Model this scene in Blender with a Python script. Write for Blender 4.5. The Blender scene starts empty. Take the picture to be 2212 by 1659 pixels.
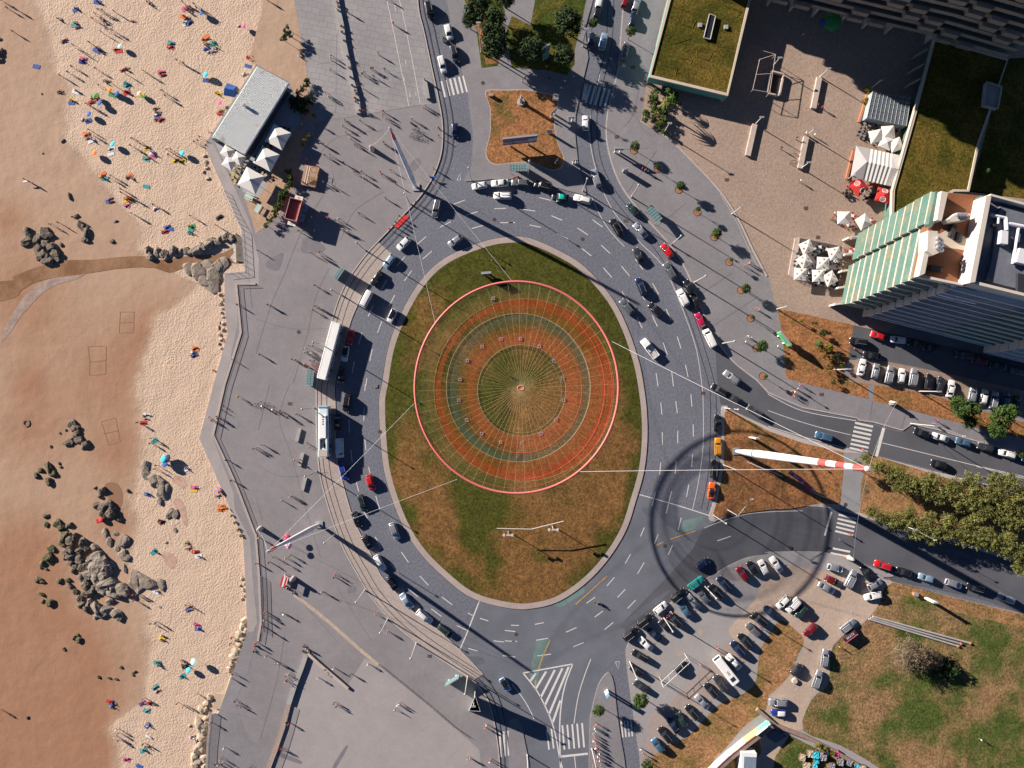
import bpy, math, random
from mathutils import Vector, Matrix
from mathutils.geometry import tessellate_polygon
rnd = random.Random(7)
# ------------------------------------------------------------------ camera, light
S = 0.12          # metres per map unit
H = 185.0         # height of the aerial camera
CX, CY = 1106.0, 829.5
scene = bpy.context.scene
COL = scene.collection
cam_d = bpy.data.cameras.new('camera'); cam = bpy.data.objects.new('camera', cam_d); COL.objects.link(cam)
cam.location = (0, 0, H); cam_d.sensor_width = 36; cam_d.lens = 36 * H / (2212 * S)
cam_d.clip_end = 4000; cam_d.clip_start = 1
scene.camera = cam
world = bpy.data.worlds.new('World'); scene.world = world; world.use_nodes = True
SUN_EL = math.radians(19.0); SUN_DIR = Vector((0.853 * math.cos(SUN_EL), -0.522 * math.cos(SUN_EL), -math.sin(SUN_EL)))
nt = world.node_tree; bg = nt.nodes['Background']
sky = nt.nodes.new('ShaderNodeTexSky'); sky.sky_type = 'NISHITA'; sky.sun_disc = False
sky.sun_elevation = SUN_EL; sky.sun_rotation = math.radians(-58.5); sky.air_density = 0.42; sky.dust_density = 0.0; sky.ozone_density = 3.0; sky.altitude = 1500
nt.links.new(sky.outputs[0], bg.inputs[0]); bg.inputs[1].default_value = 0.05
sd = bpy.data.lights.new('sun', 'SUN'); sd.energy = 5.0; sd.angle = math.radians(0.5); sd.color = (1.0, 0.89, 0.79)
so = bpy.data.objects.new('sun', sd); COL.objects.link(so); so.rotation_euler = SUN_DIR.to_track_quat('-Z', 'Y').to_euler(); so.location = (-200, 120, 120)
scene.view_settings.view_transform = 'Standard'; scene.view_settings.look = 'None'
scene.view_settings.exposure = 1.15; scene.view_settings.gamma = 1.0

# ------------------------------------------------------------------ helpers
def D(c, r, x, y): return (553.0 * c + x / 4.0, 414.75 * r + y / 4.0)
def W(d, z=0.0):
    k = 1 - z / H
    return Vector(((d[0] - CX) * S * k, (CY - d[1]) * S * k, z))
def P(c, r, x, y, z=0.0): return W(D(c, r, x, y), z)
def PTS(s):
    """'@cr x,y x,y @cr ...' survey sheet coordinates -> list of map points; '@--' = whole-map units"""
    out = []; c = r = None
    for t in s.split():
        if t[0] == '@':
            if t == '@--': c = None
            else: c, r = int(t[1]), int(t[2])
            continue
        x, y = [float(v) for v in t.split(',')]
        out.append((x, y) if c is None else D(c, r, x, y))
    return out
def smooth(pts, closed=False, n=6):
    out = []; N = len(pts)
    for i in range(N if closed else N - 1):
        g = lambda j: pts[j % N] if closed else pts[max(0, min(N - 1, j))]
        p0, p1, p2, p3 = g(i - 1), g(i), g(i + 1), g(i + 2)
        for k in range(n):
            t = k / n
            out.append(tuple(0.5 * ((2 * b) + (-a + c) * t + (2 * a - 5 * b + 4 * c - d) * t * t + (-a + 3 * b - 3 * c + d) * t ** 3) for a, b, c, d in zip(p0, p1, p2, p3)))
    if not closed: out.append(tuple(pts[-1]))
    return out
def offset(pts, d, closed=False):
    N = len(pts); out = []
    for i in range(N):
        a = pts[(i - 1) % N] if closed else pts[max(0, i - 1)]
        b = pts[(i + 1) % N] if closed else pts[min(N - 1, i + 1)]
        dx, dy = b[0] - a[0], b[1] - a[1]; L = math.hypot(dx, dy) or 1
        out.append((pts[i][0] - dy / L * d, pts[i][1] + dx / L * d))
    return out

MATS = {}
def mat(name, col=(0.5, 0.5, 0.5), rough=0.8, var=None, bump=None, metal=0.0, coat=0.0, alpha=1.0, spec=0.4, col2=None, trans=0.0):
    """var=(scale, amount[, scale2, amount2]) mottles the colour; bump=(scale, height); col2 mixes a second colour by large noise"""
    if name in MATS: return MATS[name]
    m = bpy.data.materials.new(name); m.use_nodes = True; MATS[name] = m
    n = m.node_tree; b = n.nodes['Principled BSDF']
    b.inputs['Base Color'].default_value = (*col, 1); b.inputs['Roughness'].default_value = rough
    b.inputs['Metallic'].default_value = metal; b.inputs['Specular IOR Level'].default_value = spec
    b.inputs['Coat Weight'].default_value = coat; b.inputs['Coat Roughness'].default_value = 0.08
    b.inputs['Alpha'].default_value = alpha
    if var or bump or col2:
        tc = n.nodes.new('ShaderNodeTexCoord').outputs['Object']
    if var or col2:
        cur = None
        base = n.nodes.new('ShaderNodeRGB'); base.outputs[0].default_value = (*col, 1); cur = base.outputs[0]
        if col2:
            c2, sc, lo, hi = col2
            t = n.nodes.new('ShaderNodeTexNoise'); t.inputs['Scale'].default_value = sc; t.inputs['Detail'].default_value = 6; t.inputs['Roughness'].default_value = 0.65
            n.links.new(tc, t.inputs['Vector'])
            mr = n.nodes.new('ShaderNodeMapRange'); mr.inputs[1].default_value = lo; mr.inputs[2].default_value = hi
            n.links.new(t.outputs['Fac'], mr.inputs[0])
            mx = n.nodes.new('ShaderNodeMix'); mx.data_type = 'RGBA'; n.links.new(mr.outputs[0], mx.inputs[0]); n.links.new(cur, mx.inputs[6]); mx.inputs[7].default_value = (*c2, 1)
            cur = mx.outputs[2]
        if var:
            for k in range(0, len(var), 2):
                t = n.nodes.new('ShaderNodeTexNoise'); t.inputs['Scale'].default_value = var[k]; t.inputs['Detail'].default_value = 5
                t.inputs['Roughness'].default_value = 0.6
                n.links.new(tc, t.inputs['Vector'])
                mr = n.nodes.new('ShaderNodeMapRange'); mr.inputs[1].default_value = 0.3; mr.inputs[2].default_value = 0.7
                mr.inputs[3].default_value = 1 - var[k + 1]; mr.inputs[4].default_value = 1 + var[k + 1]
                n.links.new(t.outputs['Fac'], mr.inputs[0])
                mx = n.nodes.new('ShaderNodeVectorMath'); mx.operation = 'SCALE'
                n.links.new(cur, mx.inputs[0]); n.links.new(mr.outputs[0], mx.inputs['Scale']); cur = mx.outputs[0]
        n.links.new(cur, b.inputs['Base Color'])
    if bump:
        t = n.nodes.new('ShaderNodeTexNoise'); t.inputs['Scale'].default_value = bump[0]; t.inputs['Detail'].default_value = 4
        n.links.new(tc, t.inputs['Vector'])
        bp = n.nodes.new('ShaderNodeBump'); bp.inputs['Distance'].default_value = bump[1]; bp.inputs['Strength'].default_value = 1
        n.links.new(t.outputs['Fac'], bp.inputs['Height']); n.links.new(bp.outputs[0], b.inputs['Normal'])
    return m

def link(name, me, parent=None):
    o = bpy.data.objects.new(name, me); COL.objects.link(o)
    if parent: o.parent = parent
    return o
class MB:
    def __init__(s): s.v = []; s.f = []; s.m = []; s.sm = []
    def add(s, vs, fs, mi=0, sm=False):
        k = len(s.v); s.v += [tuple(v) for v in vs]
        for f in fs: s.f.append(tuple(i + k for i in f)); s.m.append(mi); s.sm.append(sm)
    def box(s, x0, x1, y0, y1, z0, z1, mi=0, M=None):
        vs = [Vector((x, y, z)) for z in (z0, z1) for y in (y0, y1) for x in (x0, x1)]
        if M is not None: vs = [M @ v for v in vs]
        s.add(vs, [(0, 2, 3, 1), (4, 5, 7, 6), (0, 1, 5, 4), (2, 6, 7, 3), (0, 4, 6, 2), (1, 3, 7, 5)], mi)
    def prism(s, pts, z0, z1, mi=0, side=None, bottom=True):
        """pts: world xy list (any orientation), z1 number or list"""
        pts = [(p[0], p[1]) for p in pts]
        A = sum(pts[i][0] * pts[(i + 1) % len(pts)][1] - pts[(i + 1) % len(pts)][0] * pts[i][1] for i in range(len(pts)))
        if A < 0: pts = pts[::-1]
        n = len(pts); tri = tessellate_polygon([[Vector((x, y, 0)) for x, y in pts]])
        top = [(x, y, z1) for x, y in pts]; bot = [(x, y, z0) for x, y in pts]
        tt = []
        for a, b_, c in tri:
            ar = (pts[b_][0] - pts[a][0]) * (pts[c][1] - pts[a][1]) - (pts[c][0] - pts[a][0]) * (pts[b_][1] - pts[a][1])
            tt.append((a, b_, c) if ar > 0 else (a, c, b_))
        s.add(top, tt, mi)
        if z0 is not None and z0 < z1:
            s.add(bot + top, [(i, (i + 1) % n, n + (i + 1) % n, n + i) for i in range(n)], mi if side is None else side)
            if bottom: s.add(bot, [(a, c, b_) for a, b_, c in tt], mi)
    def tube(s, p0, p1, r0, r1=None, n=8, mi=0, cap=True, sm=True):
        p0, p1 = Vector(p0), Vector(p1); r1 = r0 if r1 is None else r1
        q = (p1 - p0).to_track_quat('Z', 'X'); vs = []
        for p, r in ((p0, r0), (p1, r1)):
            vs += [p + q @ Vector((math.cos(2 * math.pi * i / n) * r, math.sin(2 * math.pi * i / n) * r, 0)) for i in range(n)]
        s.add(vs, [(i, (i + 1) % n, n + (i + 1) % n, n + i) for i in range(n)], mi, sm)
        if cap: s.add(vs, [tuple(range(n - 1, -1, -1)), tuple(range(n, 2 * n))], mi)
    def path(s, pts, r, n=6, mi=0):
        for a, b_ in zip(pts[:-1], pts[1:]): s.tube(a, b_, r, n=n, mi=mi)
    def loft(s, rings, mi=0, cap=True, sm=True, closed=True):
        n = len(rings[0]); vs = [v for r in rings for v in r]; fs = []
        for k in range(len(rings) - 1):
            for i in range(n if closed else n - 1):
                j = (i + 1) % n; fs.append((k * n + i, k * n + j, (k + 1) * n + j, (k + 1) * n + i))
        s.add(vs, fs, mi, sm)
        if cap: s.add(vs, [tuple(range(n - 1, -1, -1)), tuple(range((len(rings) - 1) * n, len(rings) * n))], mi)
    def sphere(s, c, r, mi=0, seg=8, rings=5, sq=(1, 1, 1)):
        R = []
        for k in range(1, rings):
            a = math.pi * k / rings
            R.append([Vector((c[0] + r * sq[0] * math.sin(a) * math.cos(2 * math.pi * i / seg), c[1] + r * sq[1] * math.sin(a) * math.sin(2 * math.pi * i / seg), c[2] - r * sq[2] * math.cos(a))) for i in range(seg)])
        s.loft(R, mi)
    def strip(s, line, w, z, mi=0, h=None):
        """ribbon along map polyline, w metres wide; h = wall thickness downward"""
        a = offset(line, w / S / 2); b_ = offset(line, -w / S / 2)
        n = len(line)
        for i in range(n - 1):
            q = [W(p, 0) for p in (a[i], a[i + 1], b_[i + 1], b_[i])]
            s.prism(q, (z - h) if h else None, z, mi, bottom=False)
    def mesh(s, name, mats, w=None):
        me = bpy.data.meshes.new(name); me.from_pydata(s.v, [], s.f)
        for m in mats: me.materials.append(m)
        me.polygons.foreach_set('material_index', s.m); me.polygons.foreach_set('use_smooth', s.sm); me.update()
        return me
    def build(s, name, mats, parent=None):
        return link(name, s.mesh(name, mats if isinstance(mats, (list, tuple)) else [mats]), parent)
def tag(o, label=None, cat=None, group=None, kind=None):
    if label: o['label'] = label
    if cat: o['category'] = cat
    if group: o['group'] = group
    if kind: o['kind'] = kind
    return o
def empty(name, loc, rz=0.0, s=1.0):
    o = bpy.data.objects.new(name, None); COL.objects.link(o); o.location = loc; o.rotation_euler = (0, 0, rz); o.scale = (s, s, s); o.empty_display_size = 0.3
    return o
def copy_tree(o, parent=None):
    c = o.copy(); COL.objects.link(c); c.parent = parent
    for ch in list(o.children): copy_tree(ch, c)
    return c
def structure(name, mb, mats, z=None):
    o = mb.build(name, mats); o['kind'] = 'structure'; return o

PENDING = []      # things whose labels are made distinct at the end
def later(o, base, where, cat, group): PENDING.append((o, base, where)); tag(o, None, cat, group)
# ------------------------------------------------------------------ ground materials
def cobble_mat(name, col, sc=1.6, amt=0.16, col2=None, bump=0.02):
    m = mat(name, col, 0.75, var=(sc, amt, 0.05, 0.10, 6.0, 0.14), col2=col2, bump=(sc * 1.4, bump)); return m
M_cob = cobble_mat('road_cobbles', (0.138, 0.146, 0.178), amt=.2, bump=0.06)
M_asph = mat('dark_asphalt', (0.092, 0.096, 0.110), 0.7, var=(0.09, 0.16, 2.5, 0.08), bump=(5, 0.01))
M_asph2 = mat('ring_asphalt', (0.130, 0.140, 0.167), 0.75, var=(0.12, 0.16, 2.5, 0.07), bump=(5, 0.01))
M_pave = mat('promenade_paving', (0.225, 0.210, 0.219), 0.8, var=(0.05, 0.10, .35, 0.07, 1.6, 0.06), bump=(3, 0.01))
M_pave2 = mat('pale_concrete', (0.315, 0.29, 0.288), 0.8, var=(0.05, 0.08, .3, 0.05, 1.4, .05), bump=(3, 0.008))
M_side = mat('pavement_setts', (0.215, 0.206, 0.218), 0.8, var=(0.08, 0.1, .4, .06, 2.0, 0.10), bump=(4, 0.02))
M_kerb = mat('kerb_stone', (0.42, 0.37, 0.34), 0.8, var=(1.0, 0.12))
M_kerb2 = mat('dark_joint', (0.035, 0.033, 0.04), 0.7)
M_gravel = mat('plaza_gravel', (0.33, 0.245, 0.195), 0.9, var=(0.07, 0.08, 1.8, 0.2, 6, 0.2), bump=(3, 0.06))
M_dust = mat('dusty_track', (0.42, 0.325, 0.26), 0.9, var=(0.06, 0.14, 1.0, 0.08), bump=(1.5, 0.05))
M_paint = mat('road_paint', (0.62, 0.60, 0.58), 0.6, var=(3, 0.2))
M_yel = mat('yellow_paint', (0.55, 0.30, 0.08), 0.6, var=(1.5, 0.25))
M_red = mat('red_carpet', (0.62, 0.02, 0.02), 0.7)
M_green = mat('green_road_wash', (0.13, 0.2, 0.19), 0.8, var=(0.3, 0.2))
M_earth = mat('earth', (0.3, 0.24, 0.18), 0.9, var=(0.01, 0.2))
def paver_mat():
    m = mat('large_pavers', (0.27, 0.262, 0.265), 0.8); n = m.node_tree; b = n.nodes['Principled BSDF']
    tc = n.nodes.new('ShaderNodeTexCoord'); mp = n.nodes.new('ShaderNodeMapping'); mp.inputs['Rotation'].default_value = (0, 0, math.radians(12))
    br = n.nodes.new('ShaderNodeTexBrick'); br.inputs['Scale'].default_value = 1.0; br.inputs['Brick Width'].default_value = 2.3; br.inputs['Row Height'].default_value = 1.5
    br.inputs['Mortar Size'].default_value = 0.045; br.inputs['Color1'].default_value = (0.265, 0.255, 0.262, 1); br.inputs['Color2'].default_value = (0.29, 0.28, 0.283, 1); br.inputs['Mortar'].default_value = (0.165, 0.16, 0.17, 1)
    n.links.new(tc.outputs['Object'], mp.inputs[0])
    w = n.nodes.new('ShaderNodeTexNoise'); w.inputs['Scale'].default_value = .25
    va = n.nodes.new('ShaderNodeVectorMath'); va.operation = 'MULTIPLY_ADD'; va.inputs[1].default_value = (1.5, 1.5, 0)
    n.links.new(mp.outputs[0], w.inputs['Vector']); n.links.new(w.outputs['Color'], va.inputs[0]); n.links.new(mp.outputs[0], va.inputs[2]); n.links.new(va.outputs[0], br.inputs['Vector'])
    t = n.nodes.new('ShaderNodeTexNoise'); t.inputs['Scale'].default_value = 0.12; t.inputs['Detail'].default_value = 5; n.links.new(tc.outputs['Object'], t.inputs['Vector'])
    mr = n.nodes.new('ShaderNodeMapRange'); mr.inputs[1].default_value = .3; mr.inputs[2].default_value = .7; mr.inputs[3].default_value = .86; mr.inputs[4].default_value = 1.1
    n.links.new(t.outputs['Fac'], mr.inputs[0]); s = n.nodes.new('ShaderNodeVectorMath'); s.operation = 'SCALE'
    n.links.new(br.outputs['Color'], s.inputs[0]); n.links.new(mr.outputs[0], s.inputs['Scale']); n.links.new(s.outputs[0], b.inputs['Base Color'])
    return m
M_paver = paver_mat()
def grass_mat(name, green, dry, sc, lo, hi, bump=0.12, attr=None):
    m = mat(name, green, 0.95, spec=0.1); n = m.node_tree; b = n.nodes['Principled BSDF']
    tc = n.nodes.new('ShaderNodeTexCoord').outputs['Object']
    def noise(s, d=6, r=0.65):
        t = n.nodes.new('ShaderNodeTexNoise'); t.inputs['Scale'].default_value = s; t.inputs['Detail'].default_value = d; t.inputs['Roughness'].default_value = r
        n.links.new(tc, t.inputs['Vector']); return t.outputs['Fac']
    f = noise(sc)
    if attr:
        a = n.nodes.new('ShaderNodeAttribute'); a.attribute_name = attr
        ad = n.nodes.new('ShaderNodeMath'); ad.operation = 'MULTIPLY_ADD'; n.links.new(a.outputs['Fac'], ad.inputs[0]); ad.inputs[1].default_value = 1.0; n.links.new(f, ad.inputs[2]); f = ad.outputs[0]
    mr = n.nodes.new('ShaderNodeMapRange'); mr.interpolation_type = 'SMOOTHSTEP'; mr.inputs[1].default_value = lo; mr.inputs[2].default_value = hi; n.links.new(f, mr.inputs[0])
    mx = n.nodes.new('ShaderNodeMix'); mx.data_type = 'RGBA'; n.links.new(mr.outputs[0], mx.inputs[0]); mx.inputs[6].default_value = (*green, 1); mx.inputs[7].default_value = (*dry, 1)
    cur = mx.outputs[2]
    for s_, am in ((1.6, 0.5), (0.35, 0.22), (5.0, 0.4)):
        mr2 = n.nodes.new('ShaderNodeMapRange'); mr2.inputs[1].default_value = .3; mr2.inputs[2].default_value = .7; mr2.inputs[3].default_value = 1 - am; mr2.inputs[4].default_value = 1 + am
        n.links.new(noise(s_, 5, .6), mr2.inputs[0]); q = n.nodes.new('ShaderNodeVectorMath'); q.operation = 'SCALE'; n.links.new(cur, q.inputs[0]); n.links.new(mr2.outputs[0], q.inputs['Scale']); cur = q.outputs[0]
    n.links.new(cur, b.inputs['Base Color'])
    bp = n.nodes.new('ShaderNodeBump'); bp.inputs['Distance'].default_value = bump; n.links.new(noise(3.0, 5, .7), bp.inputs['Height']); n.links.new(bp.outputs[0], b.inputs['Normal'])
    return m
M_isl = grass_mat('island_grass', (0.064, 0.066, 0.012), (0.185, 0.098, 0.035), 0.075, 0.36, 0.68, attr='dry')
M_dryg = grass_mat('dry_grass', (0.13, 0.10, 0.03), (0.30, 0.14, 0.06), 0.12, 0.28, 0.52)
M_dry2 = grass_mat('straw_grass', (0.17, 0.125, 0.04), (0.33, 0.175, 0.085), 0.12, 0.32, 0.60)
M_lawn = grass_mat('garden_lawn', (0.055, 0.075, 0.012), (0.13, 0.10, 0.022), 0.1, 0.42, 0.62)
M_roofg = grass_mat('roof_grass', (0.062, 0.060, 0.009), (0.125, 0.088, 0.018), 0.1, 0.4, 0.6)
M_field = grass_mat('rough_field', (0.072, 0.100, 0.022), (0.28, 0.17, 0.085), 0.06, 0.40, 0.62, bump=0.35)

# ------------------------------------------------------------------ the ground
g = MB(); g.add([(-1800, -1500, -1.6), (1800, -1500, -1.6), (1800, 1500, -1.6), (-1800, 1500, -1.6)], [(0, 1, 2, 3)]); structure('ground', g, [M_earth])
g = MB(); g.add([(-1800, -1500, -1.3), (-330, -1500, -1.3), (-330, 1500, -1.3), (-1800, 1500, -1.3)], [(0, 1, 2, 3)]); structure('sea', g, [mat('sea_water', (0.02, 0.07, 0.08), 0.1, bump=(0.2, 0.3))])

WALL = PTS('@-- 640,-240 600,-100 553,140 442,314 486,415 522,495 529,587 485,591 486,665 492,722 462,829.5 431,947 475,1047 525,1162 530,1244 535,1364 487,1499 472,1541 452,1541 446,1659 436,1900')
ZB = -0.5
RD = [(x, y) for x, y in WALL] + [(2700, 1900), (2700, -240)]
g = MB(); g.prism([W(p) for p in RD], -1.5, 0.0, 0, 1); structure('road', g, [M_cob, M_kerb])

def slab(name, pts, m, z1=0.15, z0=0.0, side=None, kerb=None):
    g = MB(); g.prism([W(p) for p in pts], z0, z1, 0, 1, bottom=False)
    return structure(name, g, [m, side or M_kerb])
def sheet(name, pts, m, z, kind=True):
    g = MB(); g.prism([W(p) for p in pts], None, z); o = g.build(name, [m]); o['kind'] = 'structure'; return o

WK = smooth(PTS('@10 1400,-600 1400,0 1460,300 1545,700 1580,860 1615,1100 1590,1380 1450,1659 @11 1180,300 940,560 760,830 660,1110 570,1480 @12 530,0 525,200 530,500 560,800 640,1100 750,1400 890,1659 @13 1000,180 1180,390 1420,590 1760,820 1900,920 2020,1100 2080,1380 2110,1659 2130,2200'))
TK = smooth(PTS('@11 1170,530 1090,640 940,850 860,1010 800,1170 720,1500 @12 680,0 685,220 700,640 760,900 850,1190 1000,1490 1080,1659 @13 1230,170 1380,330 1550,450 1760,640 1960,850'))
# promenade west of the ring
west = WALL[2:] + [(1090, 2000)] + WK[::-1][0:0] + [p for p in WK[::-1]]
W_pts = [p for p in WALL] + [p for p in WK[::-1]]
slab('promenade', W_pts, M_pave)
# tram bed between the promenade kerb and the carriageway
i0 = min(range(len(WK)), key=lambda i: math.dist(WK[i], TK[0])); i1 = min(range(len(WK)), key=lambda i: math.dist(WK[i], TK[-1]))
M_tram = mat('tram_bed_setts', (0.36, 0.305, 0.275), 0.8, var=(2.0, 0.16, 0.1, 0.08), bump=(4, 0.02))
slab('tram_bed', [(p[0] + .3, p[1]) for p in WK[i0:i1]] + TK[::-1], M_tram, 0.08)
# paved surfaces on the promenade
sheet('upper_promenade_paving', PTS('@10 330,-600 330,0 380,330 440,620 490,850 520,1060 700,1040 880,1000 1420,910 1530,900 1560,880 1530,700 1445,300 1390,0 1390,-600'), M_paver, 0.160)
sheet('lower_square', PTS('@13 460,690 790,950 940,710 1060,760 1250,910 1500,1110 1700,1290 1930,1500 1950,1659 1960,2000 20,2000 110,1659 240,1300 290,1110'), M_pave2, 0.160)
sheet('sea_walk', PTS('@-- 436,1900 446,1659 452,1541 472,1541 487,1499 535,1364 545,1364') + PTS('@13 10,540 -60,800 -180,1100 -120,1250 -60,1400 60,1480 130,1490 90,1659 60,1900'), M_side, 0.158)
M_walk = mat('sea_walk_concrete', (0.32, 0.29, 0.285), 0.8, var=(0.2, 0.1, 2, 0.05))
sheet('sea_walk_path', PTS('@-- 443,314 486,415 522,495 529,587 485,591 486,665 492,722 462,829.5 431,947 475,1047 525,1162 530,1244 535,1364 548,1364 556,1345 546,1240 541,1165 508,1100 505,1065 461,947 483,830 497,780 514,700 512,618 560,614 560,560 540,480 505,400 470,330 462,312'), M_walk, 0.160)
sg = MB(); sg.strip(smooth(PTS('@13 330,160 600,370 850,590 1060,770')), 0.9, 0.166); structure('blown_sand', sg, [mat('blown_sand', (0.42, 0.34, 0.27), 0.9, var=(1.5, 0.2))])

# north plaza with the square lawn
NPL = PTS('@10 1660,-600 1650,0 1690,200 1780,600 1830,800 1880,1200 1865,1440 1800,1560') + PTS('@-- 1006,392 1022,391 1065,387 1120,387') + PTS('@20 100,1570 300,1600 640,1690 @20 640,1640 570,1400 545,1150 550,1000 590,800 660,500 630,250 700,0 800,-600')
slab('north_pavement', NPL, M_side)
A6 = lambda x, y: (1031.3 + x / 6.615, 184 + y / 6.615)
LAWN = [A6(*p) for p in ((125, 95), (400, 80), (700, 75), (870, 108), (1060, 150), (1150, 210), (1100, 420), (1095, 600), (1150, 850), (1225, 1030), (1200, 1160), (1120, 1205), (980, 1190), (800, 1110), (650, 1095), (450, 1110), (270, 1130), (180, 1090), (130, 1000), (140, 880), (185, 700), (190, 480), (180, 300))]
sheet('lawn_border', [(p[0] * 1.0 + (p[0] - 1127) * .022, p[1] + (p[1] - 280) * .022) for p in smooth(LAWN, True, 3)], M_kerb, 0.156)
sheet('square_lawn', smooth(LAWN, True, 3), M_dryg, 0.165)
sheet('garden_lawn', PTS('@10 1800,-500 1800,0 1900,240 1950,590 2100,570 @20 0,585 300,610 470,650 540,560 540,430 600,200 640,0 700,-500'), M_lawn, 0.165)
sheet('garden_soil', PTS('@10 1885,230 1925,300 1990,560 2110,545 2100,500 1990,500 1960,250 1900,100'), M_dryg, 0.175)
sheet('garden_path', PTS('@20 -100,-100 0,0 50,0 200,0 160,220 0,140 -60,300 0,585 -120,575 -60,100 @10 2080,-60'), M_side, 0.180)

# east pavement: one big slab from the north road round to the far right
EK = smooth(PTS('@20 1000,-600 960,0 920,500 900,650 825,950 812,1200 870,1450 970,1659 @21 1150,230 1350,450 1500,680 1600,930 1700,1180 1800,1340 1930,1490 2110,1630')) + PTS('@32 0,80 300,210 770,300 790,318 910,335 1160,405 1240,350 1470,400 1700,470 2212,610 2700,740')
slab('east_pavement', EK + PTS('@-- 2700,-240'), M_side)
PLZ = smooth(PTS('@20 1110,1050 1350,1200 1560,1400 1800,1659 @21 1960,250 2080,500 2212,740 @31 40,900 80,1005')) + PTS('@31 735,1150 1000,1220 1500,900 2212,600 2212,-1659 @20 1330,-600 1330,0 1170,690 1150,780')
sheet('gravel_plaza', PLZ, M_gravel, 0.158)
g = MB(); g.strip(smooth(PTS('@20 1110,1050 1350,1200 1560,1400 1800,1659 @21 1960,250 2080,500 2200,730')), 0.35, 0.30, 0, h=0.15); g.strip(smooth(PTS('@21 1800,20 1930,240 2050,500 2165,720')), 0.12, 0.22, 0, h=0.07); structure('plaza_edging', g, [M_kerb])
sheet('dry_lawn_east', PTS('@31 80,1005 735,1150 715,1300 690,1440 640,1560 760,1640 @32 860,0 865,130 330,0 @31 155,1610 130,1300'), M_dryg, 0.168)
sheet('dry_strip_east', PTS('@32 915,0 1300,70 1600,150 1900,250 2212,330 2700,420 2700,620 2212,480 1690,345 905,145'), M_dryg, 0.170)
sheet('side_street', PTS('@31 735,1150 2212,1480 2700,1600 @32 2700,300 2212,220 1650,110 @31 1060,1470 780,1440 670,1480 700,1350'), M_asph, 0.162)
sheet('parking_bay', PTS('@31 700,1450 1060,1470 1500,1560 2212,1720 @32 2212,250 1640,160 1300,70 1000,20 @31 700,1640'), mat('bay_gravel', (0.27, 0.2, 0.16), 0.9, var=(0.4, 0.15)), 0.176)
sheet('terrace_lawn_right', PTS('@30 2050,510 1850,1250 1740,1659 @31 1700,-20 2212,60 @30 2212,500'), M_roofg, 0.17)

# traffic wedge on the east side
WG = smooth(PTS('@22 1805,240 1815,195 1860,190 1900,230 2212,372')) + smooth(PTS('@32 300,470 700,570 1000,640 1500,775 2212,960 2700,1090'))
WG += PTS('@32 2700,1700 2212,1560') + smooth(PTS('@32 1500,1335 1000,1205 600,1085 200,1048 0,1062')) + smooth(PTS('@22 2000,1095 1800,1165 1740,1190 1700,1150 1740,1010 1800,700 1812,400'))
slab('traffic_island', WG, M_kerb)
ci = lambda pts, f: [(p[0] + (1850 - p[0]) * f, p[1] + (1025 - p[1]) * f) for p in pts]
sheet('wedge_lawn', PTS('@22 1835,250 1860,215 2212,405 @32 300,510 650,590 660,760 620,1040 450,1030 200,1075 0,1085 @22 2000,1115 1760,1165 1730,1140 1770,1010 1830,700'), M_dryg, 0.165)
sheet('wedge_lawn_far', PTS('@32 860,600 1500,800 2212,990 2700,1120 2700,1660 2212,1530 1500,1310 1000,1180 790,1110 805,850'), M_dry2, 0.165)
sheet('wedge_path', PTS('@32 650,590 860,600 805,850 785,1112 618,1085 650,760'), mat('path_concrete', (0.25, 0.25, 0.26), .8, var=(.3, .1)), 0.166)

# dark resurfaced carriageways
sheet('east_carriageway', smooth(PTS('@21 1740,1160 1810,1330 1940,1480 2150,1640')) + PTS('@32 0,90 300,225 770,318 1160,420 1240,370 1700,490 2212,630 2700,760 2700,1075 2212,950 1500,760 1000,630 700,560 300,462') + PTS('@22 2212,365 1900,222 1800,170') + PTS('@21 1770,1600 1760,1400'), M_asph, 0.004)
sheet('south_east_carriageway', PTS('@22 1650,1250 1750,1200 2000,1105 2212,1070 @32 0,1070 200,1056 600,1093 1000,1213 1500,1343 2212,1570 2700,1720 2700,2250') + PTS('@33 2212,330 1800,190 1060,40') + PTS('@32 1000,1600 760,1530 470,1445 0,1445') + PTS('@22 2212,1470 2000,1500 1700,1659 @23 1370,215 1000,580 960,400 @22 1350,1659 1560,1430'), M_asph, 0.004)
sheet('south_ring_asphalt', PTS('@13 1930,220 1830,470 1720,720 1900,900 2100,1050 2160,1300 2200,1700 2200,2000 @23 660,2000 660,1659 670,1290 740,950 820,800 1000,580 960,400') + PTS('@22 1350,1659 1560,1430 1650,1250 1710,1130 1100,950') + PTS('@22 640,1659') + PTS('@23 200,225 0,260'), M_asph2, 0.008)

# southern pavements and the car park
slab('splitter_pavement', smooth(PTS('@23 -30,1270 20,1232 80,1280 105,1400 150,1659 170,2100')) + PTS('@23 -40,2100 @13 2190,1659 2180,1420'), M_side)
slab('south_pavement', smooth(PTS('@23 665,2100 665,1659 672,1290 690,1150 740,960 780,880 825,835 860,860 885,960 905,1150 940,1400 980,1659 1000,2100')), M_side)
slab('car_park', smooth(PTS('@23 1110,2100 1110,1659 1085,1450 1050,1200 1015,960 985,700 1000,590 1100,460')) + smooth(PTS('@23 1370,230 1700,8 @22 2000,1510 2212,1470 @32 0,1452 470,1452 700,1525 1080,1650 @33 1060,45 2212,330 2800,480')) + PTS('@33 2800,2100'), mat('car_park_paving', (0.30, 0.285, 0.285), .8, var=(.08, .1, 2, .07)), 0.12)
sheet('dust_lot', smooth(PTS('@23 1870,460 2100,200 2212,-100 @32 150,1560 600,1640 @33 600,0 980,30 1070,60 960,240 820,400 560,590 520,930 370,1050 300,1320 80,1280 -20,1200 20,1030 200,830 310,560 120,380 -60,330 @23 2000,560'), True, 3), M_dust, 0.128)
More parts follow.
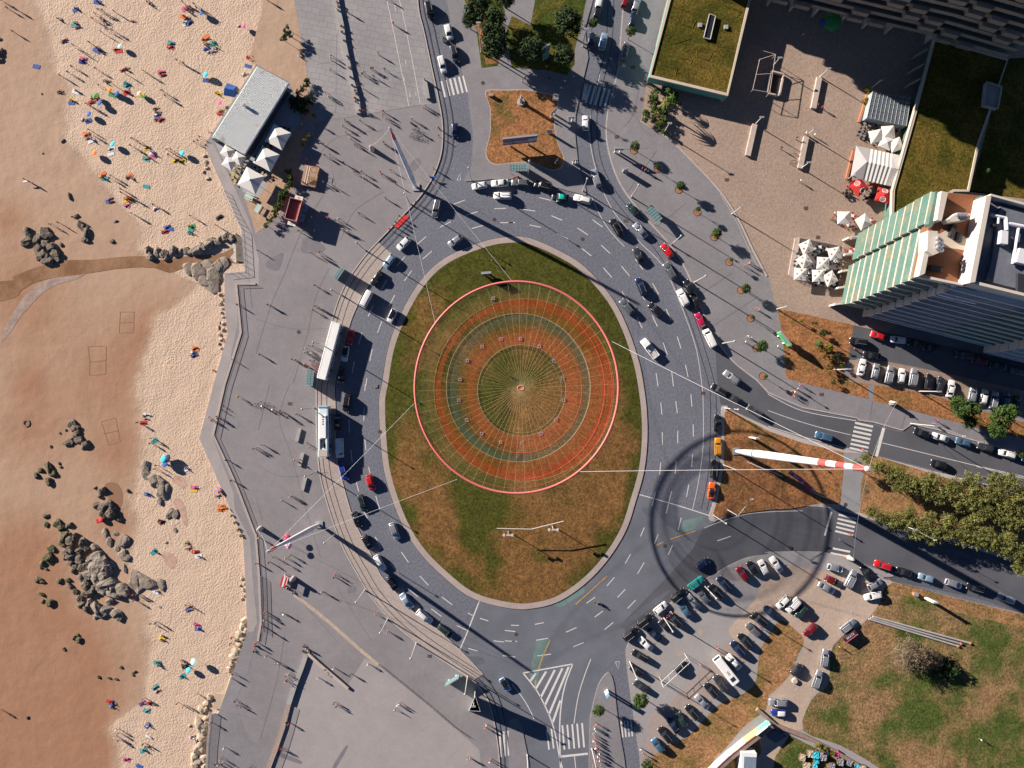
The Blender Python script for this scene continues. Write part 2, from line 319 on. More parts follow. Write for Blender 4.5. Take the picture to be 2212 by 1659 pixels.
sheet('dust_corner', PTS('@23 1330,1130 1870,560 2150,560 1900,900 1700,1090 1500,1330 1400,1420 1240,1560 1120,1630 1200,1200'), mat('bay_dust', (0.32, 0.265, 0.24), .9, var=(.1, .12, 2, .1)), 0.126)
sheet('dry_lot', smooth(PTS('@23 1180,1659 1230,1545 1330,1470 1500,1390 1630,1270 1800,1100 2080,960 2130,700 2160,600 @33 0,520 110,380 250,480 310,560 250,700 200,830 100,950 0,1040 @23 2190,1150 2000,1300 1850,1480 1720,1620 1700,1800 1170,1800'), True, 3), M_dry2, 0.134)
sheet('field', smooth(PTS('@33 1070,60 1600,190 2212,350 2700,460 2700,2000 1400,2000 960,1659 620,1460 300,1330 380,1060 520,930 560,600 820,410 960,240'), True, 3), M_field, 0.136)
sheet('verge', PTS('@33 1080,55 2212,335 2212,450 1700,330 1200,170 1040,130'), M_dry2, 0.146)
sheet('allotment', PTS('@23 1720,1700 2000,1400 @33 0,1300 100,1330 500,1530 900,1750 900,2000 @23 1700,2000'), M_field, 0.137)
sheet('yard_track', PTS('@33 -80,1360 200,1350 60,1560 40,1700 20,2000 -300,2000 -180,1659 -60,1530'), M_dust, 0.142)

# the roundabout island
ISL = smooth(PTS('@11 2212,437 2000,470 1700,590 1500,750 1330,1010 1200,1330 1140,1659 @12 1115,150 1125,450 1165,780 1290,1150 1450,1420 1680,1650 @13 1900,150 2212,230 @23 200,225 400,165 620,10 @22 800,1470 940,1240 1020,1000 1090,750 1118,500 1115,250 1085,0 @21 1040,1450 950,1190 820,940 600,690 400,560 150,450'), True, 5)
sh = offset(ISL, 1.0, True)
sgn = 1 if math.dist(sh[0], (1110, 914)) > math.dist(ISL[0], (1110, 914)) else -1
slab('island_apron', offset(ISL, sgn * 12.5, True), mat('apron_concrete', (0.36, 0.30, 0.275), .8, var=(.25, .1, 2, .06)), 0.15)
g = MB(); JO = offset(ISL, sgn * 12.5, True) 
g.strip(JO + [JO[0], JO[1]], 0.3, 0.006); structure('island_gutter', g, [M_kerb2])
# fine grid so that dry and green patches can be placed
inside = lambda p, poly: sum(((a[1] > p[1]) != (b[1] > p[1])) and (p[0] < (b[0] - a[0]) * (p[1] - a[1]) / (b[1] - a[1]) + a[0]) for a, b in zip(poly, poly[1:] + poly[:1])) % 2 == 1
g = MB(); N = len(ISL); rings = 14; cc = (1110, 905)
g.v = [tuple(W(cc, 0.18))]; dry = [0]
PATCH = [(900, 640, 55, .22), (862, 720, 25, .2), (880, 960, 60, .1), (855, 1040, 50, .3), (930, 1090, 60, .25), (960, 1180, 70, .2), (1110, 1240, 90, .25), (1240, 1180, 70, .2), (1190, 1250, 60, .2), (1320, 1060, 50, .3), (1350, 960, 40, .2), (1130, 1100, 60, .15),
         (1100, 560, 90, -.3), (1240, 640, 60, -.35), (1330, 720, 40, -.35), (980, 590, 50, -.1), (870, 850, 40, -.35), (1060, 1100, 60, -.25), (1010, 1060, 50, -.3), (880, 1110, 20, -.3), (960, 1270, 40, -.25), (1070, 1215, 28, -.45), (1165, 1210, 25, -.35), (1378, 900, 14, -.4), (1300, 1170, 30, -.1), (1020, 870, 110, -.15), (1230, 880, 120, .12), (1150, 980, 80, .1), (1010, 1170, 35, -.3)]
for k in range(1, rings + 1):
    for p in ISL:
        q = (cc[0] + (p[0] - cc[0]) * k / rings, cc[1] + (p[1] - cc[1]) * k / rings)
        edge = -.28 if k == rings else (-.1 if k == rings - 1 else 0)
        if k == rings and p[1] > 1130: edge = -.12
        g.v.append(tuple(W(q, 0.18 + 0.5 * (1 - (k / rings) ** 2))))
        dry.append(edge + sum(a * math.exp(-((q[0] - x) ** 2 + (q[1] - y) ** 2) / (r * r)) for x, y, r, a in PATCH))
for i in range(N): g.f.append((0, 1 + i, 1 + (i + 1) % N))
for k in range(rings - 1):
    for i in range(N): g.f.append((1 + k * N + i, 1 + (k + 1) * N + i, 1 + (k + 1) * N + (i + 1) % N, 1 + k * N + (i + 1) % N))
g.m = [0] * len(g.f); g.sm = [True] * len(g.f)
o = structure('island_lawn', g, [M_isl]); at = o.data.attributes.new('dry', 'FLOAT', 'POINT'); at.data.foreach_set('value', dry)
if o.data.polygons[0].normal.z < 0: o.data.flip_normals()

# ------------------------------------------------------------------ rails, lane paint
g = MB()
def sub(line, a, b): return line[int(len(line) * a):int(len(line) * b)]
for off in (10, 22):
    L = offset(WK, -off); 
    g.strip(sub(L, .0, .985), 0.16, 0.086 if 0 else 0.092)
RK = smooth(PTS('@20 900,-600 880,0 860,400 790,700 735,1000 745,1250 790,1450 900,1659 @21 1080,230 1250,430 1400,660 1500,900 1600,1150 1680,1400 1750,1659 @22 1765,200 1760,500 1745,780 1685,1090'))
for off in (0, 12.5): g.strip(offset(RK, off), 0.16, 0.016)
structure('tram_rails', g, [M_kerb2])
g = MB()
for L, a, b in ((WK, .08, .93), (TK, 0, 1)): g.strip(offset(sub(L, a, b), -1.0 if L is WK else -1.6), 0.22, 0.010 if L is WK else .012)
structure('gutter_line', g, [M_kerb2])
g = MB()
g.strip(offset(WK, 0.8), 0.3, 0.165); g.strip(offset(EK, -1.5), 0.28, 0.165); g.strip(TK, 0.3, 0.10)
structure('kerb_line', g, [M_kerb])

g = MB()
def dash(x0, y0, x1, y1, c, r, w=0.16, z=0.014):
    g.strip([D(c, r, x0, y0), D(c, r, x1, y1)], w, z)
DA = {(1, 1): '1520,510,1440,580 1470,385,1395,450 1285,560,1215,640 1345,680,1280,770 1200,890,1150,985 1130,760,1080,850 1010,980,970,1075 1088,1118,1050,1215 915,1215,888,1315 1005,1358,982,1462 850,1462,830,1565 958,1608,948,1680 1685,255,1590,305 1805,70,1710,105 1915,170,1815,200 1965,288,1865,315 2160,140,2060,145 2240,265,2110,265',
      (1, 2): '935,200,932,315 940,475,950,570 805,310,808,420 820,570,832,675 973,718,985,770 865,840,888,930 1035,970,1070,1085 930,1100,965,1160 1030,1320,1080,1425 1255,1450,1318,1542 1160,1550,1235,1640 945,0,940,60',
      (1, 3): '1415,0,1490,80 1310,105,1400,180 1605,180,1695,248 1515,283,1603,350 1735,428,1820,468 1830,320,1872,340 1935,365,2008,388 1835,625,1915,648 2150,560,2240,565 2130,688,2240,700 2150,470,2240,480',
      (2, 1): '-30,265,10,265 150,285,250,305 340,205,435,245 235,48,335,72 100,150,200,165 390,360,485,408 565,310,655,370 605,488,685,552 695,240,782,302 770,458,848,532 790,655,862,738 945,640,1015,725 950,860,1020,965 1065,580,1130,668 1215,790,1268,885 1332,1012,1375,1110 1125,900,1150,935 1080,1080,1125,1178 1212,1068,1255,1160 1305,1300,1342,1405 1427,1248,1460,1352 1498,1492,1522,1598 1245,1565,1262,1680 1380,1555,1395,1680',
      (2, 2): '1285,160,1295,265 1415,148,1428,252 1545,88,1555,195 1298,418,1300,525 1432,405,1432,512 1565,348,1567,455 1285,678,1275,785 1420,665,1410,775 1560,608,1553,717 1240,935,1210,1055 1380,925,1332,1118 1528,868,1508,975 1143,1240,1110,1318 1262,1300,1230,1382 1462,1155,1435,1265 1388,1390,1350,1475 1025,1470,978,1550 1142,1543,1085,1638 1890,1315,1775,1355',
      (2, 3): '885,12,820,85 978,115,912,185 1068,208,998,280 718,182,645,235 785,303,715,355 875,400,798,465 558,445,467,485 275,402,198,418 618,575,528,612 312,537,208,555 337,675,218,690 -10,425,60,427 0,563,45,565 -160,560,-70,570'}
for (c, r), s in DA.items():
    for t in s.split(): dash(*[float(v) for v in t.split(',')], c, r, w=0.2)
# solid lines
def line(s, w=0.16, z=0.014, sm=True):
    p = PTS(s); g.strip(smooth(p) if sm and len(p) > 2 else p, w, z)
line('@20 820,500 690,950 670,1200 720,1450 800,1659 @21 900,400 1140,1600') if 0 else None
line('@20 760,640 690,960 665,1130 690,1320 735,1500 790,1659 @21 900,200 1100,430 1290,620 1400,830 1500,1080 1590,1350 1640,1659 @22 1652,200 1650,550 1610,850 1560,1085', 0.14)
line('@21 690,50 760,200 850,340 970,470', 0.14)
line('@32 0,228 200,300 450,375 715,440', 0.14); line('@32 985,508 1740,692 2212,800', 0.16, sm=False); line('@32 0,365 300,455 700,562', .15); line('@32 940,635 1500,775 2212,945', .15); line('@32 1800,712 2212,815', .16, sm=False)
line('@32 0,88 300,232 760,318', .15); line('@22 1830,110 2000,190 2212,290 @32 200,375', 0.12) if 0 else None
line('@21 1780,1570 1870,1659 @22 1900,50 2100,220 2212,290 @32 100,270', .14) if 0 else None
line('@22 1660,1245 1800,1190 2000,1130 @32 0,1105 300,1095', .14)
line('@13 1930,215 1820,500 1725,720', .3, sm=False)
line('@22 1100,955 1400,1040 1700,1135', .22)
line('@23 680,718 620,880 570,1050 535,1275', .2); line('@23 0,935 90,1050 150,1150 190,1235', .2)
# hatched triangle
for s in ('@23 95,838 525,760', '@23 525,760 465,920 430,1080 412,1300 418,1659', '@23 95,838 220,1000 320,1200 370,1350 410,1560 435,1659'): line(s, .32, .016)
for x0, y0, x1, y1 in ((205, 840, 160, 905), (295, 825, 205, 975), (370, 812, 248, 1050), (435, 798, 285, 1115), (490, 785, 320, 1195), (418, 1075, 352, 1265)): dash(x0, y0, x1, y1, 2, 3, .55, .016)
dash(425, 1560, 655, 1535, 2, 3, .55); dash(540, 1555, 550, 1659, 2, 3, .2)
def zebra(c, r, a, b, n, vx, vy, w):      # n bars between a and b, each bar running along (vx,vy)
    for i in range(n):
        t = i / (n - 1); x = a[0] + (b[0] - a[0]) * t; y = a[1] + (b[1] - a[1]) * t
        dash(x, y, x + vx, y + vy, c, r, w, .02)
zebra(1, 0, (1600, 700), (1790, 655), 6, 35, 140, .55); zebra(2, 0, (680, 735), (845, 770), 5, -45, 155, .55); zebra(2, 0, (635, 725), (650, 725), 1 + 1, -25, 140, .5)
zebra(3, 2, (752, 335), (704, 552), 7, 156, 34, .55); zebra(3, 2, (610, 1128), (580, 1270), 5, 155, 38, .5); zebra(3, 2, (560, 1420), (540, 1460), 2, 150, 30, .5)
zebra(2, 3, (435, 1290), (605, 1270), 5, 18, 210, .45); zebra(1, 3, (2105, 1350), (2210, 1330), 4, 10, 215, .5); zebra(2, 3, (300, 1330), (340, 1320), 2, 20, 170, .4); zebra(2, 3, (942, 1255), (1025, 1245), 4, 16, 140, .35)
dash(1000, 380, 935, 630, 3, 2, .8); dash(548, 1105, 490, 1310, 3, 2, .5)
# promenade cycle lanes
for s in ('@10 1130,0 1175,200 1215,400 1250,580 1300,800 1320,915', '@10 1240,0 1290,220 1330,430 1350,520 1420,900'): line(s, .14, .172)
for x0, y0, x1, y1 in ((1195, 40, 1210, 100), (1290, 520, 1298, 560), (1330, 800, 1332, 840), (1275, 670, 1290, 700), (1380, 800, 1385, 830)): dash(x0, y0, x1, y1, 1, 0, .15, .172)
for s in ('@10 1735,1555 1768,1490 1765,1555 1735,1555', '@23 893,740 927,738 920,810 893,740'): line(s, .14, .012 if '10' in s else .03, sm=False)
structure('lane_marking', g, [M_paint])
g = MB()
for s in ('@23 330,555 300,620 255,720 230,810', '@23 205,900 200,960', '@23 820,0 700,110 550,245'): g.strip(smooth(PTS(s)), .25, .018)
for s in ('@22 1585,1270 1365,1342', '@22 1310,1365 1240,1395', '@32 480,1465 760,1520'): g.strip(PTS(s), .25, .018)
structure('yellow_marking', g, [M_yel])
g = MB(); g.prism([W(p) for p in PTS('@23 210,550 330,545 235,830 215,950 160,900 150,840 180,700')], None, .011)
g.prism([W(p) for p in PTS('@22 1480,1180 1690,1130 1560,1260 1440,1300')], None, .011); g.prism([W(p) for p in PTS('@23 630,140 620,60 400,190 300,240 430,270')], None, .011)
structure('green_surface', g, [M_green])
g = MB(); g.prism([W(p) for p in PTS('@11 1270,195 1325,215 1225,315 1180,285')], None, .1); o = g.build('red_carpet', [M_red]); o['kind'] = 'structure'
# joints and cracks in the promenade
g = MB()
for s in ('@10 520,1060 880,1000 1420,910', '@11 600,0 400,330 250,700 130,980 0,1400', '@11 1100,0 850,170 730,420', '@12 290,0 205,300 300,600 440,1100 560,1500', '@12 120,0 20,400', '@12 0,980 60,1180', '@13 250,500 180,900 40,1400', '@13 700,100 1000,560', '@10 560,1320 700,1190 960,1140 1100,1130', '@10 700,1659 650,1430', '@11 640,650 520,900 440,1250 320,1659'):
    g.strip(smooth(PTS(s)), .07, .168)
structure('paving_joint', g, [mat('joint_grey', (0.15, 0.145, 0.16), .8)])

# ------------------------------------------------------------------ beach
def sand():
    m = mat('beach_sand', (0.5, 0.37, 0.27), 0.9, spec=0.25); n = m.node_tree; b = n.nodes['Principled BSDF']; L = n.links.new
    tc = n.nodes.new('ShaderNodeTexCoord').outputs['Object']
    def noise(s, d=5, r=.6):
        t = n.nodes.new('ShaderNodeTexNoise'); t.inputs['Scale'].default_value = s; t.inputs['Detail'].default_value = d; t.inputs['Roughness'].default_value = r; L(tc, t.inputs['Vector']); return t.outputs['Fac']
    def math_(op, a, bb, c=None):
        q = n.nodes.new('ShaderNodeMath'); q.operation = op
        for i, v in enumerate((a, bb, c)):
            if v is None: continue
            if isinstance(v, (int, float)): q.inputs[i].default_value = v
            else: L(v, q.inputs[i])
        return q.outputs[0]
    at = n.nodes.new('ShaderNodeAttribute'); at.attribute_name = 'dry'
    fac = math_('MULTIPLY_ADD', math_('SUBTRACT', noise(.09), .5), .55, at.outputs['Fac'])
    st = n.nodes.new('ShaderNodeMapRange'); st.interpolation_type = 'SMOOTHSTEP'; st.inputs[1].default_value = .32; st.inputs[2].default_value = .68; L(fac, st.inputs[0])
    at2 = n.nodes.new('ShaderNodeAttribute'); at2.attribute_name = 'wet'
    wet = math_('MULTIPLY_ADD', math_('SUBTRACT', noise(.05), .5), .6, at2.outputs['Fac'])
    mx = n.nodes.new('ShaderNodeMix'); mx.data_type = 'RGBA'; L(wet, mx.inputs[0]); mx.inputs[6].default_value = (0.43, 0.30, 0.212, 1); mx.inputs[7].default_value = (0.33, 0.178, 0.105, 1)
    my = n.nodes.new('ShaderNodeMix'); my.data_type = 'RGBA'; L(st.outputs[0], my.inputs[0]); L(mx.outputs[2], my.inputs[6]); my.inputs[7].default_value = (0.55, 0.415, 0.31, 1)
    tr = n.nodes.new('ShaderNodeMapRange'); tr.interpolation_type = 'SMOOTHSTEP'; tr.inputs[1].default_value = .0; tr.inputs[2].default_value = .12; L(math_('ABSOLUTE', math_('SUBTRACT', fac, .47), 0), tr.inputs[0]); tr.inputs[3].default_value = .86; tr.inputs[4].default_value = 1
    sc = n.nodes.new('ShaderNodeVectorMath'); sc.operation = 'SCALE'; L(my.outputs[2], sc.inputs[0]); L(tr.outputs[0], sc.inputs['Scale'])
    s2 = n.nodes.new('ShaderNodeVectorMath'); s2.operation = 'SCALE'; L(sc.outputs[0], s2.inputs[0]); L(math_('MULTIPLY_ADD', noise(.8, 6, .7), .24, .88), s2.inputs['Scale']); L(s2.outputs[0], b.inputs['Base Color'])
    # footprints: soft cells in the dry sand, faint marks in the wet sand
    v = n.nodes.new('ShaderNodeTexVoronoi'); v.feature = 'SMOOTH_F1'; v.inputs['Scale'].default_value = 2.3; v.inputs['Smoothness'].default_value = .6; v.inputs['Randomness'].default_value = 1
    wv = n.nodes.new('ShaderNodeVectorMath'); wv.operation = 'MULTIPLY_ADD'; wn = n.nodes.new('ShaderNodeTexNoise'); wn.inputs['Scale'].default_value = .6; L(tc, wn.inputs['Vector']); L(wn.outputs['Color'], wv.inputs[0]); wv.inputs[1].default_value = (.9, .9, 0); L(tc, wv.inputs[2]); L(wv.outputs[0], v.inputs['Vector'])
    hd = math_('MULTIPLY', v.outputs['Distance'], math_('MULTIPLY', math_('MULTIPLY_ADD', st.outputs[0], .075, .005), math_('MULTIPLY_ADD', noise(.07, 3, .6), 1.6, .25)))
    hn = math_('MULTIPLY_ADD', noise(2.2, 4, .6), math_('MULTIPLY_ADD', st.outputs[0], .05, .03), hd)
    hb = math_('MULTIPLY_ADD', noise(.18, 3, .5), .28, hn)
    bp = n.nodes.new('ShaderNodeBump'); bp.inputs['Distance'].default_value = 1.0; bp.inputs['Strength'].default_value = .85; L(hb, bp.inputs['Height']); L(bp.outputs[0], b.inputs['Normal'])
    return m
M_sand = sand()
DRYLINE = PTS('@00 300,-600 300,0 380,200 400,400 420,600 560,700 520,900 560,1200 700,1350 820,1500 900,1659 @01 1000,100 1250,300 1150,480 1200,640 1700,800 1350,1100 1250,1400 1150,1659 @02 1200,200 1250,500 1150,800 1100,1000 1180,1300 1080,1560 @03 1200,100 1280,330 1290,600 1270,900 1230,1100 950,1300 1000,1659 1000,2200')
def dryness(x, y):
    pts = DRYLINE; X = None
    for a, b in zip(pts, pts[1:]):
        if min(a[1], b[1]) <= y <= max(a[1], b[1]) and a[1] != b[1]: X = a[0] + (b[0] - a[0]) * (y - a[1]) / (b[1] - a[1]); break
    if X is None: X = 300
    return .5 + (x - X) / 130.0
WETB = [(15, 470, 40), (60, 575 + 250, 40), (30, 1340, 40), (150, 1700, 120), (40, 640, 120), (60, 930, 80), (20, 1310, 130), (120, 1500, 140), (40, 1640, 200), (60, 1280, 60), (230, 830, 110), (330, 720, 70), (250, 980, 60), (60, 1180, 90), (250, 1120, 50), (120, 1420, 100)]
STREAM_W = [(-300, 620, -300, 690), (0, 607, 0, 650), (25, 597, 45, 625), (75, 577, 90, 604), (140, 562, 175, 592), (200, 560, 230, 583), (262, 554, 285, 577), (310, 553, 330, 578), (345, 560, 365, 588), (400, 553, 400, 577), (440, 550, 450, 567), (480, 545, 485, 566), (515, 530, 522, 566)]
STREAM = [(a, b) for a, b, c, d in STREAM_W] + [(c, d) for a, b, c, d in STREAM_W[::-1]]
g = MB(); nx, ny = 150, 240; x0, x1, y0, y1 = -900, 700, -300, 1960; dr = []; wt = []
for j in range(ny + 1):
    for i in range(nx + 1):
        x = x0 + (x1 - x0) * i / nx; y = y0 + (y1 - y0) * j / ny
        near = min([math.hypot(x - (a + c) / 2, y - (b + d) / 2) for a, b, c, d in STREAM_W])
        z = ZB - 0.06 * math.exp(-(near / 14) ** 2)
        w = W((x, y), 0); g.v.append((w.x, w.y, z))
        dv = max(-1, min(2, dryness(x, y))); st = min(abs(y - 575) / 40, 1) if x < 500 else 1
        dr.append(dv - (1 - st) * .25); wt.append(max(0, min(1, .12 + sum(math.exp(-((x - a) ** 2 + (y - b) ** 2) / (r * r)) for a, b, r in WETB) * .75 + (0.6 if x < -50 else 0))))
for j in range(ny):
    for i in range(nx): k = j * (nx + 1) + i; g.f.append((k, k + nx + 1, k + nx + 2, k + 1))
g.m = [0] * len(g.f); g.sm = [True] * len(g.f)
o = structure('beach', g, [M_sand])
for nm, vals in (('dry', dr), ('wet', wt)): o.data.attributes.new(nm, 'FLOAT', 'POINT').data.foreach_set('value', vals)
M_strm = mat('stream_water', (0.22, 0.12, 0.06), 0.16, col2=((0.32, 0.19, 0.11), 0.15, .4, .6), bump=(1.2, 0.05), spec=.6)
g = MB(); g.prism([W(p) for p in smooth(STREAM, True, 4)], None, ZB + 0.03); structure('stream', g, [M_strm])
M_wet = mat('tidal_flat', (0.33, 0.245, 0.205), 0.35, var=(.3, .12, 1.5, .1), bump=(.5, 0.15))
g = MB(); g.prism([W(p) for p in smooth(PTS('@01 0,1300 30,1180 110,1030 200,900 330,790 450,740 600,705 730,700 650,750 480,800 360,870 250,980 150,1100 70,1220'), True, 4)], None, ZB + 0.025); structure('tidal_flat', g, [M_wet])
g = MB(); g.prism([W(p) for p in smooth(PTS('@02 900,870 1000,860 1050,950 1040,1050 1000,1120 930,1000'), True, 4)], None, ZB + .02); g.prism([W(p) for p in smooth(PTS('@01 2040,540 2060,470 2100,480 2110,600 2040,600'), True, 4)], None, ZB + .05); structure('wet_sand_pool', g, [mat('wet_pool', (0.28, 0.16, 0.1), .3)])

# marks on the ground: repairs, joints, drains, seaweed, drawn courts
def patch(name, s, m, z):
    g = MB()
    for t in s: g.prism([W(p) for p in smooth(PTS(t), True, 3)], None, z)
    return structure(name, g, [m])
patch('seaweed_patch', ['@02 1480,830 1500,795 1560,800 1600,860 1585,905 1545,890 1490,850', '@02 1490,1010 1545,990 1590,1060 1605,1150 1610,1215 1590,1225 1550,1140 1500,1060', '@02 1440,1110 1480,1080 1540,1110 1530,1160 1460,1160', '@02 1400,1480 1460,1460 1520,1520 1490,1600 1420,1560'], mat('seaweed_tint', (.44, .295, .225), .9, var=(1.2, .25)), ZB + .02)
g = MB()
for t in ('@01 750,1335 830,1330 910,1335 905,1460 905,1575', '@01 750,1335 765,1460 762,1585 830,1580 905,1575', '@01 765,1470 905,1455', '@01 1030,1035 1150,1035 1145,1215 1020,1218 1030,1035', '@01 1025,1130 1145,1125', '@02 865,325 990,295 1030,500 930,530 865,325', '@02 890,430 1010,405'): g.strip(PTS(t), .16, ZB + .022)
g.strip(PTS('@02 190,340 195,320 215,312 236,320 242,340 235,358 215,366 197,358 190,340'), .45, ZB + .16, 0, h=.16)
structure('drawn_sand_lines', g, [mat('scraped_sand', (.24, .15, .10), .9)])
patch('outfall_foam', ['@01 2000,450 2030,440 2038,600 2005,590 1985,560 2015,520'], mat('foam_white', (.5, .47, .42), .6, var=(3, .35)), ZB + .06)
patch('tar_patch', ['@13 765,1480 795,1478 690,1659 655,1659', '@13 180,1500 240,1530 385,1590 380,1620 190,1550', '@13 1070,420 1110,415 1125,450 1080,455', '@11 400,430 420,400 520,420 600,480 560,520 400,525', '@11 100,600 220,525 235,560 190,680 90,650', '@10 1330,1420 1400,1360 1420,1420 1350,1490', '@13 800,95 850,80 865,125 795,150', '@12 1015,0 1050,0 1050,30 1015,30'], mat('tar_patch', (.175, .165, .18), .8, var=(1, .1)), .1655)
patch('asphalt_repair', ['@13 1790,700 1950,700 1960,760 1800,760', '@22 1120,1080 1170,1065 1230,1110 1180,1150', '@23 960,400 1300,150 1360,150 1000,430', '@32 1500,1400 1760,1480 1740,1510 1490,1440'], mat('asphalt_repair', (.105, .112, .135), .8, var=(.6, .12)), .0225)
g = MB()
for t in ('@13 1930,215 1700,560', '@13 1500,690 1900,760', '@23 400,60 500,300', '@22 1300,1400 1700,1300'): g.strip(smooth(PTS(t)), .06, .024)
for (c, r, x0, y0, x1, y1) in ((1, 1, 640, 1659, 520, 1500),): pass
for t in ('@20 900,950 1060,1000 1130,1120 1210,1180', '@20 1000,1659 1250,1300', '@21 1500,100 1250,300', '@21 1900,700 1600,900', '@21 2130,900 1750,1150', '@20 850,1300 1180,1280', '@20 1100,760 1040,1000 960,1100', '@13 380,200 700,560', '@10 700,300 690,1000', '@10 520,560 860,500', '@12 0,700 250,800 620,760', '@11 0,1100 300,1180 620,1180', '@01 2120,400 2180,1000', '@03 2000,1180 2212,1240', '@32 330,20 400,160', '@32 900,150 880,300', '@32 1200,220 1150,380'): g.strip(smooth(PTS(t)), .07, .1675)
structure('surface_crack', g, [mat('crack_grey', (0.12, 0.115, 0.13), .8)])
g = MB()
for c, r, x, y in ((1, 2, 295, 170), (2, 0, 1045, 585), (2, 0, 905, 1185), (2, 1, 985, 250), (2, 2, 1650, 80), (3, 2, 460, 90), (3, 2, 595, 870), (3, 2, 855, 930), (1, 3, 1500, 690), (3, 0, 1855 - 1855 + 1180, 1500), (2, 0, 1855, 1555), (3, 1, 325, 140), (3, 1, 430, 393), (3, 3, 265, 1620 - 1400), (1, 1, 1870, 1065)):
    p = P(c, r, x, y, 0); g.prism([(p.x - .55, p.y - .4), (p.x + .55, p.y - .4), (p.x + .55, p.y + .4), (p.x - .55, p.y + .4)], None, .187 if not (c, r, x) in ((2, 1, 985), (2, 2, 1650)) else .026)
structure('drain_grate', g, [mat('grate_brown', (.10, .06, .05), .7)])
# ------------------------------------------------------------------ sculpture: ring, net, masts, cables
M_white = mat('white_steel', (0.78, 0.77, 0.75), 0.45, var=(.4, .06))
M_redst = mat('red_steel', (0.62, 0.09, 0.08), 0.5)
M_ring = mat('ring_red', (0.66, 0.16, 0.14), 0.5)
M_grey = mat('galvanised_steel', (0.36, 0.36, 0.38), 0.5, metal=.3)
M_dark = mat('dark_metal', (0.03, 0.032, 0.038), 0.5)
M_rope = mat('pale_rope', (0.42, 0.36, 0.18), 0.7)
M_cable = mat('cable_steel', (0.6, 0.6, 0.62), 0.45)
ZR = 23.5
def AZ(x, y): return (869.7 + x / 3.27, 579.8 + y / 3.27)
def ell(cx, cy, rx, ry, z, n=96): return [W(AZ(cx + rx * math.cos(2 * math.pi * i / n), cy - ry * math.sin(2 * math.pi * i / n)), z) for i in range(n)]
net = empty('net_sculpture', W(AZ(805, 841), 0)); tag(net, 'huge red ring hung high over the oval grass island with a striped translucent fishing net', 'sculpture')
def under(o, root): o.parent = root; o.matrix_parent_inverse = root.matrix_world.inverted() if False else Matrix.Translation(-root.location); return o
g = MB(); R = ell(805, 841, 719, 748, ZR)
rr = 0.27; rings_ = []
cen = W(AZ(805, 841), ZR)
for i in range(96):
    p = R[i]; rad = (p - cen).normalized()
    rings_.append([p + rad * rr * math.cos(2 * math.pi * k / 8) + Vector((0, 0, rr * math.sin(2 * math.pi * k / 8))) for k in range(8)])
rings_.append(rings_[0]); g.loft(rings_, cap=False); under(g.build('ring', [M_ring]), net)
def net_mat(name, col, a, fine=1.0):
    m = mat(name, col, .9, spec=.1); n = m.node_tree; b = n.nodes['Principled BSDF']
    tc = n.nodes.new('ShaderNodeTexCoord').outputs['Object']
    t = n.nodes.new('ShaderNodeTexNoise'); t.inputs['Scale'].default_value = .35; t.inputs['Detail'].default_value = 3; n.links.new(tc, t.inputs['Vector'])
    mr = n.nodes.new('ShaderNodeMapRange'); mr.inputs[1].default_value = .3; mr.inputs[2].default_value = .7; mr.inputs[3].default_value = a * .75; mr.inputs[4].default_value = min(1, a * 1.25)
    up = n.nodes.new('ShaderNodeCombineXYZ'); up.inputs[2].default_value = 1; n.links.new(up.outputs[0], b.inputs['Normal'])   # loose threads catch light from all sides
    n.links.new(t.outputs['Fac'], mr.inputs[0]); n.links.new(mr.outputs[0], b.inputs['Alpha']); return m
PROF = [(805, 841, 716, 745, 23.4), (838, 848, 672, 692, 23.1), (855, 858, 636, 645, 22.8), (840, 850, 570, 580, 22.4), (818, 842, 512, 527, 22.0), (814, 842, 506, 522, 21.9), (824, 846, 470, 486, 21.6), (836, 852, 438, 452, 21.4), (846, 860, 395, 410, 21.1), (843, 862, 345, 358, 20.8), (841, 862, 313, 324, 20.5), (841, 863, 309, 320, 19.5), (838, 866, 296, 306, 18.5), (838, 868, 285, 294, 17.8)]
SEG = [((.20, .20, .10), .10, 'outer_net'), ((.40, .20, .09), .14, 'outer_net_hem'), ((.55, .04, .015), .32, 'red_net_band'), ((.46, .07, .02), .24, 'orange_net_band'), ((.6, .5, .3), .3, 'pale_net_seam'), ((.06, .10, .085), .40, 'grey_green_net_band'), ((.09, .085, .06), .30, 'olive_net_band'), ((.38, .08, .03), .22, 'brown_net_band'), ((.58, .085, .035), .28, 'rust_net_band'), ((.62, .10, .05), .28, 'coral_net_band'), ((.35, .2, .12), .30, 'inner_net_seam'), ((.08, .07, .03), .25, 'inner_net_skirt'), ((.08, .06, .03), .30, 'inner_net_hem')]
for k, (c, a, nm) in enumerate(SEG):
    g = MB(); rr_ = [ell(*PROF[k], 120), ell(*PROF[k + 1], 120)]
    mid = [(p + q) / 2 for p, q in zip(*rr_)]
    g.loft([rr_[0], mid, rr_[1]], cap=False); under(g.build(nm, [net_mat('net_' + nm, c, a)]), net)
g = MB()
for (cx, cy, rx, ry, z), r, in (((818, 842, 509, 524, 22.0), .035), ((841, 862, 311, 322, 20.5), .035), ((858, 858, 636, 645, 22.8), .02), ((838, 868, 285, 294, 17.8), .02)):
    L = ell(cx, cy, rx, ry, z, 72); g.path(L + [L[0]], r, 5)
under(g.build('hoop_rope', [M_rope]), net)
g = MB()
for (cx, cy, rx, ry, z), r in (((822, 850, 605, 640, 22.7), .05), ((800, 852, 682, 700, 23.2), .04), ((836, 858, 430, 445, 21.4), .05)):
    L = [W(AZ(cx + rx * math.cos(a), cy - ry * math.sin(a)), z) for a in [math.radians(-150 + 4 * i) for i in range(53)]]; g = MB(); g.path(L, r, 5); under(g.build('red_net_fold', [mat('net_fold_red', (0.6, .08, .04), .8)]), net)
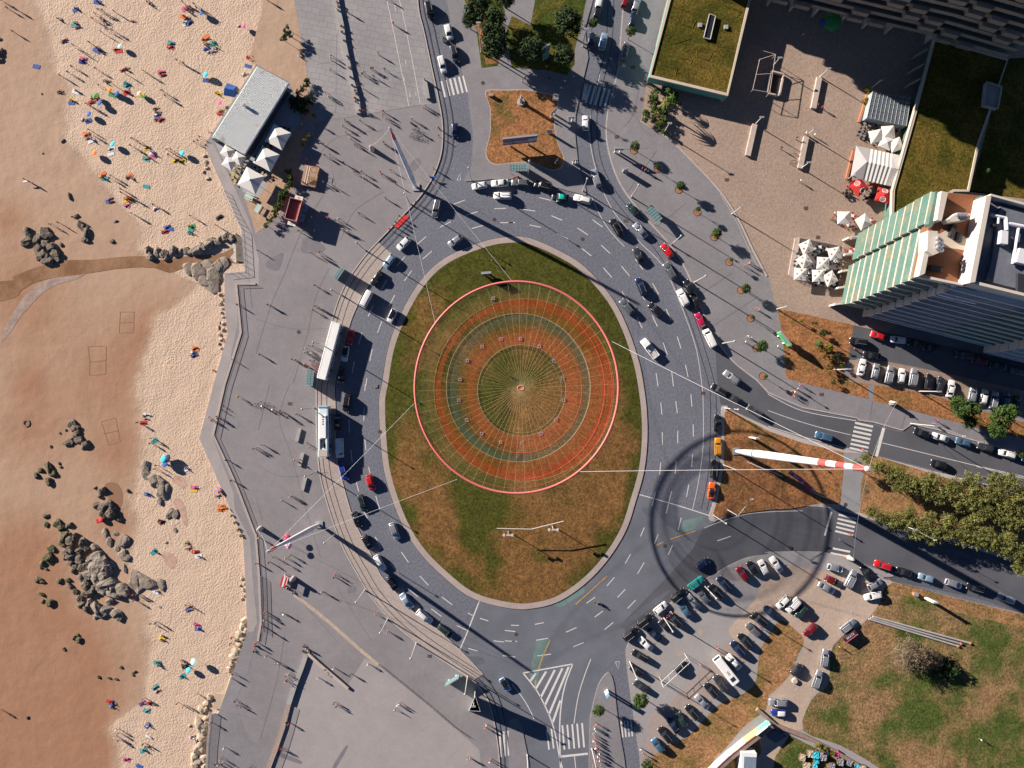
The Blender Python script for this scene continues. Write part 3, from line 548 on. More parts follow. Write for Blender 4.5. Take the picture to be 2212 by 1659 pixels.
g = MB(); hub = W(AZ(835, 845), 22.0)
for i in range(58):
    a = 2 * math.pi * (i + .3) / 58; p = W(AZ(805 + 716 * math.cos(a), 841 - 745 * math.sin(a)), ZR); g.tube(hub, p, .016, n=4, cap=False)
under(g.build('spoke_rope', [M_rope]), net)
g = MB(); L = [hub + Vector((math.cos(t) * .75, math.sin(t) * .5, 0)) for t in [i * math.pi / 8 for i in range(17)]]; g.path(L, .17, 6); under(g.build('hub_ring', [M_ring]), net)
# hanging folds in the lower part
g = MB()
for (x0, y0, x1, y1, x2, y2) in ((780, 1380, 858, 1290, 905, 1378),):
    a, b_, c_ = W(AZ(x0, y0), 21.9), W(AZ(x1, y1), 21.2), W(AZ(x2, y2), 21.9); d_ = W(AZ(850, 1180), 20.4); g.add([a, b_, c_, d_, (a + c_) / 2 + Vector((0, 0, -1))], [(0, 1, 3), (1, 2, 3), (0, 4, 1), (1, 4, 2)])
under(g.build('net_fold', [net_mat('net_fold', (.4, .25, .15), .4)]), net)

TOPS = {}
def mast(label, base, top, h, r0, rm, r1, bands, anchors=()):
    b = W(base, 0.15); t = W(top, h); TOPS[label] = t
    root = empty('mast', b); ax = t - b
    g = MB(); q = ax.to_track_quat('Z', 'X'); rr_ = []; ts = [0, .015, .05, .12, .2, .35, .5, .65, .8, .92, .985, 1]
    rad = lambda u: (r0 + (rm - r0) * min(1, (u / .2)) ** .6) if u < .2 else rm + (r1 - rm) * ((u - .2) / .8) ** 1.2
    ring_ = lambda u, ex=0: [b + ax * u + q @ Vector((math.cos(2 * math.pi * i / 20) * (rad(u) + ex), math.sin(2 * math.pi * i / 20) * (rad(u) + ex), 0)) for i in range(20)]
    g.loft([ring_(u) for u in ts]); under(g.build('tube', [M_white]), root)
    for u0, u1 in bands:
        g = MB(); g.loft([ring_(u, .02) for u in (u0, (u0 + u1) / 2, u1)]); under(g.build('red_band', [M_redst]), root)
    g = MB(); g.loft([ring_(.2, .03), ring_(.205, .03)]); under(g.build('flange', [M_grey]), root)
    g = MB(); g.sphere(t, r1 * 1.1); under(g.build('cap', [M_grey]), root); g = MB(); g.box(-.9, .9, -.9, .9, -.15, .15, 0, Matrix.Translation(b + Vector((0, 0, .1)))); under(g.build('base_plate', [M_grey]), root)
    tag(root, label, 'mast', 'masts carrying the net ring'); return t
tE = mast('tallest white tapered mast with three red bands, leaning over the dry traffic island', (1590, 974.5), (1876.5, 1013), 47.9, .35, 1.0, .55, ((.70, .755), (.815, .87), (.92, .99)))
tN = mast('white mast with a red tip leaning across the promenade above the red carpet', (899, 405), (842, 277), 24.2, .25, .66, .32, ((.84, .985),))
tS = mast('white mast with a red tip leaning across the promenade towards the beach at lower left', (690, 1133), (578, 1192), 24.2, .25, .66, .32, ((.86, .985),))
def cable(p0, p1, label, sag=.6, r=.035):
    g = MB(); pts = [p0 + (p1 - p0) * (i / 12) - Vector((0, 0, sag * math.sin(math.pi * i / 12))) for i in range(13)]; g.path(pts, r, 5)
    o = g.build('cable', [M_cable]); tag(o, label, 'cable', 'cables of the net sculpture')
for top, ax_, txt in ((tN, (770, 85), 'cable from the red tipped upper left mast to the top of the net ring'), (tN, (232, 395), 'cable from the red tipped upper left mast to the left shoulder of the ring'),
                      (tS, (80, 955), 'cable from the lower left mast to the left side of the net ring'), (tS, (385, 1490), 'cable from the lower left mast to the bottom left of the ring')):
    cable(top, W(AZ(*ax_), ZR), txt, .8, .03)
cable(tE, W(AZ(1480, 517), ZR), 'thick cable from the tallest mast to the upper right of the ring', .8, .045)
cable(tE, W(AZ(1240, 1436), ZR), 'thick level cable from the tallest mast to the lower right of the ring', .8, .045)
for (c, r, x, y), t, l1, l2 in (((1, 0, 1005, 1290), tN, 'squat concrete cable anchor on the promenade left of the upper left mast', 'cable from the upper left mast down to its anchor'),
                                ((1, 2, 42, 1248), tS, 'concrete cable anchor beside the promenade railing at lower left', 'cable from the lower left mast down to its railing side anchor'),
                                ((1, 3, 325, 20), tS, 'concrete cable anchor on the promenade below the lower left mast', 'cable from the lower left mast down to the anchor below it'),
                                ((3, 2, 1065, 165), tE, 'tall white cable anchor on the pavement by the dry grass strip', 'long cable from the tallest mast up to the pavement anchor'),
                                ((3, 2, 700, 1500), tE, 'low cable anchor at the kerb of the south crossing', 'long cable from the tallest mast down to the south crossing')):
    p = P(c, r, x, y, .15); g = MB(); hh = 2.4
    g.loft([[p + Vector((math.cos(a) * q, math.sin(a) * q, z)) for a in [k * math.pi / 4 for k in range(8)]] for q, z in ((.75, 0), (.6, .8), (.45, hh - .2), (.3, hh))]); g.tube(p + Vector((0, 0, hh)), p + Vector((0, 0, hh + .4)), .12, n=6, mi=1)
    tag(g.build('cable_anchor', [M_kerb, M_grey]), l1, 'anchor', 'cable anchors'); cable(t, p + Vector((0, 0, hh)), l2, 1.0, .03)

# ------------------------------------------------------------------ vehicles
M_glass = mat('car_glass', (0.015, 0.02, 0.025), 0.08, spec=.8, coat=.5)
M_tyre = mat('tyre_rubber', (0.02, 0.02, 0.022), 0.8)
M_rim = mat('wheel_rim', (0.45, 0.45, 0.47), 0.35, metal=.7)
M_lampw = mat('headlight_glass', (0.7, 0.72, 0.75), 0.15, spec=.8)
M_lampr = mat('taillight_red', (0.4, 0.01, 0.01), 0.25)
M_trim = mat('black_trim', (0.03, 0.03, 0.032), 0.6)
PAINT = {}
def paint(name, col, metal=.0):
    PAINT[name] = mat('paint_' + name.replace(' ', '_'), col, 0.32, metal=metal, coat=.6)
paint('white', (.72, .72, .70)); paint('silver', (.42, .44, .47), .55); paint('grey', (.14, .15, .165), .4); paint('black', (.012, .013, .016)); paint('dark grey', (.045, .048, .056), .3)
paint('navy', (.012, .022, .06), .2); paint('blue', (.02, .05, .28), .2); paint('pale blue', (.30, .42, .55), .4); paint('red', (.48, .012, .015)); paint('maroon', (.16, .008, .012)); paint('crimson', (.40, .01, .06))
paint('dark green', (.02, .045, .04), .2); paint('teal', (.01, .30, .27)); paint('yellow', (.72, .30, .01)); paint('orange', (.80, .11, .01)); paint('steel blue', (.07, .16, .26), .4); paint('taxi green', (.02, .45, .32))
#        L    W     H    hood-base roof-front roof-rear rear-base belt
KINDS = {'hatchback': (4.05, 1.74, 1.47, .95, .30, -1.45, -1.90, .92), 'saloon': (4.55, 1.78, 1.43, 1.00, .32, -1.00, -1.62, .90), 'estate car': (4.65, 1.78, 1.48, 1.02, .40, -1.85, -2.20, .92),
         'off-roader': (4.60, 1.88, 1.74, 1.10, .60, -1.85, -2.15, 1.05), 'small car': (3.60, 1.62, 1.48, .95, .35, -1.30, -1.70, .95), 'van': (5.10, 1.95, 2.05, 1.75, 1.10, -2.42, -2.50, 1.15),
         'coupe': (4.35, 1.80, 1.32, .75, .05, -.90, -1.70, .88), 'microbus': (4.50, 1.78, 1.95, 2.10, 1.80, -2.10, -2.2, 1.15)}
def car_proto(kind):
    L, Wd, Hh, wb, rf, rr2, rb, belt = KINDS[kind]; hw = Wd / 2; hl = L / 2
    root = empty('parked_car', (0, 0, 0))
    # lower hull
    g = MB(); st = [(-hl, .80, .50, belt - .16), (-hl + .08, .90, .32, belt - .03), (-hl + .35, .975, .26, belt), (-hl + 1.0, 1, .24, belt), (0, 1, .22, belt), (wb, 1, .24, belt), (wb + (hl - wb) * .35, .99, .26, belt - .02), (wb + (hl - wb) * .7, .965, .28, belt - .11 if kind != 'microbus' else belt - .02), (hl - .14, .88, .32, belt - .22 if kind != 'microbus' else belt - .06), (hl, .70, .42, belt - .34)]
    rings = []
    for x, f, zb, zt in st:
        w = hw * f
        prof = [(-.78 * w, zb - .03), (-.97 * w, zb + .06), (-w, (zb + zt) / 2), (-.975 * w, zt - .10), (-.90 * w, zt - .015), (-.5 * w, zt + .02), (0, zt + .035)]
        prof = prof + [(-y, z) for y, z in prof[-2::-1]]
        rings.append([Vector((x, y, z)) for y, z in prof])
    g.loft(rings, 0)
    # wheel wells shown as dark arches
    body = g
    # greenhouse pillars and roof
    rw = hw * (.76 if kind not in ('van', 'microbus', 'off-roader') else .84); bw = hw * .90
    B = [Vector((wb, bw * .92, belt)), Vector((rb, bw * .94, belt)), Vector((rb, -bw * .94, belt)), Vector((wb, -bw * .92, belt))]
    T = [Vector((rf, rw * .94, Hh - .06)), Vector((rr2, rw * .94, Hh - .06)), Vector((rr2, -rw * .94, Hh - .06)), Vector((rf, -rw * .94, Hh - .06))]
    for a, b_ in zip(B, T): body.tube(a, b_, .055, .05, n=5, mi=0)
    mx = (wb + rb) / 2 - .05
    for s_ in (1, -1): body.tube((mx, s_ * bw * .95, belt), ((rf + rr2) / 2, s_ * rw * .97, Hh - .06), .05, n=5, mi=0)
    o = body.build('body', [PAINT['white'], M_trim], root); o.name = 'body'
    g = MB(); rr_ = []
    for x, f, dz in ((rr2 - .10, .86, -.075), (rr2 - .02, .95, -.02), (rr2 + .3, 1, .0), ((rf + rr2) / 2, 1, .025), (rf - .2, 1, .0), (rf + .04, .95, -.03), (rf + .12, .88, -.085)):
        w = rw * f; rr_.append([Vector((x, y, z + dz)) for y, z in ((-w, Hh - .085), (-w * .97, Hh - .03), (-w * .7, Hh), (0, Hh + .015), (w * .7, Hh), (w * .97, Hh - .03), (w, Hh - .085), (0, Hh - .1))])
    g.loft(rr_, 0); g.build('roof', [PAINT['white']], root)
    g = MB(); e = .99
    b2 = [Vector((p.x, p.y * .985, p.z + .0)) for p in B]; t2 = [Vector((p.x, p.y * .985, p.z)) for p in T]
    vs = b2 + t2; g.add(vs, [(0, 3, 7, 4), (2, 1, 5, 6), (1, 0, 4, 5), (3, 2, 6, 7)]); g.build('window', [M_glass], root)
    for sx in (hl - .82, -hl + .78):
        for sy in (1, -1):
            g = MB(); c = Vector((sx, sy * (hw - .13), .31)); g.tube(c - Vector((0, .115, 0)), c + Vector((0, .115, 0)), .31, n=14, mi=0); g.tube(c - Vector((0, .125, 0)), c + Vector((0, .125, 0)), .19, n=10, mi=1); g.build('wheel', [M_tyre, M_rim], root)
    for sy in (1, -1):
        g = MB(); g.sphere((hl - .16, sy * hw * .68, belt - .30), .14, sq=(1, 1.3, .75)); g.build('headlight', [M_lampw], root)
        g = MB(); g.sphere((-hl + .07, sy * hw * .72, belt - .16), .12, sq=(.6, 1.3, 1)); g.build('taillight', [M_lampr], root)
        g = MB(); g.box(wb - .35, wb - .18, sy * hw * .98, sy * (hw + .14), belt + .02, belt + .16); g.build('wing_mirror', [M_trim], root)
    if kind in ('estate car', 'off-roader'):
        for sy in (1, -1): g = MB(); g.tube((rf - .1, sy * rw * .86, Hh + .06), (rr2 + .1, sy * rw * .86, Hh + .06), .03, n=5); g.build('roof_rail', [M_grey], root)
    return root
PROTO = {}
def set_slot(o, i, m): o.material_slots[i].link = 'OBJECT'; o.material_slots[i].material = m
def car(kind, col, pos, ang, z=0.0, roof=None, where='', group=None, verb='parked', name='parked_car'):
    if kind not in PROTO: PROTO[kind] = car_proto(kind); PROTO[kind]['used'] = 0
    p = PROTO[kind]
    if not p['used']: r = p; p['used'] = 1
    else:
        r = copy_tree(p)
        if 'used' in r: del r['used']
    jt = rnd.uniform(.97, 1.04)
    r.name = name; r.location = W(pos, z + .7) - Vector((0, 0, .7)); r.rotation_euler = (0, 0, math.radians(ang)); r.scale = (jt, jt, jt * rnd.uniform(.98, 1.03))
    for ch in r.children:
        if ch.name.startswith('body'): set_slot(ch, 0, PAINT[col])
        if ch.name.startswith('roof') and not ch.name.startswith('roof_rail'): set_slot(ch, 0, PAINT[roof or col])
    desc = '%s %s%s %s' % (col, kind, (' with %s roof' % roof.replace('taxi ', '')) if roof and roof != col else '', verb)
    later(r, desc, where, 'car' if kind not in ('van', 'microbus') else 'van', group)
    return r
K = dict(h='hatchback', s='saloon', e='estate car', o='off-roader', m='small car', v='van', c='coupe', b='microbus')
C = dict(w='white', s='silver', g='grey', k='black', d='dark grey', n='navy', b='blue', p='pale blue', r='red', m='maroon', c='crimson', G='dark green', t='teal', y='yellow', o='orange', S='steel blue', T='taxi green')
def cars(tile, s, where, group, z=0.0, verb='parked'):
    c, r = int(tile[0]), int(tile[1])
    for t in s.split():
        q = t.split(','); x, y, a = float(q[0]), float(q[1]), float(q[2]); k, col = q[3][0], q[3][1]; roof = C[q[3][2]] if len(q[3]) > 2 else None
        car(K[k], C[col], D(c, r, x, y), a, z, roof, where, group, verb, 'parked_car' if verb == 'parked' else 'car')
V = 'driving'
cars('10', '1500,90,284,ok 1665,275,284,hw 1715,465,284,dk 1610,555,284,ew 1720,1128,272,hn'.replace('dk', 'ed'), 'on the north west road above the oval island', 'traffic on the north west road', verb=V)
cars('10', '1930,1605,190,hw 2107,1582,184,sw', 'at the kerb under the square dry lawn', 'cars at the kerb below the dry lawn')
cars('20', '70,1578,178,eg 268,1603,166,ok', 'at the kerb under the square dry lawn', 'cars at the kerb below the dry lawn')
cars('20', '755,12,80,hw 740,100,75,hk 685,350,78,hn', 'on the left side of the north road', 'cars on the north road')
cars('20', '788,360,76,op', 'on the north road between the tree shadows', 'cars on the north road', verb=V)
cars('20', '1075,40,72,hs 1045,172,77,hn 978,442,76,eg 985,8,70,hm', 'on the right side of the north road', 'cars on the north road')
cars('20', '635,1062,91,hw 725,1538,108,es', 'on the road right of the square dry lawn', 'traffic right of the lawn', verb=V)
cars('21', '418,45,175,skT 610,62,165,ew', 'in the top lanes of the ring', 'cars on the ring road', verb=V)
cars('11', '2130,32,180,ew', 'in the top lanes under strapped surfboards', 'cars on the ring road', verb=V)
cars('21', '1040,150,130,mG 1108,332,130,ss 1340,508,128,hr 1362,682,120,eg 1530,822,118,hk 1583,945,112,hk 1625,1107,114,hc', 'along the right outer kerb of the ring', 'cars along the right kerb of the ring')
cars('21', '900,303,120,ok 1095,552,116,cd 1115,818,112,en 990,992,128,eg 1233,1018,130,hk 1475,912,116,ow', 'on the upper right curve of the ring', 'cars on the ring road', verb=V)
cars('21', '1705,1262,116,vw', 'where the ring meets the east road', 'cars along the right kerb of the ring')
cars('21', '1897,1602,142,es', 'on the east road bend', 'cars on the east road', verb=V)
cars('11', '1560,140,257,eg 1275,447,225,hw 1720,425,216,hs', 'on the upper left curve of the ring', 'cars on the ring road', verb=V)
cars('11', '1150,600,232,hp 1045,747,236,sk 815,1250,260,hr 770,1398,262,hwk 737,1582,265,hk', 'left on the ring beside the tram bed', 'cars in the left lane of the ring')
cars('11', '1175,1070,246,mwk', 'on the left curve of the ring near the grass', 'cars on the ring road', verb=V)
cars('11', '955,925,242,bw', 'left on the ring beside the tram bed', 'cars in the left lane of the ring')
cars('12', '785,165,263,ok 705,335,270,sk 755,752,285,eb 920,1030,288,eG 870,1172,292,ck 960,1367,300,hk 1070,1547,300,ew', 'left on the ring beside the tram bed', 'cars in the left lane of the ring')
cars('12', '725,552,272,vw', 'beside the tram, with a ribbed roof rack', 'cars in the left lane of the ring')
cars('12', '990,852,288,hr 1197,1272,290,es', 'on the lower left curve of the ring', 'cars on the ring road', verb=V)
cars('13', '1177,62,300,hk 1302,217,306,sp 1455,352,320,ew 1637,477,322,eG', 'in the queue beside the tram bed at lower left', 'cars in the lower left queue')
cars('13', '2153,940,300,hpk', 'left of the hatched triangle', 'cars on the ring road', verb=V)
UR = 'in the upper diagonal row'
cars('23', '1440,167,38,ok 1590,62,36,et 1285,277,38,hw 1147,387,38,ok 1025,502,38,ok', 'parallel along the car park edge', 'cars along the car park edge', .12)
cars('23', '1155,587,138,sw 1108,692,150,ek 1228,507,138,cn 1325,432,134,hk 1405,380,134,ek 1497,297,124,sS 1565,222,132,ss 1657,180,128,hg 1760,140,130,ek 1830,68,130,en 1075,820,140,hk 1110,952,144,hd', UR, 'upper diagonal row of parked cars', .12)
cars('22', '1645,1552,28,hn', 'turning on the dark road above the car park', 'cars on the south east road', verb=V)
cars('22', '1992,1640,126,hm 2078,1592,124,hk 2172,1583,116,hw', UR, 'upper diagonal row of parked cars', .12)
cars('32', '70,1560,124,sw', UR, 'upper diagonal row of parked cars', .12)
cars('23', '1462,792,38,hk', 'under the white metal frame', None, .12)
LR = 'in the lower diagonal row by dry grass'
cars('23', '1260,1462,128,hS 1322,1372,128,ek 1395,1290,124,sn 1465,1240,124,hG 1557,1180,130,ek 1642,1087,134,ss 1720,990,130,ek 1800,927,125,ed 1915,742,134,sw 1950,632,130,en 2010,562,130,ek 2085,467,136,eg 2135,377,138,ok', LR, 'lower diagonal row of parked cars', .14)
cars('33', '20,315,136,hn', LR, 'lower diagonal row of parked cars', .14)
cars('33', '128,225,225,hw 217,252,228,ow 285,312,228,mG 365,467,225,hm 692,430,38,es 490,707,81,es 425,893,70,es', 'on the dusty track by the field', 'cars on the dusty track', .14)
cars('33', '245,808,45,md 87,1090,178,es 92,1182,178,hbw', 'on the dusty track above the painted wall', 'cars on the dusty track', .14)
cars('33', '505,102,-27,ss 552,36,-24,hm 715,25,62,os 922,72,27,hs 907,172,193,ew', 'at the top corner of the dusty lot', 'cars at the top of the dusty lot', .14)
cars('32', '580,1590,-14,hs 848,1632,120,hk', 'at the top corner of the dusty lot', 'cars at the top of the dusty lot', .14)
cars('32', '992,1567,162,er 1172,1622,165,hk', 'along the kerb beside the field verge', 'cars along the field side kerb', .01)
cars('33', '1365,15,163,hp 1603,67,-18,es 1792,102,165,ek 2057,195,160,es', 'along the kerb beside the field verge', 'cars along the field side kerb', .01)
cars('32', '482,452,165,oS 1472,690,168,hk', 'on the dark east road', 'cars on the east road', verb=V)
cars('22', '1792,52,150,ek 1912,122,148,hd 2100,240,148,ed', 'on the east road bend beside the wedge lawn', 'cars on the east road', verb=V)
cars('32', '1325,422,160,hk 1490,462,162,sw 1687,503,163,hS 1875,548,163,hd 2063,603,163,ew 2260,655,163,hp', 'in the upper bay of the east road', 'cars in the east road bay')
cars('22', '1776,340,90,sk 1780,542,90,ey 1745,735,86,ek 1725,922,83,cok', 'at the left edge of the wedge lawn', 'cars beside the wedge lawn')
cars('31', '945,1243,160,mr 1125,1277,173,hw 782,1292,172,ek 897,1413,172,sk 1290,1312,170,sk 1410,1350,170,hk 1700,1412,172,ed 1830,1458,170,hm 1985,1508,170,hd 2165,1552,170,hg', 'in the side street under the tower', 'cars in the shaded side street', .17)
cars('31', '812,1515,76,sw 930,1548,77,hs 1050,1577,77,es 1153,1590,80,hw 1253,1602,78,os 1385,1640,78,hk 1483,1660,78,hd 1580,1700,78,sw', 'nose up in the bay by the side street', 'cars in the parking bay', .18)
cars('32', '1765,92,78,hs 1865,112,78,hw 1952,140,78,es 2052,132,80,hS 2150,165,78,hd', 'nose up in the bay by the side street', 'cars in the parking bay', .18)

# flatbed pickup, buses, minibus
def bus(name, length, width, hgt, pos, ang, label, cat, roofmat, extra, stripe=None, z=0.0):
    r = empty(name, W(pos, hgt) - Vector((0, 0, hgt - z)), math.radians(ang)); hl, hw = length / 2, width / 2
    g = MB(); st = [(-hl, .9, .45), (-hl + .12, 1, .35), (hl - .35, 1, .35), (hl - .05, .94, .4), (hl, .86, .5)]
    g.loft([[Vector((x, y * hw * f, zz)) for y, zz in ((-.96, zb), (-1, zb + .2), (-1, hgt - .25), (-.93, hgt - .05), (-.7, hgt), (.7, hgt), (.93, hgt - .05), (1, hgt - .25), (1, zb + .2), (.96, zb))] for x, f, zb in st], 0, sm=False)
    g.build('body', [roofmat], r)
    g = MB(); 
    for s_ in (1, -1):
        n = int(length / 1.5)
        for i in range(n): x = -hl + .5 + i * (length - 1) / n; g.box(x, x + (length - 1) / n - .12, s_ * hw, s_ * (hw + .015), 1.2, 2.3)
    g.box(hl - .02, hl + .02, -hw * .8, hw * .8, 1.1, 2.4); g.build('window', [M_glass], r)
    for x in (-hl + 2.2, hl - 2.6) + ((0.3,) if length > 13 else ()):
        for s_ in (1, -1): g = MB(); g.tube((x, s_ * (hw - .28), .48), (x, s_ * (hw + .02), .48), .48, n=14); g.build('wheel', [M_tyre], r)
    for s_ in (1, -1): g = MB(); g.box(hl - .05, hl + .04, s_ * hw * .6, s_ * hw * .85, .6, .8); g.build('headlight', [M_lampw], r)
    for nm, m, boxes in extra:
        g = MB()
        for b_ in boxes: g.box(*b_)
        g.build(nm, [m], r)
    tag(r, label, cat); return r
M_busw = mat('bus_white', (.80, .80, .78), .4, var=(.7, .05)); M_tramw = mat('tram_white', (.62, .72, .74), .4); M_trb = mat('tram_blue', (.06, .22, .42), .4); M_beige = mat('tram_panel', (.45, .40, .35), .6)
bus('bus', 14.9, 2.55, 3.1, D(1, 1, 628, 1372), 255, 'long plain white bus standing at the glass shelter left of the ring with people boarding', 'bus', M_busw, [('roof_seam', mat('seam_grey', (.6, .6, .6), .5), [(-7.2, 7.1, -1.05, -1.0, 3.09, 3.13), (-7.2, 7.1, 1.0, 1.05, 3.09, 3.13), (-7.3, -7.2, -1, 1, 3.09, 3.13)])])
bus('tram', 13.0, 2.6, 3.2, D(1, 2, 580, 412), 270, 'white and blue tram with roof equipment on the beige tram bed below the long bus', 'tram', M_tramw,
    [('roof_unit', M_busw, [(-4.2, 1.6, -.75, .75, 3.2, 3.5), (-6.4, -4.4, -.9, .9, 3.2, 3.3)][:1]), ('end_panel', M_beige, [(4.6, 6.3, -1.1, 1.1, 3.2, 3.28)]), ('blue_end', M_trb, [(-6.45, -6.0, -1.15, 1.15, 3.2, 3.27)]), ('roof_hatch', M_dark, [(2.6, 3.9, -.45, .35, 3.5, 3.52), (-3.9, -3.6, -.1, .25, 3.5, 3.53), (-3.3, -3.0, -.1, .25, 3.5, 3.53), (-2.7, -2.4, -.1, .25, 3.5, 3.53), (-2.1, -1.8, -.1, .25, 3.5, 3.53), (1.9, 4.1, -.6, .6, 3.2, 3.205)]), ('roof_duct', M_tramw, [(1.7, 4.3, -1.1, -.75, 3.2, 3.4), (1.7, 4.3, .75, 1.1, 3.2, 3.4)])], z=.1)
bus('minibus', 7.6, 2.3, 2.9, D(2, 3, 1858, 828), 128, 'long white minibus with a roof grille in the lower row of the car park', 'minibus', M_busw, [('roof_grille', M_dark, [(-2.9, -1.9, -.6, .6, 2.9, 2.96)]), ('roof_hatch', M_beige, [(-.9, .2, -.25, .25, 2.9, 2.97)])], z=.14)
r = empty('pickup_truck', P(2, 1, 1190, 1350, 1.2) - Vector((0, 0, 1.2)), math.radians(128))
g = MB(); g.loft([[Vector((x, y * w, z)) for y, z in ((-.9, .35), (-1, .5), (-1, zt - .12), (-.85, zt), (.85, zt), (1, zt - .12), (1, .5), (.9, .35))] for x, w, zt in ((.75, .95, 1.15), (1.9, .95, 1.15), (2.6, .9, 1.0), (2.85, .8, .85))]); g.box(.85, 1.9, -.8, .8, 1.1, 1.85); g.box(-2.9, .75, -.98, .98, .5, .75); g.box(-2.9, .7, -.98, -.9, .75, 1.2); g.box(-2.9, .7, .9, .98, .75, 1.2); g.box(-2.9, -2.82, -.9, .9, .75, 1.2); g.box(.62, .7, -.9, .9, .75, 1.3); g.build('body', [M_busw], r)
g = MB(); g.add([(1.92, -.74, 1.2), (1.92, .74, 1.2), (1.91, .66, 1.78), (1.91, -.66, 1.78)], [(0, 1, 2, 3)]); g.box(1.1, 1.7, -.82, .82, 1.25, 1.7); g.build('window', [M_glass], r)
g = MB(); g.box(-2.6, -1.2, -.6, .1, .75, 1.1); g.box(-.9, .2, -.2, .7, .75, 1.05); g.box(-2.5, -1.5, .3, .75, .75, .95); g.build('load', [mat('load_grey', (.5, .5, .48), .7)], r)
for x in (-1.9, 1.9):
    for s_ in (1, -1): g = MB(); g.tube((x, s_ * .75, .36), (x, s_ * 1.0, .36), .36, n=14); g.build('wheel', [M_tyre], r)
tag(r, 'white flatbed pickup truck loaded with boxes in the middle lane right of the net', 'pickup truck')
# ------------------------------------------------------------------ people: one skin-grown mesh per pose
SKIN = [mat('skin_tan', (.42, .22, .13), .6), mat('skin_fair', (.58, .34, .23), .6), mat('skin_brown', (.22, .11, .06), .6)]
HAIR = [mat('hair_dark', (.025, .016, .012), .7), mat('hair_brown', (.09, .045, .02), .7), mat('hair_blond', (.36, .24, .11), .7), mat('hat_white', (.65, .63, .6), .8)]
CLO = {}
for nm, c in dict(white=(.68, .68, .68), black=(.018, .018, .02), red=(.5, .03, .025), blue=(.03, .10, .35), navy=(.015, .025, .08), teal=(.02, .30, .32), green=(.05, .28, .08), yellow=(.65, .45, .04), orange=(.70, .18, .03), pink=(.60, .10, .25), grey=(.22, .22, .24), beige=(.45, .35, .25), denim=(.06, .10, .18), purple=(.16, .05, .25)).items(): CLO[nm] = mat('cloth_' + nm, c, .85)
def P_stand(w=0, bend=0):
    s = .16 * w
    J = {'pel': (0, 0, .95), 'sp': (.0, 0, 1.18), 'ch': (0, 0, 1.38), 'nk': (.01, 0, 1.50), 'hd': (.03, 0, 1.60), 'tp': (.02, 0, 1.72)}
    for k, d in (('l', 1), ('r', -1)):
        f = s * d
        J.update({'hp' + k: (0, .09 * d, .92), 'kn' + k: (f * .9 + .02, .10 * d, .50), 'an' + k: (f * 1.4 - .03, .10 * d, .09), 'to' + k: (f * 1.4 + .13, .11 * d, .04),
                  'sh' + k: (0, .19 * d, 1.42), 'el' + k: (-f * .8 - .03, .26 * d, 1.14), 'wr' + k: (-f * 1.2 + .08, .27 * d, .90), 'ha' + k: (-f * 1.3 + .12, .27 * d, .80)})
    return J
def P_sit():
    J = {'pel': (0, 0, .13), 'sp': (-.08, 0, .35), 'ch': (-.08, 0, .55), 'nk': (-.03, 0, .67), 'hd': (.02, 0, .77), 'tp': (.02, 0, .89)}
    for k, d in (('l', 1), ('r', -1)):
        J.update({'hp' + k: (.02, .10 * d, .12), 'kn' + k: (.42, .17 * d, .38), 'an' + k: (.62, .13 * d, .07), 'to' + k: (.77, .14 * d, .05), 'sh' + k: (-.07, .19 * d, .58), 'el' + k: (.12, .27 * d, .38), 'wr' + k: (.34, .2 * d, .38), 'ha' + k: (.42, .17 * d, .37)})
    return J
def P_lie(arms=0):
    J = {'pel': (0, 0, .12), 'sp': (-.25, 0, .13), 'ch': (-.45, 0, .15), 'nk': (-.58, 0, .15), 'hd': (-.70, 0, .16), 'tp': (-.80, 0, .15)}
    for k, d in (('l', 1), ('r', -1)):
        J.update({'hp' + k: (.03, .09 * d, .12), 'kn' + k: (.47, .14 * d, .12 + (.22 if arms and d > 0 else 0)), 'an' + k: (.88 - (.3 if arms and d > 0 else 0), .16 * d, .07), 'to' + k: (.95 - (.3 if arms and d > 0 else 0), .2 * d, .12), 'sh' + k: (-.47, .18 * d, .13)})
        if arms: J.update({'el' + k: (-.66, .36 * d, .08), 'wr' + k: (-.86, .22 * d, .08), 'ha' + k: (-.92, .14 * d, .08)})
        else: J.update({'el' + k: (-.22, .32 * d, .08), 'wr' + k: (.02, .34 * d, .07), 'ha' + k: (.1, .34 * d, .06)})
    return J
def P_ride():
    J = {'pel': (-.18, 0, .98), 'sp': (.0, 0, 1.15), 'ch': (.14, 0, 1.30), 'nk': (.22, 0, 1.39), 'hd': (.28, 0, 1.48), 'tp': (.27, 0, 1.60)}
    for k, d in (('l', 1), ('r', -1)):
        J.update({'hp' + k: (-.16, .09 * d, .94), 'kn' + k: (.14 + .06 * d, .12 * d, .62 + .1 * d), 'an' + k: (.0 + .1 * d, .12 * d, .26 + .08 * d), 'to' + k: (.13 + .1 * d, .12 * d, .22 + .08 * d), 'sh' + k: (.15, .18 * d, 1.33), 'el' + k: (.34, .24 * d, 1.13), 'wr' + k: (.50, .2 * d, 1.06), 'ha' + k: (.57, .19 * d, 1.05)})
    return J
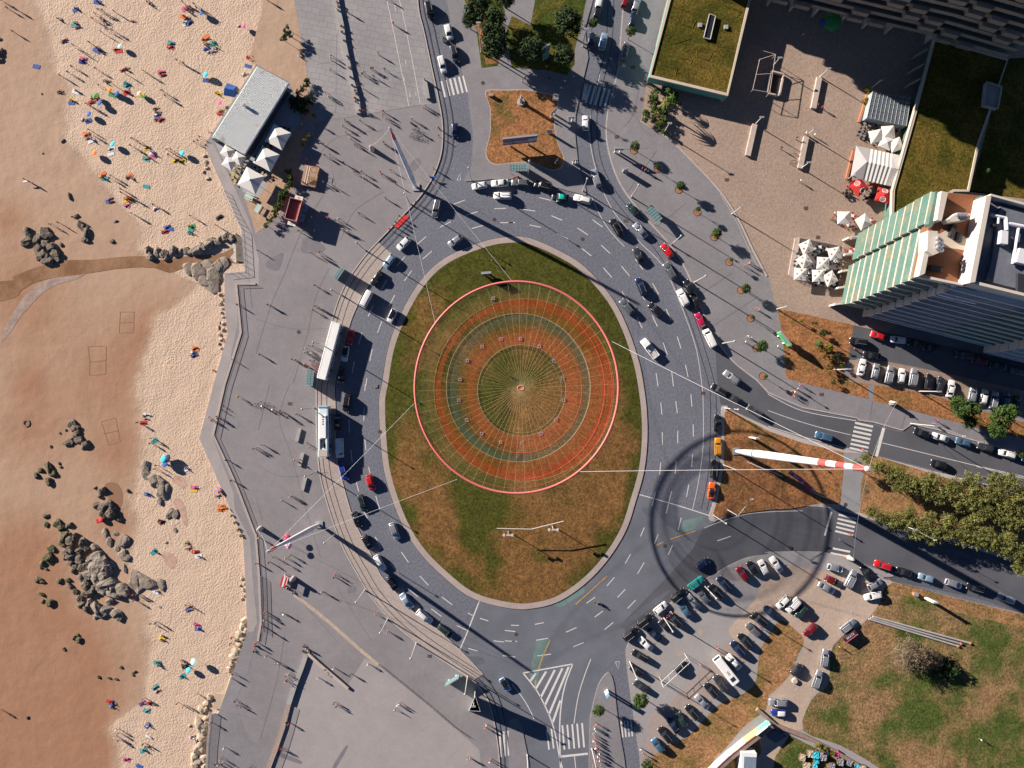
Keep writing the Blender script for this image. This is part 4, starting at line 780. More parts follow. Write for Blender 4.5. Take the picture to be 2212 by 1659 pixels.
def person_mesh(J, name, hair_back=True):
    names = list(J); E = [('pel', 'sp', 2), ('sp', 'ch', 2), ('ch', 'nk', 1), ('nk', 'hd', 0), ('hd', 'tp', 0)]
    for k in 'lr': E += [('pel', 'hp' + k, 3), ('hp' + k, 'kn' + k, 3), ('kn' + k, 'an' + k, 1), ('an' + k, 'to' + k, 1), ('ch', 'sh' + k, 2), ('sh' + k, 'el' + k, 2), ('el' + k, 'wr' + k, 1), ('wr' + k, 'ha' + k, 1)]
    R = {'pel': .145, 'sp': .13, 'ch': .155, 'nk': .062, 'hd': .098, 'tp': .06, 'hp': .098, 'kn': .062, 'an': .042, 'to': .035, 'sh': .062, 'el': .045, 'wr': .032, 'ha': .036}
    me = bpy.data.meshes.new(name); me.from_pydata([J[n] for n in names], [(names.index(a), names.index(b_)) for a, b_, _ in E], [])
    o = bpy.data.objects.new('tmp', me); COL.objects.link(o)
    m = o.modifiers.new('s', 'SKIN'); sv = me.skin_vertices[0].data
    for i, n in enumerate(names): r = R.get(n, R.get(n[:2])); sv[i].radius = (r, r * (.82 if n in ('sp', 'ch', 'pel') else 1)); sv[i].use_root = (n == 'pel')
    s2 = o.modifiers.new('u', 'SUBSURF'); s2.levels = 1
    dg = bpy.context.evaluated_depsgraph_get(); out = bpy.data.meshes.new_from_object(o.evaluated_get(dg)); bpy.data.objects.remove(o); out.name = name
    for mm in (SKIN[0], HAIR[0], CLO['white'], CLO['denim']): out.materials.append(mm)
    seg = [(Vector(J[a]), Vector(J[b_]), t) for a, b_, t in E]; hd = Vector(J['hd']); nk = Vector(J['nk']); up = (Vector(J['tp']) - hd).normalized()
    for f in out.polygons:
        c = f.center; best = None
        for a, b_, t in seg:
            d = b_ - a; u = max(0, min(1, (c - a).dot(d) / d.length_squared)); dist = (c - a - d * u).length
            if best is None or dist < best[0]: best = (dist, t, u)
        t = best[1]; mi = {0: 0, 1: 0, 2: 2, 3: 3}[t]
        if (c - hd).length < .2 and (c - nk).dot(up) > .02 and t == 0:
            mi = 1 if ((c - hd).dot(up) > .02 or c.x < hd.x - .03 or up.x < -.8) else 0
        f.material_index = mi; f.use_smooth = True
    return out
PM = {'s': [person_mesh(P_stand(0), 'person_standing'), person_mesh(P_stand(1.2), 'person_walking')], 't': [person_mesh(P_sit(), 'person_sitting')], 'l': [person_mesh(P_lie(0), 'person_lying'), person_mesh(P_lie(1), 'person_lying_back')], 'b': [person_mesh(P_ride(), 'person_riding')]}
POSE = {'s': 'standing', 't': 'sitting', 'l': 'lying', 'b': 'riding'}
CODE = dict(w='white', k='black', r='red', b='blue', n='navy', t='teal', g='green', y='yellow', o='orange', p='pink', e='grey', i='beige', d='denim', v='purple')
NP = [0]
def person(pos, pose, top=None, bot=None, z=0.15, ang=None, where='', group=None, extra='', bare=False):
    i = NP[0]; NP[0] += 1
    top = CODE[top] if top else rnd.choice(['white', 'black', 'grey', 'navy', 'blue', 'beige', 'white', 'denim', 'red', 'black'])
    bot = CODE[bot] if bot else rnd.choice(['black', 'denim', 'navy', 'grey', 'beige', 'denim', 'black'])
    v = rnd.randrange(len(PM[pose])); me = PM[pose][v]
    o = bpy.data.objects.new('person', me); COL.objects.link(o); o.location = W(pos, z)
    if ang is None: ang = rnd.uniform(0, 360) if pose != 'l' else rnd.choice([15, 25, 200, 35, -10])
    o.rotation_euler = (0, 0, math.radians(ang)); s = rnd.uniform(.96, 1.07) if 'child' not in extra else .7; o.scale = (s, s, s)
    sk = rnd.choice(SKIN); set_slot(o, 0, sk); set_slot(o, 1, rnd.choice(HAIR[:3] if rnd.random() < .85 else HAIR[3:]))
    set_slot(o, 2, sk if bare else CLO[top]); set_slot(o, 3, CLO[bot])
    verb = {'s': ['standing', 'walking'], 't': ['sitting'], 'l': ['lying', 'reclining'], 'b': ['riding']}[pose][v]
    desc = ('%s person in %s and %s' % (verb, top, bot)) if not bare else '%s bare chested person in %s' % (verb, bot)
    later(o, desc + extra, where, 'person', group); return o
def people(tile, s, where, group, z=0.15):
    c, r = int(tile[0]), int(tile[1])
    for t in s.split():
        q = t.split(','); x, y = float(q[0]), float(q[1]); code = q[2] if len(q) > 2 else 's'
        pose = code[0]; top = code[1] if len(code) > 1 and code[1] != '-' else None; bot = code[2] if len(code) > 2 else None
        person(D(c, r, x, y), pose, top, bot, z, where=where, group=group, bare=(top is None and z < 0 and rnd.random() < .7))
BZ = ZB + .02
G1 = 'people on the beach'; G2 = 'people on the promenade'
people('00', '25,12 80,82 152,88 130,285 505,165,tk 650,402,sb 705,450 790,380 845,605 637,585 605,635,st 537,662 815,172 870,100,st 903,105 838,130 895,290 938,268,sb 985,270', 'on the sand at the upper left', G1, BZ)
people('00', '1000,110 1105,650 1258,625 1285,645,sw 1540,530,sb 1600,560 1415,795 1445,840 865,745 1002,748 765,908 800,925 1060,605,lr 1090,600,tr 1395,625,lr 1405,650,lr 1085,590,lp', 'right of the orange beach umbrella', G1, BZ)
people('00', '785,1130 797,1165 1160,1207,sk 1200,1225 1145,1265,sb 1240,1332,sg 1455,1300 1490,1300 1470,1345 975,1525 963,1545 1735,1190 1692,1232 1722,1222 1820,1138,tw 1060,1640', 'on the dry sand around the cyan parasols', G1, BZ)
people('00', '845,15,tb 1275,20,tv 1300,45,tb 655,75,tb 648,205,tg 670,235,lr 1150,185,lr 555,345,lr 548,360,l 840,420,tb 855,440,tr 880,160,tr 905,190,tb 1000,425,lr 1480,380,lt 1470,405,lr 700,520,tk 722,515,lp 660,785,tw 515,790,lk 530,805,lk 620,865,ty 905,710,t 930,700,l 1090,715,tw 1100,740,lt 1095,795,tr', 'in the upper left beach groups', G1, BZ)
people('00', '800,840,lp 830,850,lo 790,885,lr 720,1030,l 755,1045,lb 1345,935,lk 1360,965,lk 1362,990,lw 1390,1032,lr 1355,1030,lk 745,1165,lo 760,1190,l 795,1210,tw 955,1290,l 1270,1275,ly 1310,1315,tw 1330,1330,tp 1270,1370,lg 1520,1385,ly 1570,1390,ly 880,1520,ly 900,1540,tk 1105,1530,lk 1130,1540,to', 'sunbathing left of the beach restaurant', G1, BZ)
people('00', '1590,30,sr 1600,80,tk 1620,70,tw 1650,60,tp 1690,50,sk 1710,80,sk 1640,110,tk 1590,140,tr 1615,160,lk 1600,195,lw 1640,195,lb 1760,110,sk 1765,340,lk 1790,335,lo 1770,390,tw 1800,380,lk 1840,370,tg 1855,400,tk 1780,430,lb 1810,445,lw 1845,445,lp 1790,695,tb 1810,690,tw 2070,225,lw', 'in the large upper beach groups', G1, BZ)
people('00', '2140,500,tr 2165,510,to 2185,495,tr 2195,530,tg 2110,640,lw 1900,965,lr 1915,985,lr 1870,810,tk 230,1555,sk 270,1575', 'near the left wall of the beach restaurant', G1, BZ)
people('01', '950,60,lb 960,85,lr 1085,65,ty 1115,60,tr 1095,115,lp 1062,10,sk 1150,55 1340,115,s 1345,150,lp 1150,190,sr 1180,205,sw 1445,300,lb 1425,340,lr 1640,300,tk 1645,345,tt 1900,215,lk 1880,295 650,225,sr 520,270,so 455,285 1655,210 1680,1350,lo 1670,1385,lw 1680,1410,lv 1850,1540,tr', 'on the sand near the stream', G1, BZ)
people('02', '1250,270,lw 1280,270,lk 1260,300,l 1235,335,lr 1200,330,sg 1320,465,sk 1345,490,st 1310,510,sk 1430,640,tb 1440,690,tk 1350,730,s 1360,700 1610,730,tw 1690,900,lp 1880,965,l 1910,1080,lo 1935,1050 1275,945,tt 880,1165,ty 1395,1190,lr 1610,1375,tg 1625,1420,lr 1690,1450,lo 1720,1485,tw 1330,1440,tt 590,1440,sb', 'on the sand in the middle of the beach', G1, BZ)
people('03', '1170,150,sr 1200,150 1170,205,sr 1350,130,tw 1315,400 1360,395,st 1400,510,tw 1390,540,ty 1630,265,lo 1640,290,lb 1620,240 1700,420,lp 1710,450,tw 2010,525,sr 2040,555,tk 2000,575 1360,745,tt 1370,770,t 1340,960,lt 1360,990,l 955,1085,tr 980,1110,lb 960,1120,tw 1250,1050,sk 1235,1100,lv 1275,1100,lr 1290,1090,tr 1270,1160,lt 1280,1290,tw 1540,1090,so 1600,1110,sp 1700,1010,st 1020,1315,sw 1030,1350 1005,1380,sw 1035,1410,sk 1250,1440,sk 1260,1470,tk 1240,1500,tt 1095,1580,lp 1660,1390,lp 1680,1400,tw 10,1150,s 1570,720,tr 1600,740,tk 1580,760,tg 1610,770,tk 1570,860,tt', 'on the lower beach', G1, BZ)
# promenade
people('10', '795,110 1190,215,sr 1062,475,sr 655,490,sw 650,520,sw 648,608,s 1000,605,sk 1015,600,sr 1115,608 935,635,sw 925,650,sk 1020,670,sk 605,810,s 375,490,tw 1460,700,si 100,5 1135,-5', 'on the paved upper promenade', G2)
people('10', '1105,970,so 1100,1000,so 1125,1035,sw 775,1050,sk 800,1065,sk 820,1080,se 905,1050 755,1095 785,1155,sk 820,1205,sw 555,1085,sk 400,1080,so 570,1245,sw 590,1255,sk 860,1255,s 880,1265,sr 905,1280 600,1350 645,1345 450,1390,sr 765,1415 855,1495,sr 915,1490 935,1545 1080,1495,sr 1090,1515,sr 1165,1475 1110,1240,sr 1125,1260 1350,1035,sw 1340,1065,tb 1465,920,sw 1445,930,sw 1580,1115,sk 1590,1125 1580,1180,st 1535,1460,sy 1500,1530,sk 545,1575,sk 590,1580,sb 670,1610,sb 410,1580,sk 1205,1590', 'on the promenade above the leaning mast', G2)
people('10', '700,20,to 715,55,tb 705,90,tw 740,230,tk 740,280,tr 760,355,tk 790,490,tb 795,510,tw 805,590,tk 820,670,tb 830,740,tk 855,790,tr 860,810,tw 855,850,tr 860,880,tk 905,930,sg 895,955,tb 930,960,tr 885,740,sk', 'on the long stone bench wall of the promenade', G2, .55)
people('11', '1125,60,sk 895,190,sk 555,195,sk 625,225,sr 635,235,sr 720,240,sw 690,250,sk 490,225,sw 460,250,sk 500,300,sb 515,340,sw 375,340,sr 420,345,si 460,355,sk 740,330,sk 765,335,si 800,345,sw 480,530,si 555,525,sr 575,560,sw 595,580,sr 615,590,sr 25,510,sb 515,810,sk 110,975,sr 135,985,sk 520,990,sk 545,1005,sr 580,1015,si 495,1020,sr 40,1405,sk 2040,600,sk', 'on the promenade around the red drinks kiosk', G2)
people('11', '465,1330,sr 500,1330,sk 440,1352,sw 425,1388,sw 455,1385,sk 490,1395,sw 465,1405,sk 475,1455,sr 510,1460,sk 545,1470,st 480,1475,sw 495,1500,sr 515,1510,sr 470,1520,si 525,1530,sr 520,1550,sr 320,1445,sk 345,1450,sk 425,1490,sw 445,1510,sr 535,1500,sr 2190,1590,s', 'in the crowd by the long bus', 'people boarding the bus')
people('11', '1245,215,sk 1190,295,sk 1160,325,sr 1225,240,sk 1385,95,sk 1212,265,sk', 'standing at the edge of the red carpet', G2)
people('12', '15,550,sr 65,525,sk 215,230,sr 235,245,sr 280,280,si 360,260,sb 375,270,sw 340,655,s 380,650,tp 375,670,to 315,965,sr 300,970 230,1005,sw 265,1500,sy 265,1550,sr 160,1490,sk 305,1475,sk 120,1535,sr 10,1545,sk 30,1325,sw 690,1640,sr 265,1640,sw', 'between the tram and lower mast', G2)
people('01', '2060,975,sk 2015,1450,sw', 'by the sea wall railing', G2)
people('02', '2070,110,by 1810,290,sw 1840,315,sr 1885,280,sk 1895,295,sk 1965,655,sk 2010,830,sk 2200,555,sr', 'by the sea wall railing', G2)
people('13', '680,5,sk 575,130,sw 590,140 1040,325,so 1140,475,sr 255,50,tw 235,70,tw 250,90,tk 270,100,tw 320,145,tt 85,305,so 110,340,sr 80,375,sw 60,430,sr 155,490,sr 10,570,so 5,600,sr 95,685,si 180,740,si 205,745,sw 970,755,sw 675,790,sw 820,840,sk 540,875,sw 270,845,sr 290,840,sw 260,905,so 275,890,sk 415,610,tk 440,620,sw 400,640,tk 455,640,tw 595,800,tk 620,820,tw 650,850,tk 630,835,te 680,1085,sr 700,1115,sk 1225,1105,sw 1245,1095,sw 1205,1145,sw 270,1250,sk 290,1265,sr 205,1480,sr 235,1485,sr 1990,1275,sw 1975,1300,so 1830,1560,sg 1850,1565,sr 2030,1575,sr 2020,1590,sw', 'on the lower promenade and pale square', G2)
people('03', '2205,600,tr 2195,650,tk 2020,835,sk 2000,880,sw 2040,1070,sk 2060,1105,sk 2090,1120,sb 1830,1165,sw 1830,1260,sv 1945,1475,sw 1920,1570,si 1870,1610,sk 1900,1620,sw 1930,1610,sk 2170,1640', 'on the sea walk above the boulders', G2)
people('20', '115,685,sk 90,710,sw 320,690,sk 455,715,sw 530,680,sw 545,660 425,775,sw 645,745,sw 1120,1465,sr 1145,1480,si 1170,1490,sw 2050,800,sw', 'around the square dry lawn', 'people on the north and east pavements')
people('30', '545,250,sw 480,240,sr 370,305,sr 290,315,sw 425,910,tw 455,935,sr 315,1160,sw 390,1175,sw 235,1200,sk 105,1285,sk 270,1570,sw 2090,1270', 'on the gravel plaza', 'people on the gravel plaza')
people('21', '2005,640,sr 2040,620,sw 2055,610,sr 2105,1010,sr 2120,1020,sw 2030,1250,sw 2055,1260,sw 2005,1295,sw', 'on the pavement beside the little trees', 'people on the north and east pavements')
people('31', '545,225,sr 560,190,sw 530,230,sr 70,1335,sw', 'on the gravel plaza', 'people on the gravel plaza')
people('32', '190,60,so 215,70,sw 240,40,sw 270,5,sp 220,90,sr 210,105,sp 1440,310,sr 1415,340,sb 1860,465,sg 610,1340,sb', 'on the pavements along the east road', 'people on the north and east pavements')
people('23', '720,1265,so 710,1300,sw 720,1320,sw 705,1360,st 715,1390,sr 700,1410,sw 720,1440,sr 715,1470,sw 735,1490,sr 720,1510,sr 750,1520,sw 735,1545,sw 725,1575,sr 755,1580,sw 765,1640,st 700,1635,sr', 'in the long queue on the south pavement', 'people queueing on the south pavement')
people('23', '1765,610,so 1620,760,sr 1130,1530,sr 1105,1480,sw 2125,430,sr 1375,310,sr', 'in the car park', 'people in the car park', .14)
people('33', '600,600,sy 1820,1400', 'in the car park', 'people in the car park', .14)

# bicycles, motorbikes, surfboard
def ring_pts(c, r, n=16): return [Vector(c) + Vector((math.cos(2 * math.pi * i / n) * r, 0, math.sin(2 * math.pi * i / n) * r)) for i in range(n + 1)]
def bicycle(pos, ang, where, z=.15, rider=None):
    r = empty('bicycle', W(pos, z), math.radians(ang))
    for x in (-.52, .52): g = MB(); g.path(ring_pts((x, 0, .34), .33), .022, 4); g.build('wheel', [M_tyre], r)
    g = MB(); fr = [(-.52, 0, .34), (-.1, 0, .3), (.38, 0, .75), (-.22, 0, .78), (-.52, 0, .34)]; g.path([Vector(p) for p in fr], .025, 5); g.tube((-.1, 0, .3), (-.25, 0, .9), .02, n=5); g.tube((.38, 0, .75), (.52, 0, .34), .02, n=5); g.tube((.38, 0, .75), (.36, 0, .95), .02, n=5); g.build('frame', [M_dark], r)
    g = MB(); g.tube((.38, -.28, .98), (.38, .28, .98), .018, n=5); g.build('handlebar', [M_grey], r)
    g = MB(); g.sphere((-.26, 0, .93), .11, sq=(1.3, .7, .4)); g.build('saddle', [M_trim], r)
    later(r, 'dark bicycle', where, 'bicycle', 'bicycles'); return r
def bikes(tile, s, where):
    c, r = int(tile[0]), int(tile[1])
    for t in s.split():
        q = t.split(','); x, y, a = float(q[0]), float(q[1]), float(q[2]); bicycle(D(c, r, x, y), a, where)
        if len(q) > 3: person(D(c, r, x, y), 'b', q[3][0], q[3][1], .15, a, where=where, group='cyclists', extra=' on bicycle')
bikes('10', '640,850,120,wk 1385,1120,20 1405,1140,-30,kb 1340,1170,60 1370,1180,10 1420,1190,40 1360,1135,-70', 'above the red carpet')
bikes('12', '90,165,10 60,190,-20,wk 30,165,40 150,220,-20,wk 460,520,-40 480,545,20', 'left of the tram')
bikes('13', '245,320,-20,wk 290,345,-30', 'above the pale lower square')
bikes('02', '1945,200,-50 1930,230,-40 2190,175,20', 'leaning at the sea wall railing')
bikes('32', '800,560,-20,rk 690,1290,-30,rr', 'on the east zebra crossings')
bikes('20', '330,690,-20', 'in the shade above the square dry lawn')
bikes('30', '235,1335,-15 215,1390,10 205,1420,-12 250,1400,20', 'leaning at the stone bench on the gravel plaza')
def motorbike(pos, ang, where, col, z=0.0, rider=True):
    r = empty('motorcycle', W(pos, z), math.radians(ang))
    for x in (-.72, .72): g = MB(); g.tube((x, -.08, .31), (x, .08, .31), .31, n=14); g.build('wheel', [M_tyre], r)
    g = MB(); g.loft([[Vector((x, y * w, zc + zz * hh)) for y, zz in ((-.6, -1), (-1, 0), (-.5, 1), (.5, 1), (1, 0), (.6, -1))] for x, w, zc, hh in ((-.85, .06, .75, .06), (-.5, .16, .68, .12), (0, .2, .62, .25), (.3, .2, .75, .2), (.6, .16, .82, .14), (.8, .05, .72, .08))]); g.build('body', [CLO[col]], r)
    g = MB(); g.tube((.45, -.36, 1.0), (.45, .36, 1.0), .025, n=5); g.build('handlebar', [M_grey], r)
    g = MB(); g.sphere((-.25, 0, .82), .3, sq=(1.2, .5, .25)); g.build('seat', [M_trim], r)
    later(r, '%s motorcycle' % col, where, 'motorcycle', 'motorcycles')
    if rider: o = person(pos, 'b', 'k', 'k', z - .12, ang, where=where, group='motorcyclists', extra=' on motorcycle')
motorbike(D(1, 0, 1612, 340), 290, 'beside the white car on the north west road', 'green'); motorbike(D(2, 3, 745, 232), 170, 'crossing the lower right of the ring', 'black')
motorbike(D(2, 1, 405, 80), 200, 'beside the green roofed taxi', 'white', rider=False); motorbike(D(2, 0, 30, 1540), 20, 'by the bus shelter below the dry lawn', 'red', .15, False)
motorbike(D(2, 3, 2050, 350), 140, 'between the parked cars of the lower row', 'navy', .14, False); motorbike(D(3, 1, 745, 1362), 150, 'between the first cars of the shaded side street', 'red', .17, False); motorbike(D(2, 3, 1345, 345), 45, 'between cars of the upper diagonal row', 'red', .12, False)
def board(pos, ang, z, col, label, L=2.0):
    r = empty('surfboard', W(pos, z), math.radians(ang)); g = MB()
    g.loft([[Vector((x * L / 2, y * w, zz)) for y, zz in ((-1, .03), (-.5, .07), (.5, .07), (1, .03), (0, 0))] for x, w in ((-1, .06), (-.8, .2), (-.2, .28), (.3, .27), (.8, .15), (1, .02))]); g.build('deck', [CLO[col]], r)
    g = MB(); g.box(-.9, -.7, -.015, .015, -.14, .0); g.build('fin', [M_trim], r); tag(r, label, 'surfboard', 'surfboards')
board(D(0, 0, 230, 1570), 5, .4, 'white', 'white surfboard carried under the arm by the surfer on the wet sand'); board(D(0, 3, 1285, 1392), -25, ZB + .15, 'white', 'white surfboard lying on the lower beach')
board(D(1, 0, 1530, 1530), 5, 1.0, 'blue', 'blue and white surfboard carried at the promenade kerb'); board(D(1, 1, 2160, 22), 0, 1.62, 'white', 'upper white surfboard strapped on the white estate car', 2.4); board(D(1, 1, 2160, 42), 0, 1.62, 'white', 'lower white surfboard strapped on the white estate car', 2.4)

# beach towels
def towels(tile, s, where):
    c, r = int(tile[0]), int(tile[1])
    for t in s.split():
        q = t.split(','); x, y, col = float(q[0]), float(q[1]), CODE[q[2]]; a = math.radians(float(q[3]) if len(q) > 3 else rnd.uniform(-30, 50))
        g = MB(); w_, l_ = rnd.uniform(.45, .55), rnd.uniform(.85, 1.0); n = 7
        rows = [[Vector((-l_ + 2 * l_ * i / n, -w_ + 2 * w_ * j / 3, .03 + rnd.uniform(0, .05))) for j in range(4)] for i in range(n + 1)]
        vs = [v for rw in rows for v in rw]; g.add(vs, [(i * 4 + j, (i + 1) * 4 + j, (i + 1) * 4 + j + 1, i * 4 + j + 1) for i in range(n) for j in range(3)], 0, True)
        o = g.build('beach_towel', [CLO[col]]); o.location = P(c, r, x, y, ZB); o.rotation_euler = (0, 0, a); later(o, '%s beach towel' % col, where, 'towel', 'beach towels')
towels('00', '842,20,b 645,215,t 655,85,b 835,440,b 1025,440,r 1480,372,t 1472,408,r 712,538,b 722,508,p 655,795,w 618,890,b 625,868,y 1095,745,t 1100,725,t 1095,800,r 1400,640,r 1395,625,p 820,830,g 812,850,o 790,880,r 765,1045,b 1360,1000,b 1385,1035,r 745,1160,o 790,1220,w 965,1290,w 958,1332,w 1265,1285,y 1320,1320,w 1325,1352,p 1265,1375,t 1515,1390,y 1578,1388,y 890,1505,o 905,1545,t 1120,1520,o 1265,1612,t 1585,145,o 1605,205,w 1635,200,b 1600,75,p 1780,320,o 1770,345,o 1790,430,b 1835,445,w 1840,380,t 1785,695,b 2160,510,r 2145,572,b 1912,945,i 1905,972,r 1885,805,y 1235,830,g 1215,820,y 970,820,g 315,575,b', 'on the upper beach')
towels('01', '945,80,b 1095,70,y 1120,60,r 1095,118,p 1350,152,w 1445,305,b 1425,345,r 1470,320,b 1645,340,t 1655,300,g 1895,220,k 1690,1352,o 1675,1405,b', 'around the beach stream')
towels('02', '1270,268,w 1240,335,r 1335,490,t 1440,650,v 1615,735,w 1680,895,p 1675,920,y 1275,955,b 860,1180,r 1395,1190,k 1610,1378,i 1690,1450,r 1715,1490,w 1330,1450,t 1910,1085,o 1915,1060,o', 'in the middle of the beach')
towels('03', '1345,135,w 1630,285,b 1700,420,p 1712,455,b 1400,540,y 1360,748,t 1340,962,t 970,1105,b 950,1085,r 1235,1100,v 1280,1100,r 1268,1165,t 1275,1290,b 1240,1505,t 1095,1590,p 1205,1645,b 1575,865,t 1600,780,k 1660,1395,w', 'on the lower beach')
# ------------------------------------------------------------------ text helper
def text_mesh(s, size, m, name, parent, M, extrude=.01, align='CENTER'):
    cu = bpy.data.curves.new('t', 'FONT'); cu.body = s; cu.size = size; cu.extrude = extrude; cu.align_x = align; cu.align_y = 'CENTER'
    o = bpy.data.objects.new('t', cu); COL.objects.link(o); me = bpy.data.meshes.new_from_object(o.evaluated_get(bpy.context.evaluated_depsgraph_get())); bpy.data.objects.remove(o)
    me.transform(M); me.materials.clear(); me.materials.append(m); return link(name, me, parent)
M_cream = mat('cream_wall', (.52, .45, .36), .8, var=(.3, .06)); M_copper = mat('green_copper', (.085, .17, .14), .6, var=(.25, .12, 1.2, .12), col2=((.19, .165, .10), .3, .52, .66))
M_copd = mat('green_copper_soffit', (.10, .29, .25), .65, var=(.4, .1)); M_wall = mat('white_wall', (.54, .49, .42), .8, var=(.3, .05)); M_slabe = mat('balcony_slab', (.62, .63, .62), .8, var=(.5, .06))
M_wood = mat('wood_deck', (.22, .085, .04), .6, var=(.4, .15, 3, .15)); M_roofgrey = mat('roof_felt', (.13, .14, .17), .9, var=(.4, .14, 3, .1)); M_glassd = mat('window_glass', (.02, .028, .035), .12, spec=.7)
M_teal = mat('shelter_glass', (.16, .30, .30), .2, spec=.6, alpha=.85); M_duct = mat('duct_white', (.66, .66, .68), .5); M_stone = mat('bench_stone', (.46, .38, .33), .85, var=(.8, .1)); M_conc = mat('raw_concrete', (.33, .32, .31), .85, var=(.6, .12))
Bd = lambda x, y: (1766 + x / 4.96, 412.5 + y / 4.96)
def quad(g, pts, z0, z1, mi=0, side=None): g.prism(pts, z0, z1, mi, side)
# ------------------------------------------------------------------ stepped green copper tower
tw = empty('apartment_tower', W(Bd(900, 1000), 0)); tag(tw, 'tall stepped tower with green copper bands and cream ledges above the parasol terraces', 'building')
SWp = [(250, 1220), (305, 1213), (370, 1188), (440, 1163), (508, 1135), (583, 1105), (660, 1080), (737, 1045), (820, 1013), (905, 980), (992, 945), (1087, 910)]
NWp = [(335, 800), (470, 465), (525, 430), (600, 390), (675, 350), (750, 305), (830, 258), (910, 210), (995, 163), (1085, 110), (1175, 60), (1265, 5)]
ZL = [3.5 + 3.15 * i for i in range(13)]; EV = Vector((57, -14.6, 0)); zf = lambda v, z: Vector((v.x, v.y, z))
for i in range(12):
    z0 = ZL[i]; z1 = ZL[i + 1] if i < 11 else ZL[11] + .6
    sw = W(Bd(*SWp[i]), z0); nw = W(Bd(*NWp[i]), z0); wd = (nw - sw).normalized(); inn = EV.normalized(); jut = 8.2
    se = sw + EV; ne = nw + EV * 1.0; s1 = sw + inn * jut * .62
    mid = sw + (nw - sw) * (.62 if i else 1); west = inn * -.55
    # solid floor: recessed south side, copper west side
    g = MB(); rec = wd * 3.2
    fl = [sw, s1 + wd * .3, s1 + rec, se + rec, ne, nw] + ([mid + west + wd * .2, mid + west * 0] if 0 else [])
    quad(g, fl, z0, z1 - .35, 0); under(g.build('storey_wall', [M_copper]), tw)
    g = MB(); quad(g, [sw - inn * .16 - wd * .1, s1 - wd * .1, s1 + rec, se + rec, ne, nw - inn * .16], z1 - .5, z1 - .04, 0); 
    if i < 11: under(g.build('ledge', [M_wall if i > 8 else M_cream]), tw)
    if i and i < 11:
        g = MB(); quad(g, [mid - inn * .9, mid + inn * .3, nw + inn * .3, nw - inn * .9], z0, z1 - .4, 0); quad(g, [mid - inn * .95, mid + inn * .3, nw + inn * .3, nw - inn * .95], z1 - .4, z1 - .1, 1); under(g.build('north_bay', [M_copper, M_cream]), tw)
    # south balconies
    g = MB(); b0 = s1 + inn * 1.2; quad(g, [b0 - wd * 1.0, b0 + wd * 3.2, se + wd * 3.2, se - wd * 1.0], z0 - .18, z0, 0); quad(g, [b0 - wd * 1.12, b0 - wd * .95, se - wd * .95, se - wd * 1.12], z0 - .22, z0 + .18, 0); under(g.build('balcony_slab', [M_slabe]), tw)
    g = MB(); g2 = b0 + inn * 18; quad(g, [g2 - wd * 1.0, g2 - wd * .9, se - wd * .9, se - wd * 1.0], z0 + .18, z0 + 1.0, 0); quad(g, [s1 - wd * .1, s1 + wd * .15, s1 + inn * 7 + wd * .15, s1 + inn * 7 - wd * .1], z1 - 1.0, z1 - .4, 0); under(g.build('balcony_rail', [M_copd]), tw)
    g = MB()
    for k_ in range(11):
        q = b0 + inn * (2 + 4.4 * k_) + wd * 3.18; g2q = q + inn * 3.4
        quad(g, [q, g2q, g2q - wd * .06, q - wd * .06], z0 + .3, z1 - .8, 0)
    under(g.build('window', [M_glassd]), tw)
    for off in (0, 32.0):
        g = MB(); f0 = s1 + inn * (.9 + off); ext = 1.5 if off == 0 else 2.6; quad(g, [f0 - wd * ext, f0 + inn * .45 - wd * ext, f0 + inn * .45 + wd * 3.1, f0 + wd * 3.1], z0 - .2, z1 - .45, 0); under(g.build('fin_wall', [M_wall]), tw)
    if i < 6:
        g = MB(); q0 = s1 + inn * 33; quad(g, [q0 - wd * 2.7, q0 - wd * 1, se - wd * 1, se - wd * 2.7], z0 - .2, z0 + .12, 0); under(g.build('deep_balcony', [M_slabe]), tw)
# ground floor pilotis
for k_ in range(5):
    g = MB(); a = W(Bd(*SWp[0]), 0) + (W(Bd(*NWp[0]), 0) - W(Bd(*SWp[0]), 0)) * (k_ / 2.4); quad(g, [a + Vector((-3.2, -.5, 0)), a + Vector((4, .6, 0)), a + Vector((4, 1.1, 0)), a + Vector((-3.0, 0, 0))], .15, 3.5, 0); under(g.build('buttress', [M_wall]), tw)
g = MB(); a = W(Bd(*SWp[0]), 0); b_ = W(Bd(*NWp[1]), 0); quad(g, [a + Vector((4, 2, 0)), a + EV + Vector((4, 2, 0)), b_ + EV, b_ + Vector((4, 0, 0))], .15, 3.5, 0); under(g.build('ground_floor', [M_conc]), tw)
